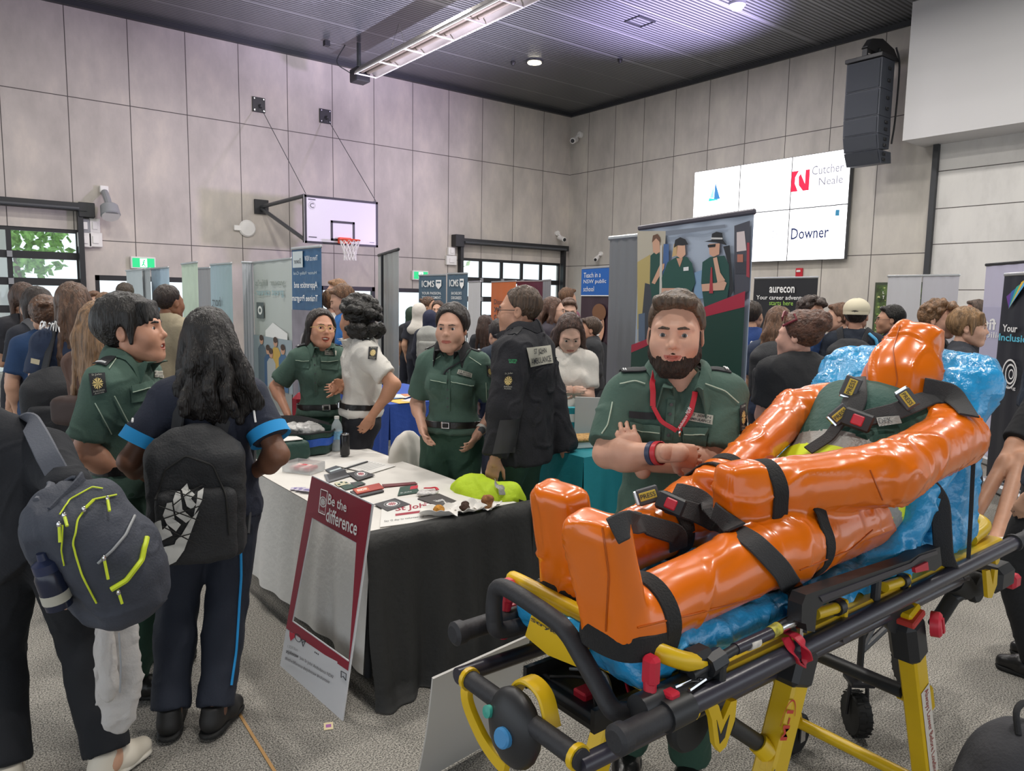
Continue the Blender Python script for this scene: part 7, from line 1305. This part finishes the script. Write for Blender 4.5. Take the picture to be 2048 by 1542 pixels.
cake(c1 + V(0, 0, .004), .024, .018, mat('muffin_gold', 'b9802f', .9, var=.3, vs=60, bump=.6, bs=90), 'small golden crumbly muffin on the nearest napkin'); cake(c2 + V(.01, .015, .006), .018, .018, mat('cake_choc', '3f2a20', .9, bump=.6, bs=90), 'chocolate cake piece, the rear of two on the middle napkin'); cake(c2 + V(-.015, -.02, .006), .02, .016, mat('cake_choc', '3f2a20', .9, bump=.6, bs=90), 'chocolate cake piece, the front of two on the middle napkin'); cake(c3 + V(0, 0, .004), .026, .04, cak, 'brown cupcake in a paper case at the table corner', mat('case_brown', '9a7048', .7), 3)
# ------------------------------------------------------------------ social-media photo frame board leaning on the table
bl, br_ = onz(560, 1331, 0), onz(685, 1442, 0)
tl, tr = onx(624, 951, 1.31), onx(746, 1008, 1.31); tl = V(1.315, bl[1] - .02, 1.0); tr = V(1.315, br_[1] + .02, 1.0)
def fitz(px, base):                                   # top corner on the leaning sheet
    d = ray(*px); best = None
    for z in np.linspace(.6, 1.1, 101):
        q = CAM + d * ((z - CAM[2]) / d[2]); e = abs(q[0] - 1.295)
        if best is None or e < best[0]: best = (e, q)
    return best[1]
tl, tr = fitz((624, 951), bl), fitz((746, 1008), br_); fb = thing('photo_frame_board', (bl + br_) / 2, 'white and crimson cut-out photo frame board leaning against the table', 'board')
P = Plane(bl, br_ - bl, lerp(tl - bl, tr - br_, .5)); BM = lambda u, v: lerp(lerp(bl, br_, u), lerp(tl, tr, u), v)
class Quad(Plane):
    def __init__(s, f): s.f = f; s.n = nrm(np.cross(f(1, .5) - f(0, .5), f(.5, 1) - f(.5, 0))); s.o = f(0, 0); s.U = f(1, 0) - f(0, 0); s.W = f(0, 1) - f(0, 0)
    def p(s, u, v, d=0.): return s.f(u, v) + s.n * d
Q = Quad(BM); bwht = mat('board_white', 'cfcfd2', .55); bred = mat('board_crimson', '8e1f34', .5); O = ((0, 0), (1, 0), (1, 1), (0, 1)); I = ((.085, .27), (.88, .27), (.88, .73), (.085, .73))
def inv(px):                                          # photograph pixel -> (u,v) on the board
    d = ray(*px); q = CAM + d * (((Q.o - CAM) @ Q.n) / (d @ Q.n)); u, v = .5, .5
    for _ in range(12):
        e = q - BM(u, v); J = np.array([BM(u + .01, v) - BM(u - .01, v), BM(u, v + .01) - BM(u, v - .01)]).T / .02; du = np.linalg.lstsq(J, e, rcond=None)[0]; u += du[0]; v += du[1]
    return (u, v)
I = [inv(x) for x in ((583, 1242), (692, 1323), (710, 1087), (619, 1037))]
mb = MB(); th = .005
for d, m in ((0, bwht), (-th, bwht)):
    P4 = [Q.p(*x, d) for x in O] + [Q.p(*x, d) for x in I]; mb.add(P4, [(i, (i + 1) % 4, 4 + (i + 1) % 4, 4 + i) for i in range(4)], m)
P4 = [Q.p(*x, 0) for x in O] + [Q.p(*x, -th) for x in O] + [Q.p(*x, 0) for x in I] + [Q.p(*x, -th) for x in I]; mb.add(P4, [(i, (i + 1) % 4, 4 + (i + 1) % 4, 4 + i) for i in range(4)] + [(8 + i, 8 + (i + 1) % 4, 12 + (i + 1) % 4, 12 + i) for i in range(4)], bwht); mb.obj('panel', fb, 0)
mb = MB(); e = [inv(x) for x in ((575, 1260), (695, 1342))]; eL, eR = e; g = .004
for pts in ([(.0, .995), (.985, .995), (.985, I[2][1] + g), (I[3][0] - g, I[3][1] + g), (0, I[3][1] + g)], [(0, I[3][1] + g), (I[3][0] - g, I[3][1] + g), (I[0][0] - g, I[0][1] - g), (0, eL[1])], [(I[2][0] + g, I[2][1] + g), (.985, I[2][1] + g), (.985, eR[1]), (I[1][0] + g, I[1][1] - g)], [(0, eL[1]), (I[0][0] - g, I[0][1] - g), (I[1][0] + g, I[1][1] - g), (.985, eR[1] - .01)]): Q.poly(mb, pts, bred, .001)
def ptxt(s_, q4, m, d=.006, bold=0.):
    a = [inv(x) for x in q4]; t_, f = text2d(s_, bold); t_ = fit(t_, 0, 0, 1, 1); mb.add([Q.p(*lerp(lerp(a[3], a[2], u), lerp(a[0], a[1], u), v), d) for u, v in t_], f, m)
ptxt('Be the', [(655, 987), (694, 1005), (692, 1025), (653, 1008)], txt_w, bold=.015); ptxt('difference', [(652, 1014), (717, 1042), (713, 1072), (649, 1042)], txt_w, bold=.015)
a = [inv(x) for x in ((637, 978), (651, 983), (646, 1030), (633, 1024))]; cx, cy = np.mean(a, 0); 
for i in range(4): p0, p1 = a[i], a[(i + 1) % 4]; mb.tube([Q.p(*p0, .002), Q.p(*p1, .002)], .0018, txt_w, 4)
Q.ring(mb, cx, cy + .0, .05, .062, txt_w, .0025, asp=.42); star(Q, mb, cx, cy, .045, txt_w, .003, .42); ptxt('St John', [(634, 1017), (646, 1022), (645, 1028), (633, 1023)], txt_w)
a = [inv(x) for x in ((578, 1262), (583, 1266), (588, 1266), (588, 1275), (580, 1282), (578, 1272))]; Q.poly(mb, a, mat('heart_red', 'c2203c', .5), .002); a = inv((594, 1276)); Q.ring(mb, a[0], a[1], .045, .055, txt_d, .002, asp=.33)
for l in ([(601, 1279), (609, 1282), (604, 1293), (601, 1279)], [(609, 1282), (603, 1285)], [(677, 1343), (687, 1349), (686, 1362), (681, 1354), (677, 1356), (677, 1343)]): mb.tube([Q.p(*inv(x), .002) for x in l], .0016, txt_d, 4)
for x in ((627, 1305), (630, 1307), (633, 1309)): a = inv(x); Q.disc(mb, a[0], a[1], .008, .004, txt_d, .002)
ptxt('1,024 likes', [(577, 1289), (596, 1297), (595, 1304), (576, 1296)], grey); ptxt('stjohnnsw', [(574, 1298), (597, 1309), (596, 1319), (573, 1308)], txt_d, bold=.02); ptxt('Join St John Ambulance NSW', [(600, 1312), (664, 1352), (663, 1361), (599, 1320)], txt_d); ptxt('#bethedifference #stjohnnsw #volunteer', [(572, 1312), (657, 1362), (656, 1371), (571, 1320)], txt_d); mb.obj('print', fb, 0)
# white sheet board lying against the stretcher's foot end
wp = [V(*onx(866, 1360, 1.12)), V(*onx(1050, 1275, 1.30))]; A0 = onz(820, 1640, .0); wb0 = ony(866, 1360, 1.52); wb1 = ony(1160, 1225, 1.52)
bL = onz(836, 1560, .0); dirb = nrm(V(.97, .05, 0)); tLp = at(866, 1358, 1.98); tRp = at(1062, 1270, 2.25); bLp = onz(832, 1570, .012); bRp = bLp + (tRp - tLp); mb = MB(); mb.grid(lambda u, v: lerp(lerp(bLp, bRp, u), lerp(tLp, tRp, u), v) + V(0, -.012 * math.sin(v * 3.1), 0), 8, 8, mat('corflute_white', 'c2bfba', .5), .006)
tag(mb.obj('display_board', smooth=60), 'blank white board leaning behind the foot end of the stretcher', 'board')
# small dropped card
c = onz(657, 1452, .002); tg = tag(B1('box', c, (.035, .05, .001), mat('litter_card', 'd8c8a0', .6), rot((0, 0, 1), .4)).obj('dropped_card'), 'tiny colourful card dropped on the carpet by the frame board', 'card'); B1('box', c + V(0, 0, .001), (.02, .02, .001), mat('litter_purple', '9a5a9a', .6), rot((0, 0, 1), .4)).obj('print', tg)
mb = MB(); a, b_ = onz(468, 1410, .002), onz(560, 1560, .002); mb.tube([a, b_], 1, mat('floor_timber_strip', 'b58a52', .6), 8, flat=(.006, .0015, (0, 0, 1))); struct(mb.obj('trim_4'))
# draped white chair back and hi-vis jacket beyond the table
c = at(812, 965, 4.5); t = thing('covered_chair', V(c[0], c[1], 0), 'white fabric covered chair back beside the table', 'chair'); S = SDF(); S.ell(V(c[0], c[1], .62), (.24, .06, .24), .05, rot((0, 0, 1), -.6)); mb = soft(S, .014, mat('chair_cover', 'cfcac2', .85), .006, 12, 2); mb.obj('backrest', t, smooth=180); S = SDF(); S.box(V(c[0] + .16, c[1] - .02, .43), (.22, .22, .03), .02, .02, rot((0, 0, 1), -.6)); soft(S, .014, mat('chair_cover', 'cfcac2', .85), .0, name='seat', parent=t)
for dx, dy in ((-.02, -.16), (.32, -.16), (.0, .14), (.32, .12)): B1('cyl', (c[0] + dx, c[1] + dy, 0), (c[0] + dx, c[1] + dy, .42), .012, dgrey).obj('leg', t)
c = at(985, 1010, 3.65); t = thing('hi_vis_jacket', V(c[0], c[1], .0), 'fluorescent yellow jacket with grey bands draped on a chair by the table corner', 'jacket'); hj = mat('hi_vis_jacket_yellow', 'b8d420', .7, bump=.2, bs=40); S = SDF(); k_ = V(c[0], c[1], 0)
S.cap(at(940, 985, 3.7), at(1012, 1003, 3.6), .085, .085, k=.05); S.cap(at(925, 985, 3.75), at(945, 1060, 3.7), .07, .09, k=.05); S.cap(at(1012, 1003, 3.6), at(1020, 1090, 3.6), .08, .09, k=.05); S.cap(at(980, 1020, 3.62), at(980, 1130, 3.62), .1, .12, k=.06); soft(S, .012, hj, .012, 12, 3, 'shell', t, creases=.008); jb = bvh_of(list(t.children)); pxline(jb, [(992, 966), (1003, 978), (1006, 990)], 1, sil, .004, 8, 'reflective_band', t, flat=(.022, .002, (0, -1, 0))); sk = Skin(jb, [(1028, 1012), (1040, 1004), (1044, 1022), (1032, 1032)]); mb = MB(); sk.rect(mb, 0, 0, 1, 1, epm); o_ = mb.obj('badge', t); mb = MB(); star(sk, mb, .5, .5, .35, txt_w, .002); mb.obj('badge_star', o_, 0)

# ------------------------------------------------------------------ neighbouring stands
blue_c = mat('cloth_blue', '2c4fa6', .8, bump=.15, bs=30); teal_c = mat('cloth_teal', '1f8a96', .8, bump=.15, bs=30)
def table_box(name, x0, x1, y0, y1, h, m, label, drop=.0):
    t = thing(name, ((x0 + x1) / 2, (y0 + y1) / 2, 0), label, 'table'); B1('box', ((x0 + x1) / 2, (y0 + y1) / 2, h - .02), (x1 - x0 - .03, y1 - y0 - .03, .03), offw).obj('tabletop', t)
    for x in (x0 + .1, x1 - .1):
        for y in (y0 + .1, y1 - .1): B1('cyl', (x, y, 0), (x, y, h - .03), .016, dgrey).obj('leg', t)
    mb = MB(); pts = [(x0, y0), (x1, y0), (x1, y1), (x0, y1), (x0, y0)]; L_ = np.cumsum([0] + [np.hypot(pts[i + 1][0] - pts[i][0], pts[i + 1][1] - pts[i][1]) for i in range(4)])
    def sk(u, v):
        s_ = u * L_[-1]; i = min(int(np.searchsorted(L_, s_, 'right')) - 1, 3); f = (s_ - L_[i]) / (L_[i + 1] - L_[i]); p = lerp(pts[i], pts[i + 1], f); d = np.array(pts[i + 1]) - np.array(pts[i]); n_ = np.array([d[1], -d[0]]) / np.linalg.norm(d); w_ = (.02 + .018 * math.sin(s_ * 26) + .01 * math.sin(s_ * 57)) * v; return V(p[0] + n_[0] * w_, p[1] + n_[1] * w_, h - (h - drop) * v)
    mb.grid(sk, 160, 8, m); mb.add([(x0, y0, h), (x1, y0, h), (x1, y1, h), (x0, y1, h)], [(0, 1, 2, 3)], m); mb.obj('table_skirt', t, smooth=180); return t
c = at(820, 770, 6.1); table_box('table', c[0] - .35, c[0] + .45, c[1] - .3, c[1] + .9, .84, blue_c, 'table under a bright blue cloth beyond the silver banner', .3)
for i in range(6):
    q = V(c[0] - .2 + .13 * (i % 3), c[1] - .2 + .22 * (i // 3), .842 + .002 * i); tag(B1('box', q, (.15, .21, .003), mat('flyer%d' % i, ('d8b04a', 'c9c4c0', 'b8483c', '6a8ab8', 'd0cfc8', 'c27a4a')[i], .5), rot((0, 0, 1), i)).obj('flyer'), ['yellow flyer on the blue-clothed table', 'pale grey flyer on the blue-clothed table', 'brick red flyer on the blue-clothed table', 'blue flyer on the blue-clothed table', 'cream flyer on the blue-clothed table', 'orange-brown flyer on the blue-clothed table'][i], 'flyer', 'flyers on the blue table')
c = at(1160, 850, 4.35); table_box('table', c[0] - .2, c[0] + .42, c[1] - .25, c[1] + .6, .80, teal_c, 'table under a teal cloth behind the dark jacket man', .04)
q = at(1160, 843, 4.35); q[2] = .80; t = thing('cork_folder', q, 'folder with cork cover stacked on the teal table', 'folder'); mb = MB(); mb.box(q + Z * .02, (.22, .16, .035), paper, rot((0, 0, 1), .3), .004); mb.obj('pages', t); mb = MB(); mb.box(q + Z * .05, (.24, .18, .02), mat('cork', 'b08a55', .9, var=.35, vs=90, bump=.5, bs=120), rot((0, 0, 1), .3), .008); mb.obj('cover', t)
q = at(1178, 800, 4.55); q[2] = .80; t = thing('sign_holder', q, 'clear leaflet holder with white sheet standing on the teal table', 'sign'); f_ = TC(q); r_ = np.cross(Z, f_); R = np.array([r_, f_, Z]); mb = MB(); mb.box(q + Z * .14, (.17, .008, .25), mat('acrylic_white', 'c9c8c6', .25), R, .002); mb.obj('sheet', t); mb = MB(); mb.box(q + Z * .006, (.17, .08, .008), clear, R); mb.obj('foot', t)
q = at(1145, 820, 4.6); q[2] = .80; t = thing('teal_box', q, 'small teal and white carton beside the leaflet holder', 'box'); mb = MB(); mb.box(q + Z * .1, (.07, .05, .19), teal_c, rot((0, 0, 1), .5), .003); mb.obj('carton', t); mb = MB(); mb.box(q + Z * .13, (.072, .052, .05), paper, rot((0, 0, 1), .5)); mb.obj('label', t)
# ------------------------------------------------------------------ students and visitors further back
GRP = 'visitors in the hall'
cl = lambda c: mat('cloth_' + c, c, .85, var=.1, vs=6, bump=.12, bs=70)
def crowd(px, py, D, tr, hair, topc, label, botc='1e2230', sex='m', skin='c99b80', toward=None, headdir=None, hp=0., face=False, arms=None, sleeve=.7, hem=-.04, glass=None, hs=1.06, seed=0, res=.017, hres=.0075, smile=0., **k):
    xy, h = place(px, py, D); F = dirn(xy, *tr); hF = dirn(xy, *headdir) if headdir else None
    p = person(xy, F, label, h=h, sex=sex, skin=skin, hair=hair, top=cl(topc), bottom=cl(botc) if botc else None, shoes=(leather, rubber), res=res, hres=hres, hem=hem, sleeve=sleeve, loose=1.4, headF=hF, hp=hp, faceless=not face, hs=hs, seed=seed, arms=arms, hands=True, group=GRP, smile=smile, topamp=.006, **k)
    if glass: glasses(p, mat('frame_' + glass, glass, .3))
    return p
bagk = mat('bag_black2', '26272b', .75, bump=.2, bs=120)
# left cluster
p = crowd(48, 600, 6.0, (-1, -.4), ('long', '4a352a', {'n': 18}), '2a2a30', 'long brown-haired student furthest left in black with bare lower legs', '23242b', 'f', arms={'L': 'hold', 'R': 'hold'})
p = crowd(76, 612, 5.4, (-.9, -.5), ('long', '2c211c', {'n': 14}), '22252f', 'dark-haired student in navy in the left cluster by the roller door', sex='f'); backpack('backpack', p, mat('bag_grey3', '5a5a5e', .7), 'dark grey backpack with patterned pocket in the left cluster', group=None, w_=.26, hh=.38, res=.015)
p = crowd(90, 632, 5.0, (-1, .1), ('bun', '5a4030', {'n': 12}), '1f3a5e', 'student with tied brown hair and blue shirt in the left cluster', sex='f')
p = crowd(146, 612, 4.45, (-1, .05), ('long', '5b4232', {'n': 26, 'end': (0, .11, -.34)}), '26324a', 'student with long straight brown hair and blue swirl sleeves seen from behind', sex='f', res=.013, hres=.005)
T, q = backpack('backpack', p, bagk, 'large black backpack on the straight-haired student with blue sleeves', w_=.33, hh=.46, d=.2, drop=.24, side=.10, res=.013); mb = MB(); bq = bvh_of([c for c in T.children if c.name.startswith(('main', 'front'))])
sk = Skin(bq, [(62, 716), (80, 720), (78, 730), (61, 726)]); sk.rect(mb, 0, 0, 1, 1, mat('tag_tan', 'b7a98a', .6)); mb.obj('tag', T)
sk = Skin(bvh_of([p.top]), [(80, 640), (124, 650), (122, 668), (78, 662)], .006); mb = MB(); sk.text(mb, 'CROWN', 0, 0, 1, 1, txt_w, .02, .02); mb.obj('shirt_lettering', p.T, 0)
sh, el = p.G['shR'], p.G['elR']; mb = MB(); mb.tube([lerp(sh, el, .05), lerp(sh, el, .4), lerp(sh, el, .72)], [.066, .074, .075], mat('sleeve_blue', '2a86c4', .8, var=.6, vs=22), 20, cap=False); mb.obj('sleeve_band', p.T)
p = crowd(200, 655, 3.9, (-.8, .7), ('long', '8a6a4c', {'n': 26, 'end': (0, .12, -.50)}), '5b4238', 'student with very long blonde-brown hair beside the young officer', '2a2228', 'f', res=.013, hres=.005, arms={'R': 'down', 'L': 'hold'}); c = at(148, 822, 3.75); T = thing('waist_bag', c, 'dark brown waist bag with pale star on the long blonde-haired student', 'bag'); S = SDF(); S.box(c, (.11, .06, .075), .04, .03, p.RT); soft(S, .01, mat('bag_brown', '3a2a26', .7), .004, 14, 2, 'bag_body', T); mb = MB(); sk = Skin(bvh_of(list(T.children)), [(152, 826), (170, 826), (170, 840), (152, 840)]); star(sk, mb, .5, .5, .45, gold, .004); mb.obj('star_print', T, 0)
crowd(188, 606, 8.6, (1, .4), ('short', '6a4a34'), 'd0c8c0', 'pale-faced student with brown hair left of the young officer', face=True, skin='d6ab94'); crowd(209, 610, 8.2, (1, .7), ('short', '7a5a40'), 'c9c4be', 'fair student nearest the left side of the young officer', face=True, skin='d8ae98')
p = crowd(333, 605, 5.6, (-.7, .7), ('crew', '2a1d17'), '9a8f78', 'short-haired man in beige jacket between the young officer and the backpack student', '2a2a2e', skin='8a5e46', sleeve=1.9, hem=-.12, puff=.015)
crowd(250, 590, 8.8, (-1, .2), ('messy', '3a2e22'), '5c6a5a', 'far student with dark green cap-like hair above the young officer', botc='22252c')
# behind the laughing volunteer
crowd(663, 606, 7.4, (-.3, 1), ('short', '7a5638'), 'd6cfc9', 'brown-haired student bent in at the far side of the pair by the window', face=True, skin='d0a088'); p = crowd(690, 600, 7.0, (.1, -1), ('messy', '6a4a32'), '2a6ab0', 'student in mottled bright blue shirt behind the laughing woman', face=True, skin='cfa088', hp=.35, arms={'L': 'hold', 'R': 'hold'}); crowd(678, 583, 8.6, (.2, -1), ('messy', '8a6444'), '3a4a5c', 'taller sandy-haired student at the window', skin='cfa088')
# hijab group by the college banners
p = crowd(838, 625, 10.4, (-1, .2), ('hijab', 'd4cec6'), '2a2c36', 'student in white headscarf and navy blazer by the college banners', sex='f'); p = crowd(860, 640, 9.8, (-1, .1), ('hijab', '262a44'), '2a2d3a', 'student in navy headscarf with a grey backpack', '33354a', 'f', sleeve=1.9, hem=-.2); backpack('backpack', p, mat('bag_lightgrey', '9a9a96', .8, bump=.2, bs=80), 'light grey backpack on the student in navy headscarf', w_=.30, hh=.45, res=.015)
crowd(824, 632, 10.8, (-1, -.2), ('hijab', '2c4034'), '25262c', 'student in dark green headscarf left of the white headscarf', sex='f'); crowd(856, 612, 11.2, (.4, .8), ('bun', '5a4232', {'n': 14}), '3a3a40', 'student with brown topknot behind the headscarves', sex='f'); crowd(876, 620, 11.0, (1, -.2), ('bun', '4a3528', {'n': 10}), 'd6d2cc', 'girl in white blouse facing the headscarf group', sex='f', face=True, skin='d2a48c'); crowd(895, 628, 10.4, (-.9, .2), ('short', '1c1a1c'), '2a2a2e', 'student with black hair beside the narrower college banner')
crowd(970, 652, 9.4, (-1, .4), ('long', '3b2820', {'n': 14}), '23242a', 'long dark-haired girl in black by the orange banner', sex='f'); crowd(1000, 670, 6.6, (-1, -.4), ('short', '2c2420'), '26303f', 'person in navy jacket just left of the dark jacket man', hp=.3, sleeve=1.9)
# right of the dark jacket
p = crowd(1103, 622, 7.4, (.2, 1), ('wavy', '5b4033'), '35303a', 'brown-haired girl in glasses facing right beside the dark jacket man', sex='f', face=True, skin='d0a48e', glass='2a2a30'); crowd(1137, 622, 8.0, (.9, .1), ('short', '5a4030'), 'a05a6a', 'boy in square glasses looking down by the maroon banner', face=True, skin='d0a48e', glass='222228', hp=.2); crowd(1132, 597, 9.4, (-.6, .8), ('short', '6a4c36'), '7a4a5a', 'taller brown-haired boy by the roller door frame')
p = crowd(1138, 668, 5.2, (1, .15), ('wavy', '4a342c', {'end': (0, .11, -.32)}), 'd9d3cb', 'girl with long wavy brown hair and white blouse looking down', '23242e', 'f', face=True, skin='d2a894', hp=.5, arms={'R': 'hold', 'L': 'hold'}, res=.013, hres=.005); crowd(1183, 660, 7.8, (.1, -1), ('short', '4a382c'), '2c2d31', 'man in black puffer vest looking left beneath the teaching banner', face=True, skin='c8957c', sleeve=1.9, puff=.02)
# right cluster before the black banner
p = crowd(1503, 632, 6.6, (-.9, .3), ('crew', '33271f'), '24407a', 'boy in blue school jacket with white lettering right of the volunteer banner', sleeve=1.9, hem=-.12); sk = Skin(bvh_of([p.top]), [(1500, 682), (1532, 684), (1532, 696), (1500, 694)], .006); mb = MB(); sk.text(mb, 'CROWN', 0, 0, 1, 1, txt_w, .01, .02); mb.obj('jacket_lettering', p.T, 0)
p = crowd(1556, 650, 5.6, (-.95, .1), ('wavy', '6a4c38', {'end': (0, .11, -.26)}), '26324a', 'girl with wavy brown hair and cream clip in front of the black banner', sex='f', res=.014, hres=.005); mb = MB(); mb.box(p.hw((-.07, .09, .05)), (.03, .02, .09), mat('clip_cream', 'd8d2a8', .5), p.R, .006); mb.obj('hair_clip', p.T); backpack('backpack', p, bagk, 'quilted black backpack on the girl with the cream hair clip', w_=.32, hh=.42, res=.014)
crowd(1617, 628, 6.2, (.5, .7), ('mop', '3a2c26'), '2f4a7a', 'dark curly-haired boy before the black career banner', face=True, skin='c99880'); crowd(1682, 636, 6.8, (.05, -1), ('short', '6a4a36'), '3a3f4a', 'brown-haired boy in profile facing left beside the cream cap', face=True, skin='d2a48c')
p = crowd(1712, 632, 6.0, (-1, .1), ('short', '2a201c'), '1e2634', 'boy in backwards cream cap and navy sports shirt seen from behind', skin='c9967e', res=.014, hres=.005); S = SDF(); S.ell((0, .018, .05), (.096, .116, .088), .01, clip=[((0, 0, .015), (0, -.1, -1))]); S.ell((0, .12, .02), (.03, .03, .02), .006, op=-1); S.cap((-.05, -.08, .03), (.05, -.08, .03), .02, k=.02); v, q = S.mesh(.005); mb = MB(); mb.add((v * p.hs) @ p.R + p.hc, q, mat('cap_cream', 'd4cbb2', .85)); T = thing('cap', p.hc, 'cream cap worn backwards by the boy with the black backpack', 'cap'); mb.obj('cap_crown', T, smooth=180); mb = MB(); mb.ball(p.hw((0, .122, .03)), (.028, .014, .022), hair_mat('2a201c'), 12, p.R); mb.obj('cap_opening', T, 180); mb = MB(); mb.tube([(np.array((.094 * math.sin(a), .018 + .115 * math.cos(a), .022)) * p.hs) @ p.R + p.hc for a in np.linspace(-1.2, 1.2, 12)], 1, mat('cap_cream', 'd4cbb2', .85), 6, flat=(.003, .012, (0, 0, 1))); mb.obj('cap_strap', T)
backpack('backpack', p, bagk, 'round-topped black backpack on the boy in the cream cap', w_=.34, hh=.46, res=.014, drop=.06); pb = bvh_of([p.top]); pxline(pb, [(1738, 668), (1752, 680), (1756, 700)], .012, mat('stripe_aqua', '58aede', .7), .004, 6, 'shirt_stripe', p.T)
p = crowd(1786, 640, 6.8, (.1, -1), ('short', '17140f'), '3a3a42', 'black-haired man in glasses facing left behind the dummy hood', face=True, skin='b98a70', glass='1c1c20'); crowd(1868, 640, 5.4, (.25, 1), ('mop', '7a5a3e'), '2a2c33', 'tall boy with curly brown hair facing right behind the backrest', face=True, skin='cf9f88', res=.014, hres=.005); crowd(1928, 655, 5.2, (.0, 1), ('fringe', '8a6a48'), '31343c', 'boy with brown bowl haircut facing right beside the backrest', face=True, skin='d2a48c', res=.014, hres=.005); p = crowd(1955, 622, 9.0, (.2, -1), ('short', '5a4a40'), '202126', 'man in dark suit facing left before the leafy picture', face=True, skin='c9957c', sleeve=1.9, hem=-.15, collar=wht)
# woman in the black t-shirt
D = 4.15; xy, h = place(1600, 672, D); p = person(xy, dirn(xy, -.9, -.35), 'woman with curly brown pinned-up hair and black t-shirt seen from behind', h=h, sex='f', skin='d8a590', hair=('bun', '5b3a2a', {'n': 50}), top=mat('tee_black', '2a2a2c', .85, bump=.12, bs=90), bottom=cl('26262a'), shoes=(leather, rubber), res=.012, hres=.0045, hem=-.06, sleeve=.72, loose=1.5, bulk=1.18, headF=dirn(xy, -.35, -.95), hs=1.1, seed=4, arms={'L': 'hold', 'R': 'down'}, topamp=.006)
mb = MB(); mb.tube([p.hw((.082, -.05, .05)), p.hw((.086, .02, .085)), p.hw((.07, -.0, .11))], .007, mat('sunglass_red', '7a2a34', .3), 8); mb.tube(curve([p.hw((-.07, -.06, .08)), p.hw((0, -.075, .115)), p.hw((.07, -.06, .085))], 5), 1, mat('sunglass_red', '7a2a34', .3), 8, flat=(.004, .014, p.R[2])); mb.obj('sunglasses', p.T)
# figures cut by the right edge
xy = onz(1965, 1062, 0)[:2] + V(.66, -.1); F = dirn(xy, .05, -1); sp_ = person(xy, F, 'walking person in navy top and black shorts cut off by the right edge', h=1.78, skin='c08e72', hair=('short', '3a2a20'), top=mat('fleece_navy', '222c3c', .9, bump=.2, bs=60), bottom=cl('1c1d21'), shoes=(mat('shoe_white', 'd6d0c8', .6), mat('sole_white', 'ddd8d0', .6)), leglen=.47, loose=1.8, hem=-.06, sleeve=1.9, res=.013, hres=.007, faceless=True, J=dict(anL=onz(1935, 1056, .09), anR=onz(1992, 1082, .09)))
T = thing('dark_bag', onz(2030, 1540, 0), 'dark grey bag on the carpet in the bottom right corner', 'bag'); q = onz(2040, 1560, .12); S = SDF(); S.ell(q, (.19, .17, .19), .05); S.box(q - V(0, 0, .06), (.17, .15, .08), .05, .06); soft(S, .01, mat('bag_slate', '3a3a3e', .85, bump=.25, bs=90), .006, 9, 2, 'bag_body', T); mb = MB(); mb.tube(curve([q + V(-.06, 0, .18), q + V(-.03, .02, .24), q + V(.05, .02, .24), q + V(.08, 0, .18)], 5), .01, blk); mb.obj('handle', T)
xy = onz(2090, 1345, 0)[:2]; F = dirn(xy, -.2, -1); rp = person(xy, F, 'person in wide black trousers mostly outside the right edge', h=1.7, skin='c99b80', hair=('short', '2a201a'), top=mat('fleece_navy2', '1f2836', .9, bump=.2, bs=60), bottom=cl('17181b'), shoes=(leather, rubber), loose=2.4, hem=-.06, sleeve=1.9, res=.013, hres=.008, faceless=True)
# wheeled chair parked behind the stretcher
T = thing('wheelchair', (2.85, 1.62, 0), 'folded black-framed wheeled chair with grey pouch behind the stretcher legs', 'wheelchair'); fr_m = mat('frame_black', '232326', .4); a = onz(1710, 1468, 0); b_ = onz(1812, 1372, 0)
for c, r in ((a, .085), (b_, .095)):
    o = wheel((c[0], c[1], r), r, name='wheel', ax=V(.79, -.61, 0), tread=True, w_=.055, root=T); mb = MB(); k = V(.79, -.61, 0) * .04
    for s_ in (-1, 1): mb.tube([c + Z * r + k * s_, c + Z * (2 * r + .05) + k * s_ * .8], .008, fr_m, 8)
    mb.box(c + Z * (2 * r + .05), (.09, .09, .02), fr_m, rot((0, 0, 1), .7), .004); mb.tube([c + Z * (2 * r + .05), c + Z * .55], .013, fr_m, 8); mb.obj('fork', o)
mb = MB(); mb.tube([a + Z * .34, b_ + Z * .38], .014, fr_m, 8); mb.tube([a + Z * .54, b_ + Z * .56], .014, fr_m, 8); mb.tube([a + Z * .34, lerp(a, b_, .5) + Z * .5, b_ + Z * .3], .011, fr_m, 8); mb.tube([a + Z * .42, a + Z * .46 + V(-.2, .2, 0)], .013, fr_m, 8); mb.obj('frame', T); c = lerp(a, b_, .35) + V(-.12, .16, .45); mb = MB(); mb.box(c, (.3, .12, .22), mat('pouch_grey', '6c6d70', .8, bump=.2, bs=60), rot((0, 0, 1), .75), .02); mb.obj('pouch', T); mb = MB(); mb.box(c + V(0, -.0, .0), (.31, .125, .02), dgrey, rot((0, 0, 1), .75), .004); mb.obj('pouch_strap', T)
